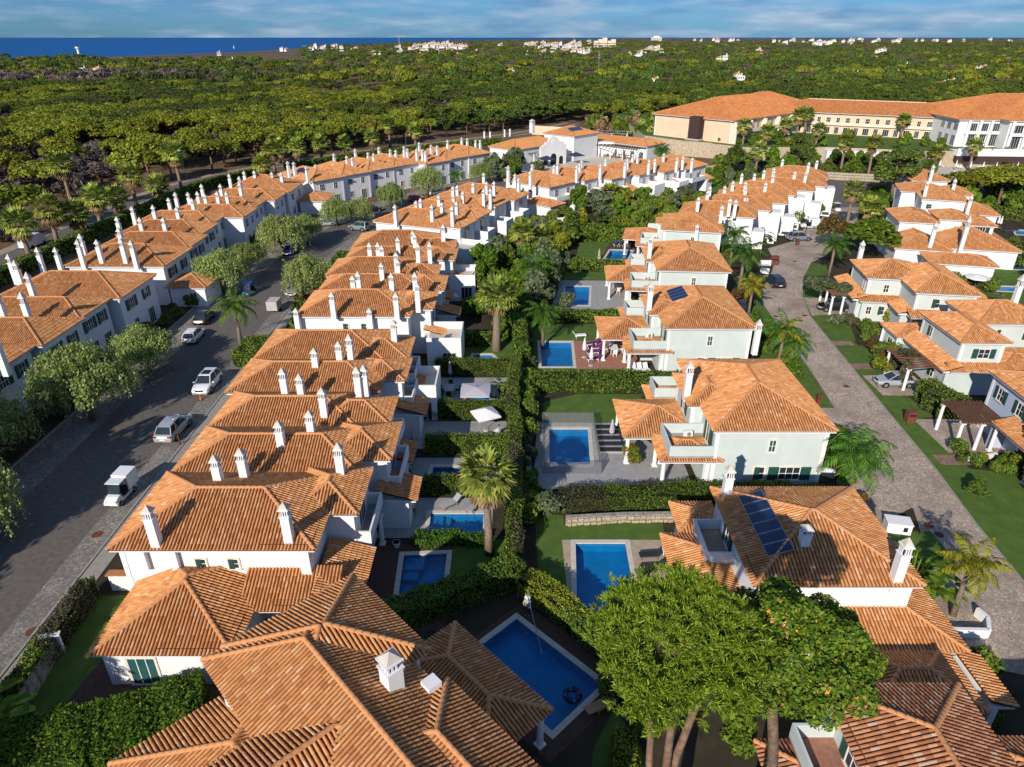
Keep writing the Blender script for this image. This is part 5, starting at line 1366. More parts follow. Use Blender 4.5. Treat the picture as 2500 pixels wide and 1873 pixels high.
# ------------------------------------------------------------------ villas with pools
def villa(label, o, rz=0, lod=1, low=True, depth=14.2, chim=(), sol=None, wmat='sage', pieces=0, full=True):
    h = House('villa', label, 'house', o, rz, 'pale green villas with pool gardens', lod, wmat, 'tile', pieces=pieces)
    h.block(0, 10.3, 0, depth, 6.0, .36)
    h.block(-1.1, 4.0, 4.3, depth - 3.2, 6.0, .36, ov=.5)
    if low:
        h.hip(-6.6, .6, 3.9, 11.0, 3.0, .36); h.walls(-1.6, 1, 4.4, 10.4, 0, 2.9)            # porch roof
        for x, y in ((-6.1, 4.4), (-6.1, 10.5), (-3.0, 4.4)): h.column(x, y, 2.78, 0, .2)
        h.hip(-4.1, 1.3, .1, 4.6, 2.95, .34); h.walls(-.2, 1, .6, 4.3, 0, 2.8)                # skirt roof under the balcony
        h.hip(-3.2, 1.0, 10.6, depth + .3, 2.95, .34)
        for x, y in ((-3.6, .6), (-3.6, 3.9), (.2, .6)): h.column(x, y, 2.74, 0, .2)
        h.balcony(-3.3, .45, .35, 4.3, 3.35, .95, sides='SWN'); h.balcony(-2.6, .45, 11.0, depth - .3, 3.35, .95, sides='SWN')
        h.ac(-1.0, 3.6, 3.36, 0)
        h.win('W', .45, 2.4, 3.4, 1.2, 2.1, 'shut2'); h.win('W', .45, 12.4, 3.4, 1.0, 2.1, 'shut2'); h.win('W', -.6, 7.2, 3.9, 1.0, 1.2, 'shut2')
    h.win('S', .45, 5.3, 3.7, .6, 1.2, 'plain', green=True); h.win('S', .45, 4.6, .9, .9, 1.3, 'shut1'); h.win('S', .45, 7.2, .9, 1.8, 1.3, 'shut2')
    h.win('E', 9.85, 4, 3.8, 1.2, 1.3, 'shut2'); h.win('E', 9.85, 9.5, 3.8, 1.2, 1.3, 'shut2'); h.win('E', 9.85, 6.5, .1, 1.2, 2.1, 'plain', green=True)
    for c in chim: h.chimney(c[0], c[1] if len(c) > 1 else 1.0)
    return h
h = villa('sage green villa behind the fenced pool, balcony with air conditioner', (16.6, 48.4), 0, 0, depth=14.0, chim=[(zp(8, 1182, 960, 6.9), 1.2), (zp(8, 1465, 1640, 4.6), 1.1)][:1])
h.finish()
h = villa('sage green villa beside the purple loungers, four panel solar array on roof', (17.1, 70.7), R(-.5), 1, chim=[(zp(8, 925, 390, 6.9), 1.2)])
solar(h, (2.0, 6.4, 6.0 + .36 * 2.0), 4, 1, (.94, 0, .34), (0, 1, 0), 2.0, .95); h.chimney((27.3, 70.2, 4.4), 1.3); h.finish()
h = villa('sage green villa with the grey paved pool terrace', (20.2, 92.0), R(-4.5), 1, chim=[(zp(6, 1425, 1070, 6.9), 1.2)]); q = zp(6, 1832, 1320, 3.0); h.chimney((q.x, q.y, 4.3), 1.2); h.finish()
h = villa('furthest sage green villa, dark pool deck with three chairs beside it', (25.2, 114.6), R(-13), 2, depth=11); q = zp(6, 1805, 960, 4.5); h.chimney((q.x, q.y, 4.6), 1.2); h.finish()
h = House('villa', 'near villa with six solar panels, half hidden behind the big trees', 'house', (14.3, 30.6), 0, 'pale green villas with pool gardens', 0, 'white', 'tile', pieces=300)
h.block(0, 10.2, 0, 9.9, 6.0, .36); h.chimney(zp(11, 975, 178, 6.3), 1.1); h.chimney(zp(11, 1685, 515, 6.5), 1.25); h.chimney((18.1, 33.3, 6.9), .7)
solar(h, (1.4, 1.9, 6.0 + .36 * 1.4), 6, 1, (.94, 0, .34), (0, 1, 0), 1.65, 1.0)
h.hip(-2.2, 1.0, 8.6, 12.2, 3.0, .34); h.walls(-1.6, .5, 9, 11.8, 0, 2.8); h.hip(-3.6, 1.0, -1, 8.4, 3.0, .34); h.walls(-2.9, .5, -.6, 8, 0, 2.8); h.balcony(-1.4, .44, 4.6, 8.2, 3.75, .8, sides='SWN', floor='deck_sand')
h.hip(1, 12.4, -2.2, 5.4, 3.0, .34); h.walls(1.6, 11.9, -1.7, 5, 0, 2.8); h.hip(5.2, 11.2, -6.0, -1.6, 2.8, .34); h.walls(9.2, 9.5, -6, -1.5, 0, 2.6); h.walls(11.9, 12.3, -5.4, -1.8, 0, 2.5); h.shed(11.6, 13.2, -5.5, -1.9, 2.5, 'E', .3)
h.win('W', .45, 6.2, 3.8, .9, 1.6, 'shut2'); h.win('S', -1.7, 9.3, .1, 1.4, 2.0, 'plain', green=True); h.finish()
# corner house at the bottom, turned 47 degrees
h = House('corner_house', 'large corner house with many hipped roofs and one big white chimney', 'house', (-10.8, 23.4), R(-47), None, 0, 'white', 'tile', pieces=300)
h.block(-4.141, 13.477, -2.832, 4.863, 6.87, .44); h.block(-4.160, 3.330, -1.797, 5.938, 6.98, .44); h.hip(-.32, 7.98, 5.5, 10.3, 3.0, .40); h.walls(.3, 7.4, 4.7, 6.9, 0, 2.9)
h.block(5.313, 15.333, 0.361, 5.488, 6.97, .42); h.block(-4.92, 6.48, -7.9, 1.3, 2.9, .42); h.block(1.797, 7.559, -9.473, 2.695, 6.87, .44)
h.column(7.48, 9.9, 2.8, 0, .2); h.column(7.48, 7.3, 2.8, 0, .2); h.chimney(zp(10, 1440, 1280, 7.7), 1.0, w=1.45)
h.W.box(4.9, 5.6, 4.2, 4.95, 5, 7.5); h.finish()
# house at the bottom right corner
h = House('villa', 'pale green house with weathered lichen-spotted roof and small balcony at the corner', 'house', (15.5, 12.5), 0, None, 0, 'sage', 'tile_old', pieces=300)
h.block(0, 6.9, 0, 11.2, 6.0, .40); h.block(4.5, 12.5, -4, 4.5, 5.2, .4); h.hip(-3.2, 1, -2, 10.2, 3.1, .36); h.walls(-2.7, .6, -1.5, 9.7, 0, 2.9); h.balcony(-1.7, .44, 2.0, 9.9, 4.0, .9, sides='SWN', floor='deck_brick')
h.block(6.2, 14.5, -2, 9.0, 5.0, .4)
h.win('W', .45, 8.0, 4.05, 1.0, 1.75, 'shut2'); h.finish()
# ------------------------------------------------------------------ villas on the far side of the sett road
h = House('villa', 'blue-washed villa with brown timber pergola over its drive', 'house', (45.8, 52.6), R(-3), None, 1, 'blue_wall', 'tile')
h.block(.3, 12, .2, 7.4, 6.0, .38); h.shed(-1.2, .8, -2.6, 2.6, 3.0, 'W', .3); h.hip(-1.2, 10, -3.6, .8, 3.0, .36); h.walls(.6, 9, -2.6, .6, 0, 2.9); h.walls(-.6, .7, 2.8, 3.1, 0, 2.8)
h.win('W', .74, 2.2, 3.8, .9, 1.25, 'shut2'); h.win('W', .74, 5.2, 3.8, .9, 1.25, 'shut2'); h.column(-.7, -3.1, 2.8); h.column(-.7, 2.2, 2.8); h.column(1.9, -3.1, 2.8); h.finish()
t = thing('pergola', 'brown timber pergola on white columns over the sett drive', 'pergola', (42.0, 55.0, 0), R(-2)); pergola(t, 0, 4.0, 0, 4.0, 3.0, [(.2, .3), (.25, 3.8), (1.9, .1)], n=12, along='x')
h = House('villa', 'pale villa with octagonal wing and wide low skirt roof', 'house', (47.8, 66.7), R(-2), None, 1, 'sage', 'tile')
h.block(0, 5.4, 0, 9.0, 6.0, .38); h.block(5.0, 13.5, 5.6, 13, 6.0, .40); h.shed(-1.5, .5, -.9, 9.2, 3.0, 'W', .32); h.shed(-.8, 14, -1.0, .5, 3.0, 'S', .34); h.walls(-.9, .5, -.4, 9, 0, 2.9); h.walls(-.9, 5, -.45, .5, 0, 2.9)
h.block(-2.2, 2.6, 8.2, 12.8, 3.1, .36); h.hip(4.8, 13, -.5, 5.6, 3.05, .2)
for x, y in ((-1.8, 8.7), (-1.8, 12.4)): h.column(x, y, 2.9)
h.win('S', .45, 3.0, 4.0, 1.2, 1.1, 'shut2'); h.win('W', .45, 6.6, 4.0, .8, 1.2, 'shut1'); h.win('W', -.9, 2.2, 1.0, 1.0, 1.2, 'shut1'); h.win('S', 6.1, 8, 3.9, .8, 1.2, 'shut1'); h.win('S', 6.1, 11, 3.9, .8, 1.2, 'shut1'); h.chimney(zp(19, 1225, 1490, 6.8), 1.6)
h.win('W', -1.75, 10.4, .1, 1.1, 2.0, 'plain'); h.finish()
t = thing('pergola', 'vine-covered timber pergola on white columns beside silver car', 'pergola', (43.2, 67.0, 0), R(-3)); pergola(t, 0, 3.2, 0, 5.4, 2.8, [(.2, .3), (.2, 5.0)], n=9, along='y')
shrub('climbing_vine', 'dark climbing vine draped over the pergola beside silver car', 'vine', (43.6, 68.0, 0), 1.0, 'column', 'hedge_brown', sz=1.05); shrub('climbing_vine', 'dark vine lying on top of the pergola slats by the porch', 'vine', (44.8, 70.6, 2.6), 1.3, 'loose', 'hedge_brown', sz=.6)
h = House('villa', 'pale villa with twin crossing hip roofs and orange skirt roof', 'house', (48.0, 88.9), R(-9), None, 1, 'sage', 'tile')
h.block(0, 8.2, -.2, 8.0, 6.0, .38); h.block(4.3, 12.2, -5.6, 6.5, 6.0, .40); h.shed(-1.3, .5, -.6, 9.4, 3.0, 'W', .32); h.shed(-.6, 4.9, -1.2, .4, 3.0, 'S', .34); h.shed(4.0, 14, -6.8, -5.0, 3.0, 'S', .34); h.shed(3.0, 4.8, -5.4, -.8, 3.0, 'W', .32)
h.walls(-.6, .6, -.2, 9, 0, 2.9); h.walls(0, 4.8, -.7, .4, 0, 2.9); h.walls(3.5, 5, -5, 0, 0, 2.9); h.walls(4.7, 13, -5.9, -5, 0, 2.9); h.block(11, 17, 1, 7, 3.1, .36)
h.win('S', .25, 2.9, 3.9, .7, 1.1, 'plain'); h.win('S', -5.15, 7.2, 3.9, .9, 1.2, 'shut1'); h.win('S', -.7, 1.0, 1.0, .7, 1.1, 'plain'); h.win('S', -.7, 2.6, 1.0, .8, 1.2, 'shut1'); h.win('W', .45, 1.6, 3.9, .8, 1.2, 'plain'); h.chimney(zp(7, 1098, 705, 6.2), 1.3); h.finish()
t = thing('pergola', 'red-brown pergola with tangled creeper over a dark parked car', 'pergola', (44.6, 90.2, 0), R(-9)); pergola(t, 0, 4.2, 0, 6.4, 2.9, [(.2, .3), (.2, 3.2), (.2, 6.0), (1.6, .2)], n=12, along='y')
for p_, s_ in (((44.6, 93.5, 2.3), 2.0), ((46.6, 91.8, 2.4), 1.7), ((45.2, 96.0, 1.8), 2.0)): shrub('creeper', 'tangled green creeper growing over the red-brown pergola', 'creeper', p_, s_, 'loose', 'olive_leaf', 'creepers on the pergola', sz=s_ * .7, q=1.6, mat2='hedge_red', f2=.15)
h = House('villa', 'large white villa with low sweeping roofs and octagonal upper room', 'house', (64.5, 113.0), R(-14), None, 2, 'white', 'tile')
h.block(0, 9, .2, 16, 3.2, .36); h.block(7, 20, 2.5, 17, 3.2, .36); h.block(1.8, 8.5, 8.0, 18, 6.0, .36); h.block(8.6, 14.2, 9.8, 16.5, 6.4, .36); h.block(12.6, 17.6, 8.4, 14.6, 5.9, .36)
h.win('S', 10.25, 12.6, 4.0, 1.0, 1.1, 'shut2'); h.win('S', 8.85, 15.3, 3.7, 1.3, 1.9, 'shut2'); h.balcony(10.2, 15.6, 7.2, 9.6, 3.9, .5, sides='SWE'); h.chimney(zp(19, 390, 860, 4.6), 1.4); h.chimney(zp(19, 700, 890, 4.2), 2.1); h.chimney(zp(7, 1240, 530, 4.4), 1.2); h.block(3.6, 13.5, -7.0, -1.2, 3.0, .34); h.finish()
h = House('villa', 'white villa with three stacked hip roofs behind dark umbrella pine', 'house', (82.4, 139.4), R(-20), None, 2, 'white', 'tile')
h.block(0, 8.4, 0, 9, 6.0, .38); h.block(-3.0, 5.6, 7, 15, 6.0, .36); h.block(5, 15, 2, 11, 3.2, .36); h.block(4.5, 10.5, 6.5, 14, 6.0, .36); h.win('S', .45, 1.8, 4.0, 1.0, .9, 'shut1'); h.chimney(zp(7, 1540, 265, 6.6), 1.3); h.chimney(zp(7, 1725, 250, 6.2), 1.3); h.chimney(zp(7, 1828, 380, 4.4), 1.5); h.finish()
h = House('villa', 'small white villa roof beneath the tall dark pine below the hotel pool', 'house', (90.6, 159.0), R(-8), None, 2, 'white', 'tile')
h.block(0, 8.4, 0, 12, 6.0, .38); h.chimney(zp(7, 1580, 150, 6.8), 1.3); h.finish()
# ------------------------------------------------------------------ club house
h = House('club_house', 'white club house with scrolled gable, arches and long orange roofs', 'club house', (12.5, 217.5), R(47), None, 2, 'white', 'tile_far')
# local x runs along 47 deg (away right), local y towards the back left
h.block(-13, 9, 3.5, 15, 5.2, .36); h.block(9, 22, -1, 12, 7.4, .34); 
h.finish()
g = MB(); cs, sn = math.cos(R(34)), math.sin(R(34))
prof = [(-4.9, 0), (-4.9, 5.6), (-4.1, 5.6), (-4.1, 6.0), (-3.3, 6.1), (-3.0, 6.7), (-2.1, 6.8), (-1.8, 7.5), (-1.0, 8.1), (0, 8.3), (1.0, 8.1), (1.8, 7.5), (2.1, 6.8), (3.0, 6.7), (3.3, 6.1), (4.1, 6.0), (4.1, 5.6), (4.9, 5.6), (4.9, 0)]
n = len(prof)
g.poly([(x, -.3, z) for x, z in prof]); g.poly([(x, .3, z) for x, z in prof][::-1])
for i in range(n): a, b = prof[i], prof[(i + 1) % n]; g.poly([(a[0], -.3, a[1]), (a[0], .3, a[1]), (b[0], .3, b[1]), (b[0], -.3, b[1])])
root = h.root
gt = g.obj('gable', ['white'], root); gt.location = h.loc((12.5, 217.3, 0)); gt.rotation_euler = (0, 0, R(34 - 47))
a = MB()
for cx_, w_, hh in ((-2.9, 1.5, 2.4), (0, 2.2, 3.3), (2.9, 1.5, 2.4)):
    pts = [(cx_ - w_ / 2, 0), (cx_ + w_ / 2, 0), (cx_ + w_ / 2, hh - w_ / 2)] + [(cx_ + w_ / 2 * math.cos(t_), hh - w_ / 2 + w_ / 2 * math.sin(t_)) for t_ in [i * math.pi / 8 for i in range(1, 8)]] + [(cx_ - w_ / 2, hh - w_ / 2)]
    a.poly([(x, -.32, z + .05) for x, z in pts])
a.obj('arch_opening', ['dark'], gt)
a = MB(); a.tube([(0, -.36, 6.6), (0, -.30, 6.6)], [.8, .9], 20); a.obj('gable_medallion', ['white_trim'], gt)
solar(h, (11.5, 2.0, 7.4 + .34 * 3.2), 1, 4, (1, 0, 0), (0, .94, .34), 1.4, 2.2); h.chimney((6.5, 233.8, 8.6), 1.3, w=2.2)
# dining wing with long pergola
h2 = House('dining_wing', 'long white restaurant wing with dark pergola on white columns', 'restaurant', (42.0, 225.5), R(-43.5), None, 2, 'white', 'tile_far')
h2.block(-25, .6, 0, 8.5, 4.2, .36); h2.block(-7, .7, .4, 11, 4.3, .36); h2.finish()
for i in range(7): h2.win('S', .45, -22 + i * 3.4, .1, 1.5, 2.2, 'bare')
t = thing('pergola', 'long dark pergola along the white restaurant wing', 'pergola', (42.0, 225.5, 0), R(-43.5)); pergola(t, -24, .4, -5.0, .2, 3.7, [(-24 + i * 4.7, -4.7) for i in range(6)], 'wood_dark', 26, 'x')
t = thing('pergola', 'dark pergola on white columns left of the scrolled gable', 'pergola', (-4.6, 217, 0), R(-12)); pergola(t, -.5, 12, 0, 5.5, 3.6, [(0, .3), (3.8, .3), (7.7, .3), (11.4, .3)], 'wood_dark', 18, 'x')
mb = MB(); 
for a_, b_ in (((8, 290), (20, 284)), ((20, 284), (28, 262)), ((28, 262), (50, 244)), ((50, 244), (57, 236))):
    d = Vector(b_) - Vector(a_); n_ = Vector((-d.y, d.x)).normalized() * .2; mb.prism([a_, b_, tuple(Vector(b_) + n_), tuple(Vector(a_) + n_)], 0, 3.4)
tag(mb.obj('boundary_wall', ['peach']), 'long peach boundary wall between club house and hotel', 'wall')
t = thing('pergola', 'white metal roof pergola behind the club house', 'pergola', (28, 243, 0), R(-10)); pergola(t, 0, 11, 0, 7, 6.2, [(0.3, .3), (5.5, .3), (10.6, .3), (10.6, 6.6), (.3, 6.6)], 'metal', 14, 'x')
mb = MB(); mb.box(20, 40, 234, 246, 0, 4.4); tag(mb.obj('service_block', ['white']), 'flat white service block behind the restaurant roof', 'building')
# ------------------------------------------------------------------ hotel on its raised terrace
plat = [(46, 250), (55.5, 238), (64.5, 229.5), (72, 222), (97, 222), (118, 216), (122, 214), (260, 214), (260, 340), (46, 340)]
mb = MB(); mb.prism(plat, 0, 4.5, 0, 1); struct('hotel_terrace', mb, ['stone', 'grass'])
h = House('hotel', 'long peach hotel with orange hipped roof, two floors of shuttered rooms', 'hotel', (70.2, 228.5, 4.5), R(-48), None, 3, 'peach', 'tile_red', ov=1.0)
# local x: direction -42 deg, local y: 48 deg (back right)
h.block(-32, 0, -1, 48, 7.0, .34); h.block(-36, -6, 34, 70, 7.0, .34); h.finish()
hr = h.root
for i in range(9):
    y = 2.5 + i * 4.4
    for z in (.2, 3.6): h.win('E', -.98, y, z, 1.7, 2.2, 'bare')
sl = MB(); sl.box(-.99, .9, 0, 44, 3.05, 3.3); 
for i in range(10): sl.box(-.9, .9, i * 4.4 + .1, i * 4.4 + .35, 0, 6.6) if i % 2 == 0 else None
sl.box(.75, .9, 0, 44, 3.3, 4.2); sl.obj('balcony', ['cream'], hr)
tw = MB(); tw.box(-15.2, -11.2, -2.8, .05, .6, 7.4); tw.prism([(-16, -2.9), (-10.8, -2.9), (-10.8, .05)], .1, .6, 1); tw.obj('stair_tower', ['wood_dark', 'concrete'], hr)
h2 = House('hotel', 'long low hotel wing with two rows of glazed doors above the lawn', 'hotel', (100, 259, 4.5), R(-28), None, 3, 'peach', 'tile_red', ov=1.0)
h2.block(-8, 52, 0, 22, 7.0, .32); h2.finish()
for i in range(16):
    x = 2.2 + i * 3.1
    h2.win('S', .98, x, .2, 1.9 if i % 2 else 1.4, 2.2, 'bare'); h2.win('S', .98, x, 3.9, 1.4 if i % 2 else 1.1, 1.6, 'bare')
sl = MB(); sl.box(0, 50, .3, .98, 3.0, 3.25); sl.box(0, 50, .25, .4, 3.25, 3.9); sl.obj('balcony', ['cream'], h2.root)
mb = MB(); mb.box(3, 40, 10.8, 11.4, 10.42, 10.6); mb.obj('roof_ridge_flashing', ['white_trim'], h2.root)
h3 = House('hotel', 'white main hotel block with tall glazed arcades and terraces', 'hotel', (139, 216.0, 4.5), R(-4), None, 3, 'white', 'tile_red', ov=.9)
h3.block(-3, 50, 6, 46, 8.0, .30); h3.block(9, 56, 1, 42, 8.2, .32); h3.finish()
for r_, zz, hh in ((0, .3, 3.4), (1, 4.6, 2.3)):
    for i in range(5): h3.win('S', 6.88, 2.2 + i * 3.3 if i < 3 else 3, zz, 2.4, hh, 'bare') if i < 3 else None
    for i in range(9): h3.win('S', 1.88, 12.6 + i * 4.2, zz, 3.0, hh, 'bare')
for y in (8.5, 12.5, 16.5):
    for zz, hh in ((.3, 3.0), (4.7, 2.0)): h3.win('W', -2.1, y, zz, 2.4, hh, 'bare')
fr = MB()
for x in [.6 + i * 3.3 for i in range(4)]: fr.box(x - .35, x + .35, 6.0, 6.5, 0, 7.7)
for x in [10.6 + i * 4.2 for i in range(10)]: fr.box(x - .4, x + .4, .9, 1.5, 0, 7.9)
fr.box(0, 10, 6.05, 6.6, 3.8, 4.5); fr.box(10.2, 52, .95, 1.6, 3.8, 4.5); fr.obj('arcade', ['white_trim'], h3.root)
tr_ = MB(); tr_.box(-6, 60, -4, 1.6, -1.2, .02, 0); tr_.box(-6, 60, -3.9, 1, -2.8, -1.21, 1); tr_.box(-6, 60, -4, -3.85, .02, .9, 0); tr_.obj('terrace', ['white_trim', 'wood_dark'], h3.root)
h4 = MB(); h4.box(0, 22, 0, 5, 0, 3.9, 0); h4.box(.8, 21, -.02, .5, .1, 2.4, 1)
for i in range(7): h4.box(.8 + i * 3.3, 1.1 + i * 3.3, -.06, .0, 0, 2.5, 0)
tag(h4.obj('garden_pavilion', ['white', 'glass'], None, (96.5, 218.5, 0), R(-8)), 'flat white pavilion with open glazed front below the hotel lawn', 'pavilion')
# rubble retaining walls
def stone_wall(label, pts, hgt, s=.45, group=None, z=0, th=.5, loose=False):
    t = thing('stone_wall', label, 'wall', (pts[0][0], pts[0][1], z), 0, group); P0 = Vector(pts[0]); core = MB(); n_st = 0; rest = MB()
    for a, b in zip(pts[:-1], pts[1:]):
        A, B = Vector(a) - P0, Vector(b) - P0; d = B - A; L = d.length; u = d / L; nn = Vector((-u.y, u.x)) * th / 2
        core.prism([tuple(A - nn * .8), tuple(B - nn * .8), tuple(B + nn * .8), tuple(A + nn * .8)], 0, hgt * .96)
        for r_ in range(max(1, int(hgt / (s * .7)))):
            x = rnd.uniform(0, s)
            while x < L:
                w = s * rnd.uniform(.7, 1.5); hh = s * .7 * rnd.uniform(.7, 1.15); c = A + u * (x + w / 2) - nn * rnd.uniform(.75, 1.1)
                k = ('st', rnd.randint(0, 3))
                if k not in _mesh_cache:
                    m_ = MB(); rr_ = random.Random(k[1]); m_.v = [(sx * .5 * rr_.uniform(.7, 1), sy * .5 * rr_.uniform(.7, 1), sz * .5 * rr_.uniform(.7, 1)) for sz in (-1, 1) for sx, sy in ((-1, -1), (1, -1), (1, 1), (-1, 1))]
                    m_.f = [(0,3,2,1),(4,5,6,7),(0,1,5,4),(1,2,6,5),(2,3,7,6),(3,0,4,7)]; m_.m = [0] * 6; _mesh_cache[k] = m_.mesh('stone', ['stone'])
                z_ = (r_ + .5) * hgt / max(1, int(hgt / (s * .7)))
                if n_st < 120: o = link('stone', _mesh_cache[k], t, (c.x, c.y, z_), math.atan2(u.y, u.x) + rnd.uniform(-.2, .2), scale=(w, th * .7, hh)); n_st += 1
                else: rest.obox((c.x, c.y, z_), (w * .9, th * .6, hh * .9), math.atan2(u.y, u.x) + rnd.uniform(-.2, .2))
                x += w * .98
    core.obj('core', ['concrete_old'], t)
    if rest.f: rest.obj('stones', ['stone'], t, kind='stuff')
    return t
stone_wall('low rubble wall of pale stones below the hedge by the deep blue pool', [(4.3, 43.9), (9, 44.3), (13.5, 44.4)], .8, .42)
stone_wall('rubble retaining wall above the end of the sett road', [(80, 196), (90, 191.5), (101, 188.5)], 2.1, .8)
stone_wall('rubble wall beside topiary below the hotel hedge', [(56, 205), (66, 207), (76, 203)], 1.8, .8)
mb = MB(); mb.prism([(44, 241.5), (64, 229.8), (64.3, 230.2), (44.3, 242)], 0, 4.7); tag(mb.obj('retaining_wall', ['stone']), 'high plain sandstone wall below the hotel stair tower', 'wall')
# ------------------------------------------------------------------ trees and palms in the village
def height_at(base, ypix):
    lo, hi = 0.0, 40.0
    for _ in range(40):
        m = (lo + hi) / 2; vz = m - CAM_H
        dep = base.y * math.cos(PITCH) - vz * math.sin(PITCH); up = base.y * math.sin(PITCH) + vz * math.cos(PITCH)
        if PCY - FPX * up / dep > ypix: lo = m
        else: hi = m
    return lo
def tree_from(meshes, name, label, cat, loc, rz=None, s=1.0, group=None, parts=('trunk', 'crown')):
    t = thing(name, label, cat, loc, rnd.uniform(0, 6.28) if rz is None else rz, group)
    t.scale = (s, s, s) if not isinstance(s, tuple) else s
    for n, m in zip(parts, meshes): link(n, m, t)
    return t
FP = [fan_palm(8.0, 44, 1), fan_palm(8.0, 40, 2, skirt=34), fan_palm(8.0, 38, 3, skirt=12)]
FP_low = [fan_palm(4.6, 48, 4, R_=2.0, skirt=8, trunk_r=.38), fan_palm(4.6, 44, 5, R_=1.9, skirt=16, trunk_r=.34)]
def palm(k, base, crown, label, group=None, low=False, v=None, s=None, z=0.0):
    b = zp(k, *base, z); o = ZOOM[k]; H = height_at(Vector((b.x, b.y, 0)), o[1] + crown[1] * o[2]) - z
    M_ = FP_low if low else FP; m = M_[v if v is not None else rnd.randrange(len(M_))]; h0 = 4.6 if low else 8.0
    zs = max(.45, H / h0); xy = s or 1.0
    t = thing('fan_palm', label, 'palm tree', b, rnd.uniform(0, 6.28), group)
    link('trunk', m[0], t, scale=(xy, xy, zs)); link('crown', m[1], t, (0, 0, h0 * (zs - xy)), scale=(xy, xy, xy)); return t
GP = 'fan palms between the back road and the left terrace'
for i, (b, c) in enumerate((((215, 560), (135, 270)), ((380, 430), (315, 180)), ((540, 400), (480, 215)), ((775, 255), (745, 110)), ((655, 310), (580, 110)), ((890, 215), (850, -40)), ((1180, 110), (1125, -180)), ((1040, 150), (1010, 30)), ((480, 210), (540, -105)))):
    palm(4, b, c, ['fan palm with green crown beside the white van on the back road', 'fan palm with thick trunk rising from the hedge beside the back road', 'dark fan palm leaning over the back road hedge', 'fan palm in the back road hedge beside chimneys of the long terrace', 'fan palm with yellowing crown beside the back road', 'tall thin fan palm with ragged straw skirt beside the sign', 'tall fan palm with straw skirt next to the street banner', 'low fan palm in the hedge behind the long terrace', 'fan palm with dead brown skirt at the pine wood edge'][i], GP, s=1.7, v=[2, 0, 2, 2, 0, 1, 1, 2, 1][i])
for i, (b, c) in enumerate((((20, 480), (10, 330)), ((110, 420), (115, 215)), ((310, 350), (310, 190)), ((490, 300), (485, 165)), ((680, 280), (665, 165)), ((905, 240), (890, 110)), ((1050, 205), (1040, 5)), ((1258, 215), (1250, 60)), ((150, 330), (115, 200)))):
    palm(5, b, c, 'fan palm in the row behind the terrace closing the street', 'fan palms behind the terrace closing the street', s=1.75)
# garden fan palms
palm(15, (845, 1700), (820, 1060), 'tall fan palm with straw skirt beside the bright stepped pool', v=1, s=1.25)
palm(18, (465, 1220), (450, 660), 'stout fan palm with thick trunk on the small lawn by the kidney pool', low=True, v=0, s=1.3)
palm(6, (390, 1080), (365, 880), 'fan palm with straw leaves among shrubs behind the second terrace', low=True, v=1, s=1.35)
palm(6, (535, 1060), (540, 930), 'shaggy fan palm beside the olive bush behind the second terrace', low=True, v=1, s=1.15)
palm(7, (1003, 525), (1020, 230), 'tall fan palm with yellow skirt beside the sett road', v=1, s=1.25)
palm(7, (1165, 450), (1175, 350), 'stout pale fan palm by the white villa drive', low=True, v=0, s=1.35)
palm(6, (1090, 760), (1090, 575), 'fan palm behind the olive tree below the club house', low=True, v=0, s=1.2)
HP = 'fan palms in the hotel garden'
for i, (b, c, z) in enumerate((((865, 915), (870, 630), 3.5), ((1140, 930), (1150, 700), 3.5), ((1015, 1260), (1045, 930), 0), ((1375, 1060), (1375, 880), 0), ((1500, 930), (1540, 500), 4.5), ((1625, 740), (1680, 480), 4.5), ((1760, 900), (1770, 690), 4.5), ((1690, 1060), (1690, 930), 0), ((2060, 1250), (2090, 820), 0), ((2160, 720), (2165, 510), 4.5), ((1385, 780), (1390, 620), 4.5))):
    palm(20, b, c, 'fan palm standing in the sloping hotel garden', HP, s=1.5, z=z)
for i, (b, c, z) in enumerate((((45, 720), (60, 520), 4.5), ((10, 950), (15, 760), 0), ((285, 1300), (310, 850), 0), ((690, 800), (700, 560), 4.5), ((1100, 1160), (1150, 960), 0), ((1530, 1190), (1560, 880), 0), ((1950, 1140), (1960, 1010), 0), ((1310, 760), (1300, 680), 4.5))):
    palm(21, b, c, 'fan palm standing by the hotel pool terrace', 'fan palms by the hotel pool', s=1.45, z=z)
QP = [feather_palm(4.6, 20, 1), feather_palm(4.6, 18, 2, second='palm_yellow'), feather_palm(4.6, 16, 3, mats=('bark_palm', 'palm_yellow'), L=2.5, droop=.85), feather_palm(3.4, 24, 4, L=3.2, droop=1.15, leaf=.7)]
DP = feather_palm(2.2, 30, 6, L=3.4, droop=.75, leaf=.6, trunk_r=.4)
def qpalm(p, v, label, s=1.0, group=None):
    return tree_from(QP[v], 'feather_palm', label, 'palm tree', (p[0], p[1], 0), None, s, group)
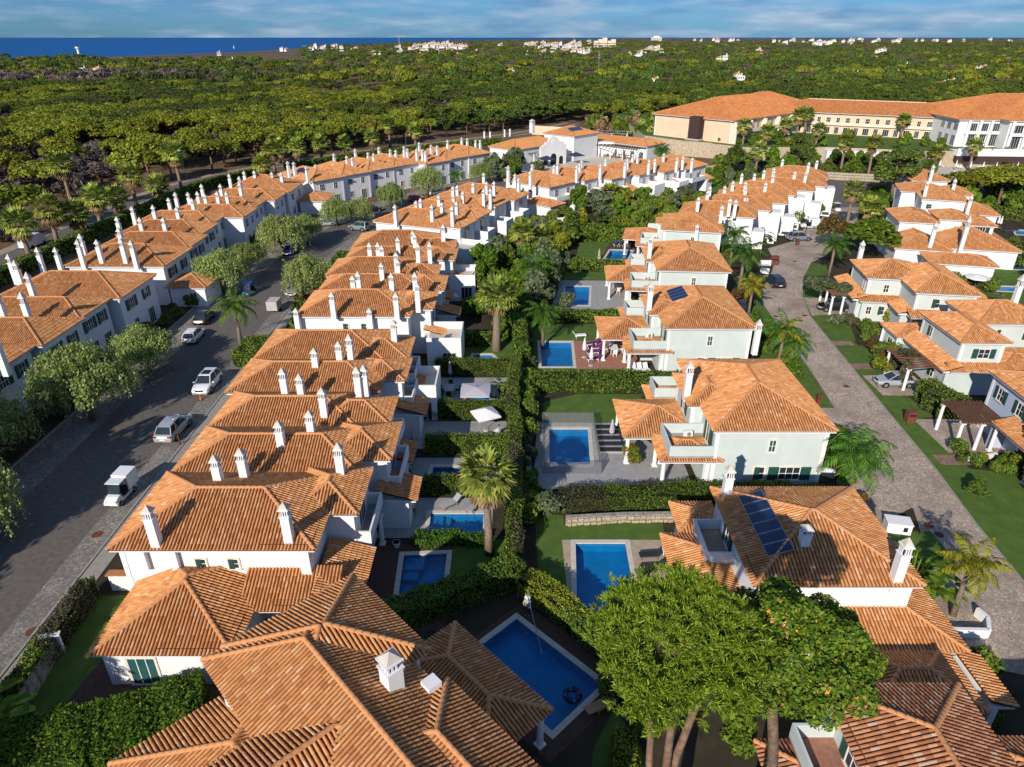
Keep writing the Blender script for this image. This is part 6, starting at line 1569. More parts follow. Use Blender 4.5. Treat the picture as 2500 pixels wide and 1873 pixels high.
for p, v, s, lb in (((29.9, 34.2), 2, 1.0, 'yellow-green feather palm in the low white walled lawn by the sett road'), (tuple(zp(12, 800, 1130, 4)[:2]), 3, 1.25, 'large drooping green feather palm beside the sett road'), (tuple(zp(12, 300, 380, 3)[:2]), 1, 1.05, 'green and yellow feather palm on the verge beside the solar roof villa'), (tuple(zp(12, 380, 400, 2.5)[:2]), 3, .9, 'low green feather palm on the verge next to the yellow-green one'),
                    (tuple(zp(7, 375, 940, 3.2)[:2]), 2, 1.0, 'bright yellow feather palm beside the dark blue car'), (tuple(zp(7, 310, 750, 4)[:2]), 0, 1.35, 'big green feather palm shading the drive beside the dark blue car'), (tuple(zp(7, 250, 590, 4)[:2]), 0, 1.2, 'green feather palm beside clipped box hedge of the far villa'), (tuple(zp(7, 925, 660, 3.8)[:2]), 0, 1.15, 'green feather palm across the road in front of the dark round tree'),
                    (tuple(zp(4, 1555, 1090)[:2]), 0, 1.25, 'feather palm with pale trunk and brown hanging frond by the street'), (tuple(zp(18, 940, 960, 3)[:2]), 0, 1.0, 'dark feather palm in the shrubs at the garden boundary'), (tuple(zp(18, 860, 460, 4.5)[:2]), 0, 1.25, 'tall green feather palm among the boundary shrubs'), (tuple(zp(5, 1590, 560)[:2]), 0, .9, 'feather palm by the street beside the white house entrance'), ((-28.6, 22.2), 0, 1.1, 'feather palm over the street at the corner of the low concrete wall')):
    qpalm(p, v, lb, s)
tree_from(DP, 'date_palm', 'full green date palm at the end of the restaurant pergola', 'palm tree', tuple(zp(22, 1845, 545)[:2]) + (0,), s=1.15)
# weeping pepper trees
PT = [pepper_tree(1, 7.2, 3.9, 1.6), pepper_tree(2, 6.0, 3.0, 1.3), pepper_tree(4, 6.2, 3.2, 1.0)]
for p, v, s, lb in (((-43.0, 60.8), 0, 1.25, 'big weeping pepper tree over the street opposite the silver SUV'), ((-42.3, 71.6), 1, 1.05, 'pepper tree with bare lower branches beside the white hatchback'), ((-47.5, 52.5), 1, 1.2, 'pepper tree at the edge of view beside the left terrace'), ((-44.0, 99.5), 2, 1.2, 'pepper tree in front of the long terrace gable'), ((-40.6, 119.3), 2, 1.3, 'pepper tree with forked pale trunk above the blue car'), ((-38.6, 127), 1, 1.0, 'smaller pepper tree behind the forked one'),
                    ((-30.3, 97.0), 2, 1.15, 'dense pepper tree on the garden side of the street'), ((-36.3, 141), 2, 1.0, 'pepper tree above the silver car'), ((-32.1, 143.8), 2, .9, 'round pepper tree on the street corner'), ((-27.5, 157), 1, 1.05, 'pepper tree by the black car'), ((-20.5, 169), 2, 1.3, 'broad grey-green pepper tree by the red car'), ((-8, 186), 2, 1.0, 'pepper tree before the last street house'), ((-41.5, 42.0), 1, 1.2, 'pepper tree whose branches reach in at the left edge of the street')):
    tree_from(PT[v], 'pepper_tree', lb, 'tree', (p[0], p[1], 0), None, s)
for p, s, lb in (((-46.4, 46.0), 1.0, 'pepper tree overhanging the street beyond the left edge'), ((-45.2, 37.2), 1.1, 'pepper tree at the street corner opposite the low wall'), ((-43.6, 109.5), .8, 'pepper tree before the second house of the long terrace')):
    tree_from(PT[0], 'pepper_tree', lb, 'tree', (p[0], p[1], 0), None, s)
# the two big trees at the lower right
_k = .69
def toward(p): return (p[0] * _k, p[1] * _k, CAM_H - (CAM_H - p[2]) * _k)
def npos(L, o=(8.5, 22.6)): return [tuple(Vector(toward((a + o[0], b + o[1], c))) - Vector((6.0, 15.4, 0))) for a, b, c in L]
needle_pine((6.0, 15.4, 0), 'big long-needled pine with leaning trunks above the sand-coloured deck', [(-1.6, .6, -1.0, 1.6, 14.4, .19), (-.1, .3, -.2, 1.3, 14.7, .22), (.7, .3, 1.3, 1.8, 15.2, .22)],
            npos([(-2.4, 1.6, 6.8), (-2.9, 3.4, 7.2), (-1.2, 4.4, 8.0), (-.3, 2.4, 8.6), (1.1, 3.8, 9.0), (1.4, 1.7, 8.2), (-1.7, .2, 6.5), (.6, .3, 7.1), (2.7, 2.4, 8.3), (2.4, .4, 7.2), (.2, 5.2, 8.6), (-2.1, 5.0, 7.4)]),
            [(.92, .92, .7)] * 3 + [(1.02, 1.02, .76)] * 9, [44] * 3 + [50] * 9, 5)
bt = thing('broadleaf_tree', 'dense bright green leafy tree with orange blossoms over the near villa roof', 'tree', (10.4, 17.9, 0))
cs_ = []; rr_ = random.Random(8)
for i in range(38):
    a = 2.39996 * i; r = 3.9 * math.sqrt((i + .5) / 38); cs_.append((r * math.cos(a) * .78 - .1, r * math.sin(a) * .70 + .2, 14.6 + 1.2 * (1 - (r / 3.9) ** 2) + rr_.uniform(-.45, .35)))
V, F = lobes(cs_, [rr_.uniform(.5, .82) for _ in cs_], 520, .105, .8, .3, .8, .5, 1.7)
I = (rng.random(len(F)) < .012).astype(int)
link('crown', np_mesh('crown', V, F, ['green_leaf', 'flower_orange'], I), bt)
mb = MB(); limb_mb(mb, (0, 0, -.1), (-.3, .3, 12.2), .26, .2, .05, 5, 9)
for c in cs_[::4]: limb_mb(mb, (-.3, .3, 12.0), c, .11, .03, .1, 4, 5)
mb.obj('trunk', ['bark'], bt, smooth=True)
tall = pine_variant('round', 2.0)
for p, s, lb in (((-33.5, 13.0), 1.25, 'tall pine at the street corner below the sunlit hedge'), ((-50.0, 21.5), 1.6, 'unseen tall pine added to shade the left street, first of three'), ((-49.5, 32.5), 1.6, 'unseen tall pine added to shade the left street, middle of three'), ((-51.5, 42.0), 1.5, 'unseen tall pine added to shade the left street, beside the left terrace')):
    tree_from(tall, 'unseen_pine', lb, 'tree', (p[0], p[1], 0), 1.0, (s, s, s))  # the three beyond the street are unseen, added to shade the left street
# ------------------------------------------------------------------ hedges
H2 = lambda *a, **k: hedge(*a, **k)
H2('clipped hedge behind the lilac parasol pool', [(-8.8, 71.2), (.1, 71.2)], .9, 2.0, dens=70, size=.12)
H2('clipped hedge between the lilac parasol and the white parasol', [(-8.4, 61.2), (-.4, 61.2)], .9, 1.9, dens=70, size=.12)
H2('shaded hedge behind the tall palm with straw skirt', [(-8.1, 54.5), (-.4, 54.5)], .9, 1.9, dens=70, size=.12)
H2('short hedge block beside the shaded narrow pool', [(-7.6, 48.4), (-2.6, 48.4)], 1.2, 1.4, dens=70, size=.12)
H2('tall boundary hedge along the garden path', [(.1, 39), (.3, 56), (.0, 62), (.5, 71.6)], 1.2, 2.5, dens=70, size=.12, mat2='hedge_brown', f2=.15)
H2('dark curved hedge round the terrace of the end house', [(-9.2, 32.6), (-5.4, 34.6), (-1.6, 36.6), (.5, 38.0)], 1.7, 1.7, dens=90, size=.13)
H2('hedge turning yellow between the two near pools', [(.9, 36.4), (2.9, 34.8), (4.6, 32.6), (6.4, 30.2), (6.0, 27.4)], 1.5, 1.7, dens=90, size=.13, leaf='hedge_leaf', mat2='hedge_yellow', f2=.75)
H2('broad sunlit hedge in front of the glazed door wing', [(-28.0, 23.2), (-22.5, 24.4), (-17.6, 26.6)], 3.4, 1.9, dens=110, size=.14, leaf='green_leaf', wav=.12)
H2('yellow hedge in front of the pine trunks', [(5.6, 21.0), (6.2, 24.6)], 1.2, 1.6, dens=80, size=.14, leaf='hedge_yellow')
H2('wide mixed hedge between the fenced pool and the near villa', [(4.0, 46.2), (13.0, 46.9), (23.5, 47.0)], 2.0, 1.4, dens=75, size=.13, mat2='hedge_brown', f2=.4)
H2('low hedge under the sage villa wall', [(16.8, 47.9), (27.5, 47.9)], .7, .8, dens=70, size=.12)
H2('long thick hedge between the fenced pool lawn and the purple loungers', [(2.6, 67.9), (18.6, 67.9)], 2.4, 1.6, dens=60, size=.15)
H2('hedge between purple loungers lawn and the grey paved terrace', [(5.6, 88.2), (15.5, 88.2)], 1.6, 1.4, dens=55, size=.15)
H2('hedge below the dark pool deck', [(10.8, 111.2), (19.0, 110.2)], 1.4, 1.9, dens=40, size=.18)
H2('boundary hedge behind the second terrace gardens', [(1.2, 72.5), (.9, 84)], 1.6, 2.6, dens=55, size=.16)
H2('hedge below white garden chairs and the stout palm', [(-7.2, 79.6), (-2.6, 79.8)], 1.0, 1.7, dens=55, size=.15)
H2('tall clipped box hedge beside the white party walls', [(33.5, 117.6), (38.2, 116.4)], 2.6, 2.6, dens=40, size=.18)
H2('green hedge along the gardens below the club house', [(0, 141), (9, 140)], 1.6, 2.2, dens=30, size=.22, leaf='green_leaf')
H2('tall bright hedge above the dark pool deck', [(12.5, 130.5), (25, 128.5)], 1.8, 3.0, dens=28, size=.24, leaf='green_leaf')
H2('bright hedge step behind the tall one', [(20, 137), (32, 133.5)], 1.6, 2.6, dens=28, size=.24, leaf='hedge_leaf', mat2='hedge_yellow', f2=.3)
H2('long clipped hedge beside the back road', [(-80.5, 78), (-81, 110), (-80.5, 150), (-79, 178), (-70, 200)], 2.0, 2.4, dens=22, size=.24)
H2('hedge behind the terrace closing the street', [(-66, 206), (-48, 228), (-22, 250), (-4, 262)], 2.0, 2.2, dens=14, size=.3)
H2('dark hedge above the retaining wall of the hotel garden', [(66, 212), (82, 208)], 2.0, 1.8, dens=14, size=.3)
H2('clipped hedge below the white pavilion', [(85, 201), (99, 197)], 2.2, 2.0, dens=14, size=.3)
H2('brown-leaved hedge between the street and the second house', [(-28.4, 47.5), (-28.2, 57.5)], 1.5, 1.4, dens=70, size=.13, leaf='hedge_brown', mat2='hedge_red', f2=.3)
H2('bright green hedge end beside the street kerb', [(-28.6, 44.0), (-28.4, 46.6)], 1.3, 1.2, dens=80, size=.13, leaf='green_leaf')
H2('mixed hedge top along the low concrete wall', [(-29.0, 27.0), (-29.4, 36.0)], 1.1, 1.7, dens=80, size=.13, leaf='hedge_brown', mat2='hedge_leaf', f2=.5)
H2('round-ended clipped hedge under the feather palm by the street', [(-31.6, 73.2), (-31.4, 78.6)], 3.0, 1.8, dens=60, size=.14)
H2('small green hedge beside the white SUV', [(-28.6, 58.5), (-28.6, 61.5)], 1.3, 1.3, dens=80, size=.13, leaf='green_leaf')
H2('bright street hedge at the end of the second terrace', [(-28.8, 108), (-28.6, 116)], 2.6, 2.0, dens=35, size=.2, leaf='hedge_leaf')
H2('rounded brown hedge beside the silver car drive', [(43.8, 63.6), (45.2, 61.6)], 2.2, 2.0, dens=55, size=.15, mat2='hedge_brown', f2=.5)
H2('thick clipped hedge along the sage villa forecourt', [(44.6, 65.6), (45.6, 61.0)], 2.0, 2.2, dens=55, size=.15)
H2('hedge behind the garden of the white villa', [(85, 124), (104, 119)], 2.0, 1.8, dens=28, size=.22)
H2('hedge behind the loungers with the pale pool', [(84.5, 116.8), (104, 107)], 2.6, 2.2, dens=28, size=.22)
H2('lawn hedge beside the narrow pool', [(61.0, 84.5), (78, 81)], 2.0, 1.6, dens=45, size=.17)
H2('hedge beyond the umbrella pines lawn', [(98, 150), (128, 140)], 2.4, 2.4, dens=16, size=.28)
H2('low shrub hedge beside the sett road in front of the solar villa', [(29.2, 62), (29.8, 66)], 1.2, 1.2, dens=55, size=.14)
H2('narrow shrub strip along the near villa drive wall', [(27.8, 38.5), (27.6, 44.5)], 1.0, 1.2, dens=70, size=.14, leaf='olive_leaf')
H2('leafy border in front of the bright stepped pool', [(-7.4, 41.7), (-2.0, 41.6)], .9, .8, dens=90, size=.16, leaf='palm_green', wav=.16)
H2('shaded hedge wall inside the third house garden', [(-9.6, 54.0), (-9.4, 50.2)], .8, 1.8, dens=50, size=.14)
# ------------------------------------------------------------------ shrubs and small trees
def fill(label, group, poly, n, srange, kinds, leafs, cat='shrub', name='garden_shrub', q=1.0, mind=1.0, zs=(.8, 1.25), size=.16):
    name = 'slope_bush' if 'hotel' in label or 'club' in label else ('bush' if label.startswith('bush') else ('border_shrub' if ' bed ' in label or 'path' in label else name))
    xs = [p[0] for p in poly]; ys = [p[1] for p in poly]; got = []; tries = 0
    while len(got) < n and tries < n * 60:
        tries += 1; p = (rnd.uniform(min(xs), max(xs)), rnd.uniform(min(ys), max(ys)))
        if not inpoly(p, poly) or any((p[0]-g[0])**2 + (p[1]-g[1])**2 < mind**2 for g in got) or any(inpoly(p, hl) for hl in POOL_HOLES): continue
        got.append(p); s = rnd.uniform(*srange); k = rnd.choice(kinds)
        shrub(name, label, cat, (p[0], p[1], 0), s, k, rnd.choice(leafs), group, q=q, sz=s * rnd.uniform(*zs), size=size)
fill('leafy shrub in the thicket on the garden boundary behind the second terrace', 'boundary thicket shrubs', [(-6, 86), (3.5, 80), (6, 92), (7, 112), (-6, 114)], 34, (1.2, 2.3), ['loose', 'tree', 'ball', 'column'], ['hedge_leaf', 'green_leaf', 'olive_leaf', 'green_leaf'], q=1.5, mind=1.7, size=.2)
fill('shrub in the gardens between the second terrace and the row below the club house', 'shrubs below the club house', [(-6, 116), (9, 113), (12, 130), (34, 134), (46, 168), (14, 150), (6, 140), (-6, 132)], 60, (1.2, 2.4), ['loose', 'ball', 'tree', 'ball'], ['hedge_leaf', 'green_leaf', 'hedge_leaf', 'olive_leaf', 'hedge_yellow'], q=.8, mind=2.3, size=.24)
fill('shrub squeezed along the dark garden boundary path', 'boundary path shrubs', [(.9, 44), (2.0, 44), (2.6, 92), (1.4, 92)], 40, (.6, 1.25), ['loose', 'ball'], ['hedge_leaf', 'olive_leaf', 'hedge_leaf'], mind=.95)
fill('low shrub in the bed between villa and sett road', 'shrubs beside the villas', [(28.2, 46), (31, 46), (33.5, 84), (35, 98), (31.5, 98), (29, 70)], 26, (.6, 1.3), ['loose', 'ball'], ['hedge_leaf', 'green_leaf', 'hedge_leaf', 'hedge_red'], mind=1.5)
fill('dark shrub in the bed by the paved path at the right edge', 'shrubs at the right edge', [(43.5, 38), (50, 38), (50, 52), (45.5, 52), (44, 46)], 26, (.8, 1.6), ['loose', 'ball', 'column'], ['hedge_leaf', 'green_leaf', 'hedge_brown'], q=1.4, mind=1.3)
fill('rounded shrub in the bed beside the sett road lawn', 'shrubs by the villa lawns', [(43.6, 72), (46, 72), (47.5, 86), (44.8, 80)], 14, (.7, 1.35), ['ball', 'loose'], ['hedge_leaf', 'hedge_brown', 'hedge_leaf', 'hedge_red'], mind=1.2, q=1.3)
fill('shrub in the bed before the blue-washed villa', 'shrubs before the blue villa', [(40.6, 52.6), (45, 50.5), (46.5, 52.0), (43.5, 54.2)], 9, (.45, .85), ['loose', 'ball'], ['hedge_leaf', 'green_leaf', 'hedge_yellow'], mind=.8, q=1.2)
fill('shrub in the narrow bed on the left street front', 'shrubs on the left street front', [(-49, 60), (-46.6, 60), (-46.6, 150), (-49, 150)], 26, (.6, 1.3), ['ball', 'loose'], ['hedge_leaf', 'olive_leaf'], mind=2.0)
fill('shrub beside the street kerb by the second terrace', 'shrubs by the second terrace', [(-30.4, 78), (-27, 78), (-27, 106), (-30.4, 106)], 16, (.7, 1.5), ['ball', 'loose'], ['hedge_leaf', 'green_leaf', 'hedge_leaf', 'hedge_red'], mind=1.6)
fill('bushy tree on the slope below the hotel', 'bushes on the hotel slope', [(58, 200), (76, 196), (84, 200), (118, 196), (126, 210), (98, 217), (72, 219), (62, 214)], 46, (1.2, 2.3), ['loose', 'ball', 'tree'], ['hedge_leaf', 'green_leaf', 'olive_leaf', 'pine_dark'], q=.5, mind=3.2, size=.32)
fill('garden bush between the stepped terrace and the rubble walls', 'bushes behind the stepped terrace', [(50, 182), (68, 172), (74, 190), (58, 200), (48, 194)], 22, (1.0, 2.0), ['loose', 'ball', 'tree'], ['hedge_leaf', 'green_leaf', 'olive_leaf'], q=.6, mind=2.6, size=.26)
fill('shrub beside the villa drives at the top of the sett road', 'shrubs at the top of the sett road', [(80, 150), (88, 160), (92, 176), (84, 168), (78, 156)], 12, (.9, 1.7), ['loose', 'ball'], ['hedge_leaf', 'green_leaf'], q=.6, mind=1.8, size=.24)
fill('shrub on the hotel lawn edge', 'shrubs on the hotel lawn', [(64, 232), (72, 226), (100, 228), (128, 222), (128, 232), (100, 250)], 1, (1, 1.5), ['ball'], ['hedge_leaf'])
for p in [(72, 229.5), (76, 226), (84, 226), (90, 225), (97, 224.5), (105, 223.5), (111, 222), (118, 220), (80, 233), (88, 240), (124, 226), (129, 224), (133, 222), (68, 233)]:
    s = rnd.uniform(1.2, 2.2); shrub('garden_shrub', 'shrub on the edge of the raised hotel lawn', 'shrub', (p[0], p[1], 4.5), s, 'loose', rnd.choice(['hedge_leaf', 'green_leaf']), 'shrubs on the hotel lawn', q=.6, size=.28)
fill('banana-like shrub behind the club house', 'tall shrubs behind the club house', [(28, 268), (60, 252), (66, 300), (34, 310)], 40, (1.6, 3.0), ['loose', 'column', 'tree'], ['green_leaf', 'palm_leaf', 'hedge_leaf', 'palm_dry'], q=.5, mind=3.0, size=.34)
fill('shrub in the gardens behind the right hand villas', 'shrubs behind the right villas', [(62, 82), (80, 90), (100, 130), (88, 132), (64, 100)], 18, (.9, 1.9), ['loose', 'ball'], ['hedge_leaf', 'olive_leaf', 'hedge_brown'], mind=3)
fill('bush under the umbrella pines', 'bushes under the umbrella pines', [(100, 152), (135, 146), (140, 175), (106, 180)], 34, (1.6, 2.8), ['loose', 'ball'], ['hedge_leaf', 'green_leaf'], q=.5, mind=3, size=.3)
fill('tree on the street corner below the terraces', 'trees before the club pergola', [(-12, 196), (-2, 205), (6, 208), (10, 200), (-4, 190)], 10, (1.4, 2.4), ['tree', 'ball'], ['hedge_leaf', 'olive_leaf'], q=.6, mind=2.5, size=.3)
for k, b, s, kind, lf, lb, kw in ((6, (1010, 850), 3.3, 'tree', 'olive_leaf', 'large round olive-coloured tree below the club house', dict(q=1.6, sz=2.6, size=.2)), (6, (1325, 720), 2.0, 'ball', 'hedge_brown', 'clipped umbrella topiary tree', dict(trunk=1.4)), (6, (1445, 700), 1.9, 'ball', 'hedge_leaf', 'clipped round dark bush beside topiary', {}), (6, (1560, 740), 2.3, 'ball', 'hedge_yellow', 'golden clipped ball bush', {}), (6, (740, 800), 2.0, 'ball', 'hedge_leaf', 'square-clipped bush above the hedge', {}),
                                 (6, (1330, 1010), .1, 'ball', 'hedge_leaf', 'tiny round bush by the deck', {}), (6, (780, 950), 2.2, 'column', 'hedge_leaf', 'tall clipped conifer hedge piece', dict(sz=1.6)), (6, (870, 940), 2.0, 'column', 'hedge_yellow', 'golden tall conifer by the pool lawn', dict(sz=1.7)), (6, (965, 960), 2.2, 'ball', 'green_leaf', 'dark green round bush by the pool lawn', dict(sz=1.6)),
                                 (18, (1155, 800), 1.5, 'loose', 'olive_leaf', 'round olive bush at the corner of the paved pool', dict(q=1.6)), (18, (1130, 415), 1.3, 'tree', 'olive_leaf', 'small standard tree beside the hedge', dict(sz=1.2)), (18, (1240, 410), 1.6, 'loose', 'hedge_leaf', 'yellow-green shrub by the lawn statue', {}), (8, (810, 1460), 1.05, 'loose', 'green_leaf', 'bougainvillea bush with crimson flowers on the grey deck', dict(q=1.8, mat2='flower_red', f2=.16, sz=1.2)),
                                 (7, (1150, 700), 4.6, 'broad', 'green_leaf', 'large dark glossy tree beside the sett road', dict(q=1.5, sz=3.4, size=.11)), (7, (900, 640), 3.0, 'broad', 'hedge_red', 'reddish tree at the bend of the sett road', dict(q=1.5, sz=3.0, size=.11)), (12, (1020, 1060), .1, 'loose', 'hedge_leaf', 'tiny plant', {}), (12, (1480, 1120), .95, 'ball', 'hedge_leaf', 'clipped ball bush in the bed by the pergola', {}), (12, (950, 575), 1.0, 'ball', 'hedge_yellow', 'lime green clipped cone bush on the lawn', dict(sz=1.3)),
                                 (12, (1010, 580), .7, 'ball', 'hedge_yellow', 'small lime bush beside the clipped cone', {}), (12, (1020, 240), 1.3, 'ball', 'hedge_yellow', 'yellow-green dome bush by the front door', {}), (12, (670, 260), 1.2, 'loose', 'olive_leaf', 'spiky grey-green yucca clump by the pergola', dict(q=1.5)), (12, (750, 260), 1.1, 'loose', 'hedge_brown', 'brown spiky clump by the pergola', dict(q=1.4)), (12, (870, 320), 1.3, 'ball', 'hedge_leaf', 'big clipped bush beside the narrow lawn', {}),
                                 (7, (680, 455), 1.4, 'ball', 'hedge_leaf', 'pointed bush against the white party wall', dict(sz=1.9)), (7, (820, 400), 1.5, 'ball', 'hedge_leaf', 'square clipped bush by the white low wall', {}), (7, (885, 370), 1.3, 'ball', 'hedge_leaf', 'second clipped bush by the white low wall', {}), (15, (450, 455), .5, 'column', 'hedge_leaf', 'small conifer by the white terrace box', dict(sz=.6)), (15, (760, 240), .7, 'loose', 'palm_green', 'potted cycad before the clipped hedge', {}),
                                 (15, (1000, 640), .1, 'ball', 'hedge_leaf', 'tiny shrub', {}), (11, (240, 260), 1.3, 'ball', 'olive_leaf', 'rounded grey bush at the hedge end', dict(q=1.5)), (11, (2020, 930), 1.2, 'ball', 'hedge_leaf', 'clipped bush at the end of the near villa side wall', dict(q=1.5)), (11, (1960, 990), 1.0, 'ball', 'hedge_brown', 'brown clipped bush below the side wall', dict(q=1.5)), (11, (2050, 1010), .9, 'ball', 'hedge_brown', 'second brown clipped bush below the side wall', dict(q=1.5)), (11, (2040, 1110), 1.3, 'loose', 'green_leaf', 'dark green shrub by the corner house roof', dict(q=1.5)),
                                 (11, (1010, 1200), 1.3, 'loose', 'green_leaf', 'leafy bush below the pine trunks', dict(q=1.6)), (16, (880, 1420), 1.2, 'loose', 'green_leaf', 'leafy bush beside the leaning pine trunk', dict(q=1.6)), (11, (2010, 200), .8, 'tree', 'hedge_leaf', 'young sapling on the lawn by the sett road', dict(sz=.7))):
    if s < .2: continue
    b_ = zp(k, *b); shrub('topiary_bush' if 'clipped' in lb else 'bush', lb, 'bush', b_, s, kind, lf, **kw)
# giant strelitzias
def strelitzia(label, loc, s=1.0, n=14, seed=0):
    rr = random.Random(seed); V, F = [], []
    for k in range(n):
        az = k * 2.4; lean = rr.uniform(.25, .85); h = Vector((math.cos(az), math.sin(az), 0)); sd = Vector((-math.sin(az), math.cos(az), 0)); p = Vector((0, 0, 0)) + h * .1; L = rr.uniform(1.5, 2.6)
        q = p + h * L * lean * .45 + Vector((0, 0, L * .75)); i = len(V); w = sd * .04; V += [tuple(p - w), tuple(p + w), tuple(q + w), tuple(q - w)]; F.append((i, i + 1, i + 2, i + 3))
        d = (h * (.5 + lean) + Vector((0, 0, .9 - lean))).normalized(); prev, pw = q, .05
        for j in range(1, 6):
            d = (d + Vector((0, 0, -.16))).normalized(); nx = prev + d * .26; nw = .34 * math.sin(math.pi * (j / 6) ** .8)
            i = len(V); V += [tuple(prev - sd * pw), tuple(prev + Vector((0, 0, -.05))), tuple(nx + Vector((0, 0, -.05))), tuple(nx - sd * nw)]; F.append((i, i + 1, i + 2, i + 3))
            i = len(V); V += [tuple(prev + Vector((0, 0, -.05))), tuple(prev + sd * pw), tuple(nx + sd * nw), tuple(nx + Vector((0, 0, -.05)))]; F.append((i, i + 1, i + 2, i + 3)); prev, pw = nx, nw
    t = thing('strelitzia', label, 'plant', loc, rr.uniform(0, 6)); t.scale = (s, s, s); link('leaves', np_mesh('leaves', np.array(V), np.array(F), ['green_leaf']), t)
    mb = MB(); mb.cyl(0, 0, -.05, .5, .14, .1, 8); mb.obj('stem', ['bark_palm'], t); return t
strelitzia('paddle-leaved plant beside the low concrete wall at the street corner', (-29.8, 25.8, 0), 1.25, 18, 1)
strelitzia('second paddle-leaved plant by the street corner', (-28.2, 24.6, 0), 1.1, 16, 2)
strelitzia('paddle-leaved plant between the white chimney and the yellow palm', (28.5, 37.0, 0), 1.2, 18, 3)
strelitzia('paddle-leaved plants below the yellow palm', (29.2, 35.6, 0), 1.0, 16, 4)
strelitzia('paddle-leaved plant by the white party wall', tuple(zp(7, 420, 600)[:2]) + (0,), 1.3, 14, 5)
strelitzia('potted paddle plant beside the lilac parasol', (-1.2, 66.5, 0), .75, 10, 6)
strelitzia('paddle plant in black pot by the hedge corner', (-1.2, 63.0, 0), .75, 10, 7)
tree_from(FP_low[1], 'fan_palm', 'fan palm fronds at the right edge beside the sett road', 'palm tree', (34.9, 26.6, 0), s=.9)
gt_ = MB()
for i in range(260):
    a = rnd.uniform(0, 6.28); r = rnd.uniform(0, .9); h_ = rnd.uniform(.4, .9); x, y = r * math.cos(a) * .7, r * math.sin(a) * 1.6
    gt_.poly([(x - .02, y, 0), (x + .02, y, 0), (x + rnd.uniform(-.3, .3), y + rnd.uniform(-.3, .3), h_)])
tag(gt_.obj('ornamental_grass', ['grass_tuft'], None, (-30.1, 32.5, 0)), 'pale tuft of ornamental grass beside the low wall', 'grass')
# ------------------------------------------------------------------ pine wood
pv = {k: [pine_variant(k, 1.0) for _ in range(4)] for k in ('umbrella', 'round', 'dead')}
rust = [np_mesh('crown', *lobes([(rnd.uniform(-1, 1), rnd.uniform(-1, 1), 3 + i * .8) for i in range(6)], [1.4] * 6, 50, .6), ['rust_leaf'])]
VILL = [(-97, 30), (-97, 165), (-93, 193), (-80, 220), (-56, 250), (-24, 278), (2, 304), (22, 330), (60, 322), (70, 345), (150, 330), (300, 330), (300, 20), (-97, 0)]
CLEAR = [(-150, 100), (-97, 100), (-97, 172), (-93, 198), (-80, 226), (-56, 256), (-24, 286), (0, 312), (-12, 330), (-48, 276), (-82, 240), (-104, 205), (-112, 170)]
def vnoise(x, y): return math.sin(x * .021 + 1.3) * math.cos(y * .017 + .4) + .6 * math.sin(x * .047 - y * .031 + 2) + .35 * math.sin(x * .09 + y * .07)
cand = []
d = 98.0
grid_seen = {}
def add_tree(x, y):
    cand.append((x, y))
ycur = 96.0
while ycur < 520:
    step = 6.2 if ycur < 330 else 7.4
    half = ycur * .80 + 10; x = -half
    while x < half:
        xx, yy = x + rnd.uniform(-2.2, 2.2), ycur + rnd.uniform(-2.2, 2.2)
        if not inpoly((xx, yy), VILL) and yy > 0:
            if inpoly((xx, yy), CLEAR):
                if rnd.random() < .34: cand.append((xx, yy))
            elif rnd.random() < .93: cand.append((xx, yy))
        x += step
    ycur += step
cand.sort(key=lambda p: math.hypot(*p))
IND = 300
labels_p = {'umbrella': ('stone_pine', 'umbrella-shaped stone pine in the wood beyond the back road', 'stone pines in the wood'), 'round': ('maritime_pine', 'dark ragged pine with rounded crown in the wood beyond the back road', 'ragged pines in the wood'), 'dead': ('bare_thicket', 'grey-brown leafless thicket in the pine wood', 'bare thickets in the wood')}
def kind_at(x, y):
    n = vnoise(x, y); a = x / max(y, 1.0)
    if n > .34 and a < -.08: return 'dead' if rnd.random() < .85 else 'umbrella'
    if a > -.12 and a < .42: return 'round' if rnd.random() < (.80 if n < .4 else .45) else 'umbrella'
    if a >= .42: return 'round' if rnd.random() < .5 else 'umbrella'
    return 'round' if rnd.random() < (.12 if y < 420 else .4) else 'umbrella'
# tree kinds of the distant wood, set out on points by geometry nodes
src = bpy.data.collections.new('wood_sources'); VID = {}
def with_mat(me, m):
    c = me.copy(); c.materials.clear(); c.materials.append(MATS[m]); return c
def add_src(key, me):
    o_ = bpy.data.objects.new('wood_source_%03d' % len(VID), me); src.objects.link(o_); VID[key] = len(VID)
for v in range(3):
    for m_ in ('pine_leaf', 'pine_mid', 'pine_olive'): add_src(('umbrella', v, m_), with_mat(pv['umbrella'][v][1], m_))
    for m_ in ('pine_dark', 'pine_mid'): add_src(('round', v, m_), with_mat(pv['round'][v][1], m_))
    add_src(('dead', v, 'dead_leaf'), pv['dead'][v][1])
    for m_ in ('pine_leaf', 'pine_mid', 'pine_olive', 'pine_dark', 'dead_leaf'):
        d_ = unit(rng.normal(size=(200, 3))); d_[:, 2] = np.abs(d_[:, 2]) * .75 - .08
        c_ = np.array([0, 0, .58]) + d_ * np.array([1, 1, .42]) * rng.uniform(.8, 1.08, (200, 1))
        V, F = leaves(c_, d_ + rng.normal(size=(200, 3)) * .5, rng.uniform(.14, .26, 200), 1.5)
        add_src(('far', v, m_), np_mesh('crown', V, F, [m_]))
PTS = []
def tone(k, x, y):
    n = vnoise(x * 1.7 + 40, y * 1.3) + rnd.uniform(-.35, .35)
    if k == 'dead': return 'dead_leaf'
    if k == 'umbrella': return 'pine_leaf' if n > .1 else ('pine_mid' if n > -.8 else 'pine_olive')
    return 'pine_mid' if n > .9 else 'pine_dark'
def in_view(x, y):
    dep = y * math.cos(PITCH) + (CAM_H - 6) * math.sin(PITCH); return abs(FPX * x / dep) < 1330
n_ind = 0
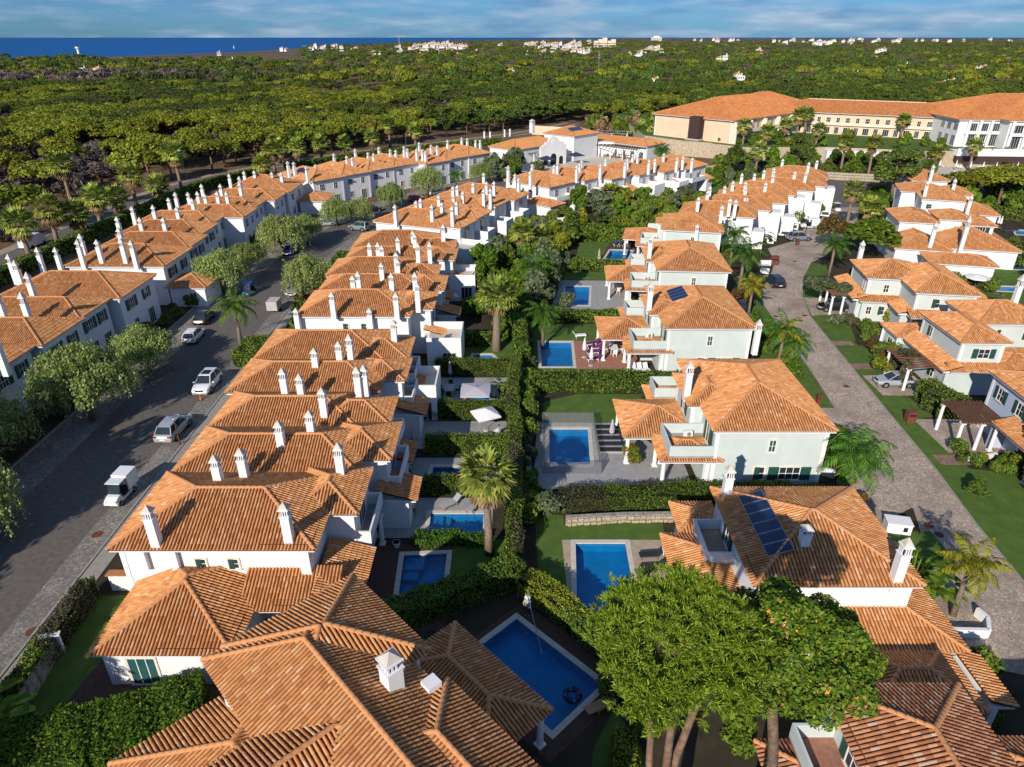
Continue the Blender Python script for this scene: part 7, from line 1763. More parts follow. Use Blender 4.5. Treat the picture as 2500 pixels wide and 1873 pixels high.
for (x, y) in cand:
    k = kind_at(x, y); s = rnd.uniform(.95, 1.5) * (1.0 if k == 'umbrella' else .9)
    if in_view(x, y) and n_ind < IND:
        n_ind += 1; nm, lb, gp = labels_p[k]
        zone = 'beside the back road clearing' if any(inpoly((x + ax, y + ay), CLEAR) for ax, ay in ((0, 0), (16, 0), (0, -16), (12, -12))) else ('behind the club house' if -30 < x < 62 and y < 400 else ('behind the hotel roofs' if x >= 62 else ('in the outer wood nearest the sea' if y > 300 else 'deep inside the left wood')))
        siz = 'small' if s < 1.1 else ('broad' if s > 1.32 else 'middling'); what = {'umbrella': 'umbrella-shaped stone pine', 'round': 'dark ragged round-crowned pine', 'dead': 'grey-brown leafless thicket'}[k]
        lb = '%s %s %s' % (siz, what, zone); gp = '%s %ss %s' % (siz, nm.replace('_', ' '), zone)
        t = tree_from(rnd.choice(pv[k]), nm, lb, 'tree' if k != 'dead' else 'thicket', (x, y, 0), rnd.uniform(0, 6.28), (s, s, min(1.15, s) * rnd.uniform(.78, .98)), gp)
    elif in_view(x, y):
        PTS.append((x, y, VID[(k, rnd.randrange(3), tone(k, x, y))], rnd.uniform(0, 6.28), s, min(1.15, s) * .88))
def far_tree(x, y, k, R_, H): PTS.append((x, y, VID[('far', rnd.randrange(3), tone(k, x * .4, y * .4))], rnd.uniform(0, 6.28), R_, H))
def on_land(x, y): return inpoly((x, y), ground_poly)
for y0, y1, n, nq in ((96.2, 101, 900, 20), (101, 108, 1000, 34), (108, 118, 1100, 56), (118, 134, 1000, 100), (134, 152, 620, 180), (152, 176, 640, 270), (176, 214, 640, 360)):
    for i in range(n):
        p = px(rnd.uniform(-60, 2560), rnd.uniform(y0, y1))
        if p.y < 512 or inpoly((p.x, p.y), VILL) or not on_land(p.x, p.y + 60): continue
        dd = p.y; R_ = rnd.uniform(4.0, 6.5) * (1 + dd / 2600); k = kind_at(p.x * .35, p.y * .35) if dd < 900 else rnd.choice(['umbrella', 'round', 'round', 'round'])
        if k == 'dead' and dd > 700: k = 'round'
        if 230 < PCX + FPX * p.x / (p.y * math.cos(PITCH) + CAM_H * math.sin(PITCH)) < 730 and p.y > 1180: continue
        far_tree(p.x, p.y, k, R_, rnd.uniform(6.0, 11.0) * (1 if dd < 1500 else .95))
wm = bpy.data.meshes.new('distant_pine_wood'); wm.from_pydata([(p[0], p[1], 0) for p in PTS], [], [])
for nm_, ty, vals in (('vid', 'INT', [p[2] for p in PTS]), ('rot', 'FLOAT', [p[3] for p in PTS]), ('sxy', 'FLOAT', [p[4] for p in PTS]), ('sz', 'FLOAT', [p[5] for p in PTS])):
    wm.attributes.new(nm_, ty, 'POINT').data.foreach_set('value', vals)
wood = link('distant_pine_wood', wm, kind='stuff'); tag(wood, 'distant green pine wood stretching to the coast and horizon', 'wood')
ng = bpy.data.node_groups.new('wood', 'GeometryNodeTree')
ng.interface.new_socket('Geometry', in_out='INPUT', socket_type='NodeSocketGeometry'); ng.interface.new_socket('Geometry', in_out='OUTPUT', socket_type='NodeSocketGeometry')
gi, go = ng.nodes.new('NodeGroupInput'), ng.nodes.new('NodeGroupOutput'); ci = ng.nodes.new('GeometryNodeCollectionInfo'); ip = ng.nodes.new('GeometryNodeInstanceOnPoints')
ci.inputs['Collection'].default_value = src; ci.inputs['Separate Children'].default_value = True; ci.inputs['Reset Children'].default_value = True; ip.inputs['Pick Instance'].default_value = True
def gattr(nm_, ty):
    n_ = ng.nodes.new('GeometryNodeInputNamedAttribute'); n_.data_type = ty; n_.inputs['Name'].default_value = nm_; return n_.outputs['Attribute']
def gcomb(x_, y_, z_):
    n_ = ng.nodes.new('ShaderNodeCombineXYZ')
    for i_, v_ in enumerate((x_, y_, z_)):
        if v_ is not None: ng.links.new(v_, n_.inputs[i_])
    return n_.outputs[0]
ng.links.new(gi.outputs[0], ip.inputs['Points']); ng.links.new(ci.outputs[0], ip.inputs['Instance']); ng.links.new(gattr('vid', 'INT'), ip.inputs['Instance Index'])
ng.links.new(gcomb(None, None, gattr('rot', 'FLOAT')), ip.inputs['Rotation']); sx_ = gattr('sxy', 'FLOAT'); ng.links.new(gcomb(sx_, sx_, gattr('sz', 'FLOAT')), ip.inputs['Scale']); ng.links.new(ip.outputs[0], go.inputs[0])
wood.modifiers.new('wood', 'NODES').node_group = ng
# scrub on the clearing floor
sc = []
for i in range(900):
    p = (rnd.uniform(-150, 20), rnd.uniform(98, 330))
    if inpoly(p, CLEAR): sc.append(p)
SC = np.array([(p[0], p[1], .15) for p in sc for _ in range(8)]) + rng.normal(size=(len(sc) * 8, 3)) * np.array([.5, .5, .12])
V, F = leaves(SC, rng.normal(size=(len(SC), 3)) + np.array([0, 0, .5]), rng.uniform(.12, .3, len(SC)), 1.8)
tag(link('scrub', np_mesh('scrub', V, F, ['hedge_brown']), kind='stuff'), 'low dry scrub on the brown pine wood floor', 'scrub')
# individual umbrella pines and the dark pine by the right villas
big_pine = pine_variant('umbrella', 2.2)
for k, b, s, lb in ((19, (780, 470), 1.35, 'large umbrella pine with forked trunk on the villa lawn'), (19, (1070, 495), 1.6, 'broad umbrella pine with straight trunk on the villa lawn'), (21, (2330, 1500), 1.4, 'umbrella pine at the right edge before the hotel pool')):
    p = zp(k, *b); tree_from(big_pine, 'stone_pine', lb, 'tree', p, None, (s * 1.05, s * 1.05, s * .62))
dark_pine = pine_variant('round', 2.2)
p = zp(21, 580, 1560); tree_from(dark_pine, 'maritime_pine', 'tall dark pine with spreading crown before the hotel', 'tree', p, None, (1.85, 1.85, 1.25))
p = zp(20, 1540, 1180); tree_from(dark_pine, 'maritime_pine', 'dark conical conifer on the hotel slope', 'tree', p, None, (1.0, 1.0, 1.1))
# ------------------------------------------------------------------ far town, lone houses, coast
def far_house(kind):
    mb = MB(); rr = random.Random(kind)
    for i in range(rr.randint(2, 4)):
        x, y = rr.uniform(-7, 7), rr.uniform(-5, 5); w, d_, h_ = rr.uniform(4, 8), rr.uniform(4, 7), rr.uniform(4, 9)
        mb.box(x - w / 2, x + w / 2, y - d_ / 2, y + d_ / 2, 0, h_, 0)
        for q in range(3): mb.box(x - w / 2 + .6 + q * w / 3.2, x - w / 2 + 1.6 + q * w / 3.2, y - d_ / 2 - .06, y - d_ / 2, h_ - 2.2, h_ - .9, 2)
        if rr.random() < .75:
            z = h_; a = .5; mb.poly([(x-w/2-a, y-d_/2-a, z), (x+w/2+a, y-d_/2-a, z), (x, y, z+1.7)], 1); mb.poly([(x+w/2+a, y-d_/2-a, z), (x+w/2+a, y+d_/2+a, z), (x, y, z+1.7)], 1); mb.poly([(x+w/2+a, y+d_/2+a, z), (x-w/2-a, y+d_/2+a, z), (x, y, z+1.7)], 1); mb.poly([(x-w/2-a, y+d_/2+a, z), (x-w/2-a, y-d_/2-a, z), (x, y, z+1.7)], 1)
        mb.box(x + 1, x + 1.8, y, y + .8, h_, h_ + 2.2, 0)
    return mb.mesh('villa', ['white', 'tile_far', 'glass'])
FH = [far_house(k) for k in range(8)]
def town(n, xr, yr, sc, label, group, zb=0.0):
    for i in range(n):
        x, y = rnd.gauss((xr[0] + xr[1]) / 2, (xr[1] - xr[0]) / 4), rnd.uniform(*yr); p = px(x, y)
        if not on_land(p.x, p.y): continue
        s = sc * rnd.uniform(.5, .95) * max(1, p.y / 1500) ** .35; o = link('villa', rnd.choice(FH), None, (p.x, p.y, zb), rnd.uniform(-.5, .5), scale=(s, s, s)); tag(o, label, 'house', group)
town(30, (1010, 1140), (112, 124), 1.9, 'white house in the hillside cluster of the distant coastal town', 'houses of the distant coastal town')
town(20, (900, 1160), (122, 134), 1.35, 'white house on the lower edge of the distant coastal town', 'houses below the distant coastal town')
town(26, (1230, 1460), (108, 122), 1.9, 'pale house of the distant town beside the long ochre block', 'houses beside the ochre block')
town(16, (1280, 1480), (124, 138), 1.5, 'white house among pines below the ochre block', 'houses below the ochre block')
town(14, (1540, 1640), (124, 140), 1.5, 'white house in the small cluster right of the ochre block', 'white house cluster')
town(14, (1920, 2080), (104, 112), 2.0, 'white house in the far cluster towards the plain', 'far white cluster')
town(34, (1650, 2500), (98, 106), 2.0, 'tiny white house scattered on the far plain', 'scattered far houses')
town(8, (740, 850), (118, 128), 1.5, 'white house at the tip of the wood by the sea', 'houses by the sea')
for x, y, s, lb in ((200, 188, .9, 'white house gable showing through the left pines'), (255, 186, 1.0, 'second white house among the left pines'), (560, 165, 1.1, 'white house row seen between pines left of centre'), (15, 245, .8, 'pale house with red roof at the left edge of the wood'), (1235, 190, .9, 'small white house deep in the central pines'), (1760, 158, 1.3, 'red roofed villa above the hotel roof'), (1860, 132, 1.8, 'large pale villa on the rise behind the hotel'), (1590, 215, .8, 'red roofed house behind the tall shrubs'),
                    (2080, 195, .7, 'white house gleam in the pines behind the hotel'), (2200, 175, .9, 'white villa in the pines right of the hotel wing'), (2390, 180, .9, 'pale villa at the right among pines'), (2310, 215, .7, 'white villa just behind the hotel roof'), (2150, 132, 1.4, 'white villa on the right plain'), (1810, 205, .9, 'round-roofed pink house behind the hotel gable'), (540, 137, 1.3, 'white beach restaurant on the dune'), (695, 126, 1.3, 'white pavilion at the coast')):
    p = px(x, y); tag(link('villa', FH[int(x) % 8], None, (p.x, p.y, 0), rnd.uniform(-.4, .4), scale=(s, s, s)), lb, 'house')
ob = MB()
for i in range(5): ob.box(i * 16, i * 16 + 15, -8 + (i % 2) * 6, 10, 0, 22 + (i % 3) * 5, 0); ob.box(i * 16 + 1, i * 16 + 14, -8.2 + (i % 2) * 6, -7.9 + (i % 2) * 6, 6, 8, 1); ob.box(i * 16 + 1, i * 16 + 14, -8.2 + (i % 2) * 6, -7.9 + (i % 2) * 6, 12, 14, 1)
p = px(1450, 116); tag(ob.obj('apartment_block', ['cream', 'glass'], None, (p.x, p.y, 0), .1), 'long ochre stepped apartment block on the horizon', 'building')
ob = MB(); ob.box(0, 90, 0, 20, 0, 30, 0); ob.box(20, 70, 2, 18, 30, 42, 0)
for i in range(4): ob.box(2, 88, -.3, 0, 5 + i * 6, 7.5 + i * 6, 1)
p = px(1590, 101); tag(ob.obj('apartment_block', ['white', 'glass'], None, (p.x, p.y, 0), 0), 'pale flat-topped hotel block on the far horizon', 'building')
# lighthouse-like water tower, sailing boat, mast, cranes
p = px(195, 142); t = thing('beach_tower', 'slim white tower above the trees by the sea', 'tower', (p.x, p.y, 0)); m = MB(); m.cyl(0, 0, 0, 16, 2.2, 1.8, 10); m.obj('shaft', ['white'], t); m = MB(); m.cyl(0, 0, 16, 19, 3.6, 3.6, 10); m.cyl(0, 0, 19, 21, 3.8, .4, 10, 1); m.obj('head', ['white', 'glass'], t)
p = px(571, 115); t = thing('sailing_boat', 'small white sailing boat out at sea', 'boat', (p.x, p.y, -6), .4); m = MB(); loft(m, [[(-1.2, y, 1.2), (1.2, y, 1.2), (.5 * w, y, 0), (-.5 * w, y, 0)] for y, w in ((-5, 1), (0, 1.4), (5, .2))]); m.obj('hull', ['plastic_white'], t); m = MB(); m.poly([(0, -4.5, 2), (0, 1, 2), (0, 1, 15)]); m.poly([(.1, 1.3, 2), (.1, 5, 1.5), (.1, 1.3, 14)]); m.poly([(-2.4, -1, 2), (2.4, -1, 2), (0, 1, 14)]); m.obj('sail', ['cloth_white'], t); m = MB(); m.cyl(0, 1.1, 1, 16, .12, .08, 6); m.obj('mast', ['metal'], t)
p = px(1460, 197); t = thing('lattice_mast', 'thin grey mast standing above the central pines', 'mast', (p.x, p.y, 0)); m = MB(); m.cyl(0, 0, 0, 22, .35, .22, 6); m.obj('pole', ['metal'], t); m = MB()
for z in (18, 20, 21.5): m.box(-.9, .9, -.15, .15, z, z + .8)
m.obj('antenna', ['metal'], t)
for x, y in ((975, 112), (1400, 112), (1885, 104)):
    p = px(x, y); t = thing('tower_crane', 'thin tower crane over the distant town', 'crane', (p.x, p.y, 0), 0, 'cranes over the distant town'); m = MB(); m.box(-.8, .8, -.8, .8, 0, 38); m.obj('tower', ['bamboo'], t); m = MB(); m.box(-10, 30, -.6, .6, 37, 38.4); m.obj('jib', ['bamboo'], t)
# ------------------------------------------------------------------ cars and carts
car('white SUV with panorama roof parked by the kerb, traffic cone in front', 'suv', 'paint_white', (-34.0, 68.0, .012), math.pi + .02, panorama=True)
car('silver grey SUV parked beside the brown hedge', 'suv', 'paint_silver', (-33.4, 58.1, .012), -.02)
car('white hatchback parked beside the bare-branched pepper tree', 'hatch', 'paint_white', (-41.2, 81.6, .012), .05)
car('black car in the shade beyond the white hatchback', 'saloon', 'paint_black', (-42.4, 88.0, .012), .05)
car('grey crossover parked under the dense street tree', 'suv', 'paint_grey', (-33.2, 99.6, .012), math.pi)
car('bright blue car glinting under the forked pepper tree', 'hatch', 'paint_blue', (-40.2, 121.0, .012), math.pi)
car('silver car parked beyond the street corner tree', 'saloon', 'paint_silver', (-38.6, 141.2, .012), R(-75))
car('grey-green jeep parked at the turned terrace', 'jeep', 'paint_green', (-31.0, 137.6, .012), R(70))
car('black car parked across the street from the jeep', 'saloon', 'paint_black', (-31.4, 154.2, .012), R(-60))
car('red car under the broad pepper tree', 'hatch', 'paint_red', (-22.8, 165.4, .012), R(-60))
car('white car at the far end of the left street', 'saloon', 'paint_white', (-18.4, 172.4, .012), R(-50))
car('dark car at the corner below the club house', 'saloon', 'paint_black', (-6.0, 166.0, .012), R(-50))
car('grey estate SUV parked across the sett road by the low white walls', 'suv', 'paint_grey', tuple(zp(7, 690, 572)[:2]) + (.016,), R(-82))
car('dark navy SUV parked on the sett road verge', 'suv', 'paint_navy', tuple(zp(7, 524, 872)[:2]) + (.016,), R(4))
car('silver hatchback half hidden by the vine pergola', 'hatch', 'paint_silver', (43.0, 68.6, .02), R(88))
car('black car under the creeper pergola', 'saloon', 'paint_black', (46.2, 92.2, .02), R(85))
car('dark car in the drive beneath the big feather palm', 'hatch', 'paint_black', (31.6, 91.5, .02), R(80))
cart('white box-bodied utility cart driving on the left street', (-33.2, 47.4, .012), math.pi - .05)
cart('golf cart with blue front on the left street', (-40.0, 99.0, .012), math.pi, box=False, paint='paint_blue')
cart('white box cart parked by the far lamp on the sett road', tuple(zp(7, 755, 490)[:2]) + (.016,), R(80))
cart('white golf cart at the top of the sett road', tuple(zp(7, 938, 375)[:2]) + (.016,), math.pi, box=False)
t = thing('box_trailer', 'small pale covered trailer standing by the street tree', 'trailer', (-33.9, 91.8, 0)); m = MB(); m.box(-.75, .75, -1.1, 1.1, .45, 1.75); m.obj('body', ['concrete'], t); w, r_ = wheel_mesh(.24)
for s in (-1, 1): link('wheel', w, t, (s * .8, 0, .24))
p = zp(4, 255, 425); t = thing('parked_van', 'white delivery van parked on the back road', 'van', (p.x - 1, p.y, .012), R(-5)); m = MB(); loft(m, [[(-.95, y, .35), (.95, y, .35), (.9, y, z), (-.9, y, z)] for y, z in ((-2.6, 2.1), (-2.5, 2.3), (1.2, 2.3), (1.6, 2.0), (2.2, 1.3), (2.6, 1.1), (2.65, .5))]); m.obj('body', ['paint_white'], t); m = MB(); m.poly([(-.8, 1.66, 1.95), (.8, 1.66, 1.95), (.8, 2.17, 1.36), (-.8, 2.17, 1.36)]); m.obj('windscreen', ['glass'], t); w, r_ = wheel_mesh(.34)
for s in (-1, 1):
    for y in (-1.6, 1.6): link('wheel', w, t, (s * .88, y, .34))
m = MB(); m.cyl(0, 0, .02, .6, .14, .03, 10); m.box(-.2, .2, -.2, .2, 0, .03, 1); tag(m.obj('traffic_cone', ['orange_cone', 'rubber'], None, tuple(zp(13, 295, 640)[:2]) + (.012,)), 'orange traffic cone in front of the white SUV', 'cone')
t = thing('motor_scooter', 'white scooter parked by the planter walls of the stepped terrace', 'scooter', tuple(zp(7, 570, 550)[:2]) + (.01,), 1.2); m = MB(); m.obox((0, 0, .5), (.3, 1.0, .3)); m.obox((0, .55, .75), (.3, .12, .7)); m.obj('body', ['plastic_white'], t); m = MB(); m.obox((0, -.25, .75), (.28, .6, .12)); m.obj('seat', ['cloth_black'], t)
for y in (-.55, .6): link('wheel', wheel_mesh(.24)[0], t, (0, y, .24), scale=(.5, 1, 1))
# ------------------------------------------------------------------ street furniture
lamp_post('brown street lamp standing beside the silver SUV', zp(13, 132, 1000), 2.9)
lamp_post('dark street lamp by the box cart on the sett road', zp(7, 735, 525), 3.0, 'black'); lamp_post('dark lamp in front of the turned terrace', zp(5, 925, 905), 3.4, 'black'); lamp_post('dark lamp on the back road below the wood', zp(22, 400, 265), 6.5, 'black'); lamp_post('lamp post among palms behind the closing terrace', zp(5, 770, 225), 5.0, 'black'); lamp_post('white-headed lamp behind the closing terrace', zp(5, 1180, 215), 5.0, 'metal')
p = zp(1, 1205, 1150); t = thing('banner_pole', 'white street banner on a leaning pole by the back road', 'banner', p); m = MB(); m.tube([(0, 0, 0), (-1.0, 0, 8)], [.09, .06], 8); m.obj('pole', ['metal'], t); m = MB(); m.obox((-.75, 0, 5.9), (1.1, .05, 3.4), 0, 0); m.obj('banner_panel', ['plastic_white'], t)
def bin_(label, p, w=.9, d=.7, h=1.2, mat='rust', rz=0):
    m = MB(); m.box(-w/2, w/2, -d/2, d/2, 0, h, 0); m.box(-w/2-.04, w/2+.04, -d/2-.04, d/2+.04, h, h+.06, 0); m.box(-w/2+.12, w/2-.12, -d/2-.012, -d/2, h*.62, h*.82, 1); return tag(m.obj('refuse_box', [mat, 'dark'], None, (p[0], p[1], 0), rz), label, 'bin')
bin_('brown refuse box standing at the edge of the lawn beside the rubble edging', zp(12, 1160, 910)); bin_('rust-red refuse box by the low white wall', zp(7, 520, 735), 1.3, 1.0, 1.4); bin_('brown post box in front of the grey estate car', zp(7, 680, 605), .5, .5, 1.1); bin_('rust-red gate post on the verge lawn', zp(12, 545, 790), .4, .4, 1.1)
def low_wall(label, pts, h=.7, t_=.25, mat='white', panel=False):
    m = MB()
    for a, b in zip(pts[:-1], pts[1:]):
        a, b = Vector(a[:2]), Vector(b[:2]); d_ = (b - a).normalized(); n = Vector((-d_.y, d_.x)) * t_ / 2; m.prism([tuple(a - n), tuple(b - n), tuple(b + n), tuple(a + n)], 0, h)
        if panel: m.prism([tuple(a - n * 1.15 + d_ * .3), tuple(b - n * 1.15 - d_ * .3), tuple(b - n * .9 - d_ * .3), tuple(a - n * .9 + d_ * .3)], h * .25, h * .8, 1)
    return tag(m.obj('low_wall', [mat] + (['shutter'] if panel else [])), label, 'wall')
low_wall('low curved white wall round the lawn of the yellow palm', [(27.6, 34.2), (28.2, 32.4), (31.0, 32.3), (31.6, 33.4), (31.4, 34.2)], .7)
low_wall('white wall below the rust-red refuse box', [zp(7, 425, 745), zp(7, 500, 745)], 1.0); low_wall('white wall end by the dark drive', [zp(7, 430, 790), zp(7, 490, 800)], .9)
for i, (a, b) in enumerate((((475, 590), (520, 595)), ((560, 540), (635, 545)), ((610, 495), (685, 500)), ((760, 445), (825, 452)), ((835, 405), (900, 410)))):
    low_wall('low white planter wall with green panel beside the stepped terrace', [zp(7, *a), zp(7, *b)], 1.1, .3, 'white', True)['group'] = 'planter walls of the stepped terrace'
low_wall('white planter wall by the drooping feather palm', [zp(12, 540, 1260), zp(12, 650, 1290)], .8); low_wall('white step wall before the pergola columns', [zp(12, 1560, 1180), zp(12, 1740, 1150)], .5)
m = MB(); m.box(-.9, .9, -.55, .55, 0, .9); m.box(-.95, .95, -.6, .6, .9, .98, 0); m.box(.3, .6, -.58, -.54, .3, .7, 1); tag(m.obj('service_cabinet', ['white', 'dark'], None, tuple(zp(11, 1680, 330)[:2]) + (0,), R(-12)), 'white service cabinet by the near villa drive', 'cabinet')
# grey concrete panel wall along the corner garden
t = thing('panel_wall', 'weathered concrete panel wall below the mixed hedge', 'wall', (-28.3, 26.5, 0), R(6))
for i in range(9):
    MB().box(-.06, .06, i * 1.12, i * 1.12 + 1.0, .0, 1.35).obj('panel', ['concrete_old'], t); MB().box(-.10, .10, i * 1.12 + 1.0, i * 1.12 + 1.12, 0, 1.5).obj('post', ['concrete_old'], t)
m = MB(); m.box(-.5, .5, -.12, .12, 0, 1.5); m.box(-.58, .58, -.2, .2, 1.5, 1.6); tag(m.obj('gate_pillar', ['white'], None, (-29.0, 31.0, 0), .3), 'white rendered pillar in the concrete panel wall', 'pillar')
t = thing('gate', 'green-topped white gate wall beside the end terraced house', 'gate', (-28.3, 36.6, 0)); MB().box(0, 2.6, -.1, .1, 0, 1.5).obj('wall', ['white'], t); MB().box(-.05, 2.65, -.3, .3, 1.5, 1.58).obj('tiled_coping', ['tile_bed_far'], t)
# pool fence
t = thing('pool_fence', 'grey see-through safety fence round the rippled pool', 'fence', (0, 0, 0)); Q = [(2.75, 51.0), (8.0, 51.0), (8.2, 60.0), (3.1, 60.0), (2.75, 51.0)]
for a, b in zip(Q[:-1], Q[1:]):
    L = math.dist(a, b); n = max(2, round(L / 1.1))
    for i in range(n):
        p0 = Vector(a).lerp(Vector(b), i / n); p1 = Vector(a).lerp(Vector(b), (i + 1) / n); m = MB(); m.poly([(p0.x, p0.y, .05), (p1.x, p1.y, .05), (p1.x, p1.y, 1.25), (p0.x, p0.y, 1.25)]); m.obj('panel', ['mesh_fence'], t); m = MB(); m.cyl(p0.x, p0.y, 0, 1.28, .022, .022, 6); m.obj('post', ['metal'], t)
# ------------------------------------------------------------------ garden furniture
LG = 'loungers'
lounger('white plastic lounger alone on the lawn above the rectangular pool', (8.7, 82.2, .02), R(100), group=LG, back=50)
for i, (x, y, rz_) in enumerate(((10.2, 79.6, -70), (10.5, 78.3, -80), (10.2, 76.9, -75), (10.0, 75.0, -80))): lounger('purple cushioned lounger beside the folded white parasols', (x, y, .03), R(rz_), 'plastic_white', 'cloth_purple', 'purple loungers')
parasol_closed('folded white parasol beside the rectangular pool, standing nearer the lawn', (8.8, 76.0, .03), 2.6); parasol_closed('folded white parasol at the foot of the purple loungers', (9.4, 73.6, .03), 2.5)
for i, (x, y) in enumerate(((10.5, 39.9), (10.3, 38.5))): lounger(['black sling lounger with white towel on the sand-coloured deck', 'black sling lounger beside the pine on the sand-coloured deck'][i], (x, y, .03), R(-85), 'metal', 'cloth_black', LG)
m = MB(); m.obox((0, 0, 0), (.05, .55, .7), 0, 0); tag(m.obj('towel', ['cloth_white'], None, (11.3, 39.9, .85)), 'white towel hung over the black sling lounger', 'towel')
lounger('wicker lounger with grey cushion by the bright stepped pool', (-5.1, 46.3, .02), R(-50), 'teak', 'cloth_grey', LG); lounger('second wicker lounger behind the palm trunk', (-3.2, 46.0, .02), R(-20), 'teak', 'cloth_grey', LG)
lounger('slatted wooden lounger at the end of the long dark pool', (5.2, 27.0, .03), R(120), 'teak', 'teak', LG, 5)
for i in range(3): lounger('dark lounger on the deck behind the small pool', (19.4 + i * .95, 126.0, .03), R(0), 'plastic_white', 'cloth_navy', 'dark loungers behind the small pool', 55)
for i in range(3): lounger('pale lounger beside the hedge under the stout palm', (-6.4 + i * 1.2, 81.4, .02), R(0), 'plastic_white', 'cloth_grey', 'pale loungers under the stout palm', 45)
lounger('grey lounger under the white round parasol', tuple(zp(19, 930, 1320)[:2]) + (.03,), R(20), 'metal', 'cloth_grey', LG)
for i in range(4): lounger('dark lounger in the row beside the navy pool', tuple((zp(19, 1060, 1080) + Vector((i * .9 - 1.5, .3 * i, .03)))), R(10), 'metal', 'cloth_black', 'dark loungers beside the navy pool')
for i in range(3): lounger('charcoal lounger beside the pale pool', tuple((zp(19, 1170, 765) + Vector((i * 1.0 - 1, 0, .03)))), R(15), 'metal', 'cloth_black', 'charcoal loungers by the pale pool')
parasol_open('square lilac cantilever parasol over the teal plunge pool', (-2.1, 65.3, .02), R(0), 2.1, 2.55, 'cloth_lilac', True, (-1.7, -2.2, 0), drop=.35)
parasol_open('pointed white parasol at the hedge corner, sunlit', (-2.6, 58.6, .02), R(25), 1.65, 2.5, 'cloth_white', True, drop=.6)
for k, b, lb in ((19, (835, 1240), 'round white parasol nearer the hedge'), (19, (820, 1345), 'round white parasol beside the grey lounger')): parasol_open(lb, tuple(zp(k, *b)[:2]) + (.02,), 0, 1.75, 2.2, 'cloth_white', False, drop=.35)
for k, b, lb in ((15, (530, 300), 'folded lilac parasol against the clipped hedge'), (15, (235, 860), 'folded grey parasol in the shaded third garden'), (8, (668, 1320), 'folded white parasol on the grey deck by the crimson bush'), (19, (1050, 730), 'folded white parasol near the pale pool'), (19, (1075, 735), 'second folded white parasol near the pale pool'), (19, (1030, 1030), 'folded white parasol by the navy pool'), (14, (1690, 380), 'folded pale parasol behind the fourth house')): parasol_closed(lb, tuple(zp(k, *b)[:2]) + (.02,), 2.5, 'cloth_lilac' if 'lilac' in lb or 'grey' in lb else 'cloth_white')
parasol_open('large navy parasol in front of the scrolled gable', tuple(zp(22, 655, 640)[:2]) + (0,), .3, 2.8, 3.6, 'cloth_navy', True, drop=.9); parasol_open('large navy parasol right of the scrolled gable', tuple(zp(22, 960, 600)[:2]) + (0,), .5, 2.8, 3.6, 'cloth_navy', True, drop=.9)
parasol_open('pale square garden sail behind the second terrace', tuple(zp(6, 720, 870)[:2]) + (0,), .2, 1.7, 2.4, 'cloth_white', True, drop=.3); parasol_open('pale shade sail by the third house garden', tuple(zp(14, 1480, 760)[:2]) + (0,), .4, 1.4, 2.4, 'cloth_lilac', True, drop=.3)
table('dark table under the lilac parasol pool wall', tuple(zp(15, 525, 400)[:2]) + (.02,), 0, 1.0, 1.7, 'cloth_grey', 4, 'cloth_black'); table('wooden table at the white box terrace', tuple(zp(15, 225, 680)[:2]) + (.02,), 0, .9, 1.7, 'teak', 3, 'plastic_white'); table('glass topped wicker table in the second garden', tuple(zp(15, 145, 1380)[:2]) + (.02,), 0, .9, 1.2, 'cloth_grey', 4, 'teak'); table('dark garden table by the third house', tuple(zp(15, 130, 980)[:2]) + (.02,), 0, .9, 1.5, 'wood_dark', 2, 'wood_dark')
table('white table under the porch by the purple loungers', (12.6, 77.4, .03), 0, 1.0, 1.6, 'plastic_white', 4, 'plastic_white'); table('pale sofa table under the paved terrace porch', (16.2, 100.5, .03), 0, 1.2, 1.8, 'cream', 2, 'cream')
for i in range(3): lounger('white folding chair leaning under the skirt roof porch', (14.4 + .7 * i, 71.8, .03), R(20), 'plastic_white', 'plastic_white', 'white folding chairs', 60)
t = thing('deck_bench', 'dark slatted double bench on the grey deck', 'bench', (9.4, 56.6, .03), 0)
for i in range(5): MB().box(-1.2, 1.2, -2.4 + i * 1.05, -1.85 + i * 1.05, .3, .42).obj('slat', ['cloth_black'], t)
MB().box(-1.1, 1.1, -2.3, 2.3, 0, .299).obj('base', ['cloth_grey'], t)
# pool net, float, statue, pots
p = Vector((1.35, 33.25, 0)); a = px(1277, 1492, 2.0); b = px(1318, 1590, .15); t = thing('pool_net', 'blue-handled pool skimmer net held over the dark pool', 'pool net', (0, 0, 0)); m = MB(); m.tube([(1.0, 33.75, 2.3), (1.9, 30.9, .12)], [.025, .025], 6); m.obj('pole', ['metal'], t)
m = MB(); F_ = [(1.6, 30.9), (2.3, 30.9), (2.35, 30.4), (1.65, 30.4)]
for i in range(4): m.tube([(*F_[i], .1), (*F_[(i + 1) % 4], .1)], [.035, .035], 6)
m.obj('net_frame', ['paint_blue'], t); m = MB(); m.tube([(1.0, 33.75, 2.3), (1.2, 33.15, 1.85)], [.03, .03], 6); m.obj('handle', ['paint_blue'], t)
m = MB(); n1, n2 = 20, 8; base_ = []
for i in range(n1):
    for j in range(n2):
        A_, B_ = 2 * math.pi * i / n1, 2 * math.pi * j / n2; r_ = .42 + .17 * math.cos(B_); m.v.append((r_ * math.cos(A_), r_ * math.sin(A_), .15 * math.sin(B_)))
for i in range(n1):
    for j in range(n2): m.f.append((i * n2 + j, ((i + 1) % n1) * n2 + j, ((i + 1) % n1) * n2 + (j + 1) % n2, i * n2 + (j + 1) % n2)); m.m.append(1 if i % 5 == 0 else 0)
tag(m.obj('pool_ring', ['black', 'paint_blue'], None, (3.6, 27.9, .0), smooth=True), 'black inflatable ring floating in the long dark pool', 'pool ring')
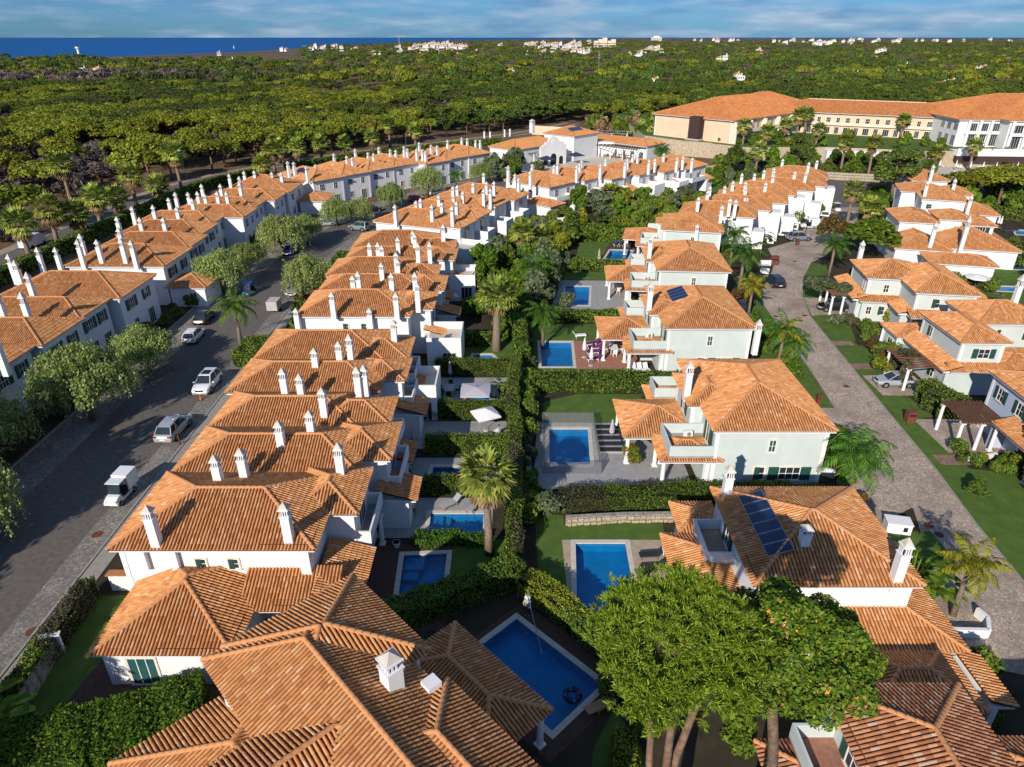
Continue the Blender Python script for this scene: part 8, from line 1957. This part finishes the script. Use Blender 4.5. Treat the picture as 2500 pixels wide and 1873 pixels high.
def pot(label, p, r=.25, h=.45, mat='black'):
    m = MB(); m.cyl(0, 0, 0, h, r * .75, r, 12); m.cyl(0, 0, h - .05, h, r * 1.1, r * 1.1, 12); return tag(m.obj('flower_pot', [mat], None, (p[0], p[1], .02)), label, 'pot', 'flower pots')
pot('black pot of the paddle plant beside the lilac parasol', (-1.2, 66.5), .35); pot('black pot of the paddle plant by the hedge corner', (-1.2, 63.0), .35); pot('white square pot by the end house terrace', tuple(zp(15, 95, 1640)[:2]), .28, .45, 'white')
t = thing('lawn_statue', 'small stone statue on the lawn corner by the small pool', 'statue', zp(6, 1013, 1115)); m = MB(); m.box(-.25, .25, -.25, .25, 0, .5); m.obj('plinth', ['stone'], t); m = MB(); loft(m, [[(math.cos(a_) * r_, math.sin(a_) * r_, z_) for a_ in [j * math.pi / 4 for j in range(8)]] for z_, r_ in ((.5, .2), (.8, .22), (1.1, .17), (1.3, .2), (1.5, .08), (1.6, .12), (1.75, .12), (1.85, .04))]); m.obj('figure', ['stone'], t)
m = MB(); m.box(-.9, .9, -.15, .15, 0, .5); m.box(-.9, .9, .1, .2, .5, .95); tag(m.obj('garden_bench', ['wood_dark'], None, tuple(zp(18, 460, 290)[:2]) + (0,)), 'dark bench behind the fourth house hedge', 'bench')
m = MB(); m.box(-1.2, 1.2, -.05, .05, 0, 1.8); tag(m.obj('screen_fence', ['green_net'], None, tuple(zp(18, 440, 130)[:2]) + (0,)), 'green netting screen by the turned terrace garden', 'screen'); m = MB(); m.box(-1.8, 1.8, -.05, .05, 0, 1.8); tag(m.obj('screen_fence', ['bamboo'], None, tuple(zp(18, 530, 150)[:2]) + (0,)), 'bamboo screen behind the shaggy palms', 'screen')
m = MB(); m.obox((0, 0, .45), (1.5, .5, .06), 0); m.obox((0, 0, .22), (.05, .4, .4)); tag(m.obj('towel_rack', ['flower_red'], None, tuple(zp(15, 725, 600)[:2]) + (.1,), .1), 'colourful towels drying beside the pointed white parasol', 'towels')
# hotel pool loungers and folded parasols
for i in range(46):
    x = rnd.uniform(122, 158); y = 206 - (x - 122) * .42 + rnd.choice([-3.5, -2, 7.5, 9, 10.5]); lounger('white lounger round the hotel pool', (x, y, .02), R(rnd.uniform(-40, 40)), group='white hotel loungers', back=30)
for i in range(12): x = 121 + i * 3.1; parasol_closed('folded white parasol by the hotel pool', (x, 211 - (x - 121) * .36 + rnd.uniform(-2, 2), .02), 2.9, group='folded hotel parasols')
for i in range(7): x = 139 + i * 3.4; table('terrace table of the hotel arcade', (x, 212.8, 4.53), R(-4), 1.2, .9, 'teak', 2, 'teak', 'hotel terrace tables')
for i in range(10):
    q = Matrix.Rotation(R(-43.5), 3, 'Z') @ Vector((-22.5 + i * 2.3, -2.4, 0)); table('restaurant table under the long pergola', (42.0 + q.x, 225.5 + q.y, .01), R(-43.5), 1.0, .8, 'teak', 2, 'rust', 'restaurant tables')
parasol_open('open white parasol on the hotel terrace', (139.5, 214.0, 4.53), .3, 2.0, 2.9, 'cloth_white', True, drop=.6)
# gate pillars of the back road behind the club
for x, y in ((10, 352), (70, 342), (220, 317), (275, 312)):
    p = zp(22, x, y); m = MB(); m.box(-.28, .28, -.28, .28, 0, 2.6); m.box(-.36, .36, -.36, .36, 2.6, 2.75); tag(m.obj('gate_pillar', ['white'], None, p), 'white square pillar beside the back road behind the club house', 'pillar', 'white pillars behind the club house')
m = MB(); m.cyl(0, 0, 0, 3.0, .05, .05, 6); m.box(-.5, .5, -.03, .03, 2.2, 2.35); tag(m.obj('sign_post', ['white'], None, zp(22, 10, 330)), 'small white signpost behind the last street house', 'sign')
# ------------------------------------------------------------------ people
jt = [(0, 0, .95), (0, .02, 1.15), (0, .05, 1.36), (0, .05, 1.46), (-.10, 0, .90), (-.11, .03, .50), (-.11, -.02, .08), (-.11, .12, .04), (.10, 0, .90), (.11, .05, .50), (.12, .02, .08), (.12, .16, .04),
      (-.19, .05, 1.38), (-.25, .16, 1.14), (-.16, .38, 1.10), (-.13, .45, 1.10), (.19, .05, 1.38), (.26, .14, 1.12), (.12, .34, 1.22), (.08, .42, 1.25)]
ed = [(0, 1), (1, 2), (2, 3), (0, 4), (4, 5), (5, 6), (6, 7), (0, 8), (8, 9), (9, 10), (10, 11), (2, 12), (12, 13), (13, 14), (14, 15), (2, 16), (16, 17), (17, 18), (18, 19)]
rd = [.15, .14, .15, .06, .095, .07, .045, .04, .095, .07, .045, .04, .065, .05, .038, .035, .065, .05, .038, .035]
person('person in beige top and white hat skimming the dark pool with a long net', (1.05, 34.15, .03), math.pi - .3, jt, ed, rd, None, ('beige', [(0, (.40, .25, .18)), (.06, (.05, .05, .06)), (.44, (.42, .36, .27))]), (0, .08, 1.62), 'cloth_white')
js = [(0, 0, .45), (0, -.05, .65), (0, -.10, .88), (0, -.10, .98), (-.10, .05, .45), (-.12, .45, .46), (-.12, .50, .08), (-.12, .62, .04), (.10, .05, .45), (.12, .45, .46), (.12, .52, .08), (.12, .64, .04), (-.19, -.1, .90), (-.25, .02, .66), (-.14, .24, .56), (-.10, .30, .54), (.19, -.1, .90), (.25, .02, .66), (.14, .24, .56), (.10, .30, .54)]
person('person in white top sitting under the pointed white parasol', (-1.35, 57.6, .03), R(60), js, ed, rd, None, ('pale', [(0, (.42, .26, .19)), (.2, (.45, .42, .40)), (.25, (.7, .68, .66))]), (0, -.07, 1.14))
m = MB(); m.box(-.25, .25, -.28, .22, .28, .38); m.obox((0, -.30, .62), (.5, .05, .6), 0, 0, .2)
for sx in (-.2, .2):
    for sy in (-.2, .18): m.box(sx - .025, sx + .025, sy - .025, sy + .025, 0, .28)
tag(m.obj('garden_chair', ['plastic_white'], None, (-1.35, 57.6, .02), R(60)), 'white chair of the person under the pointed parasol', 'chair')
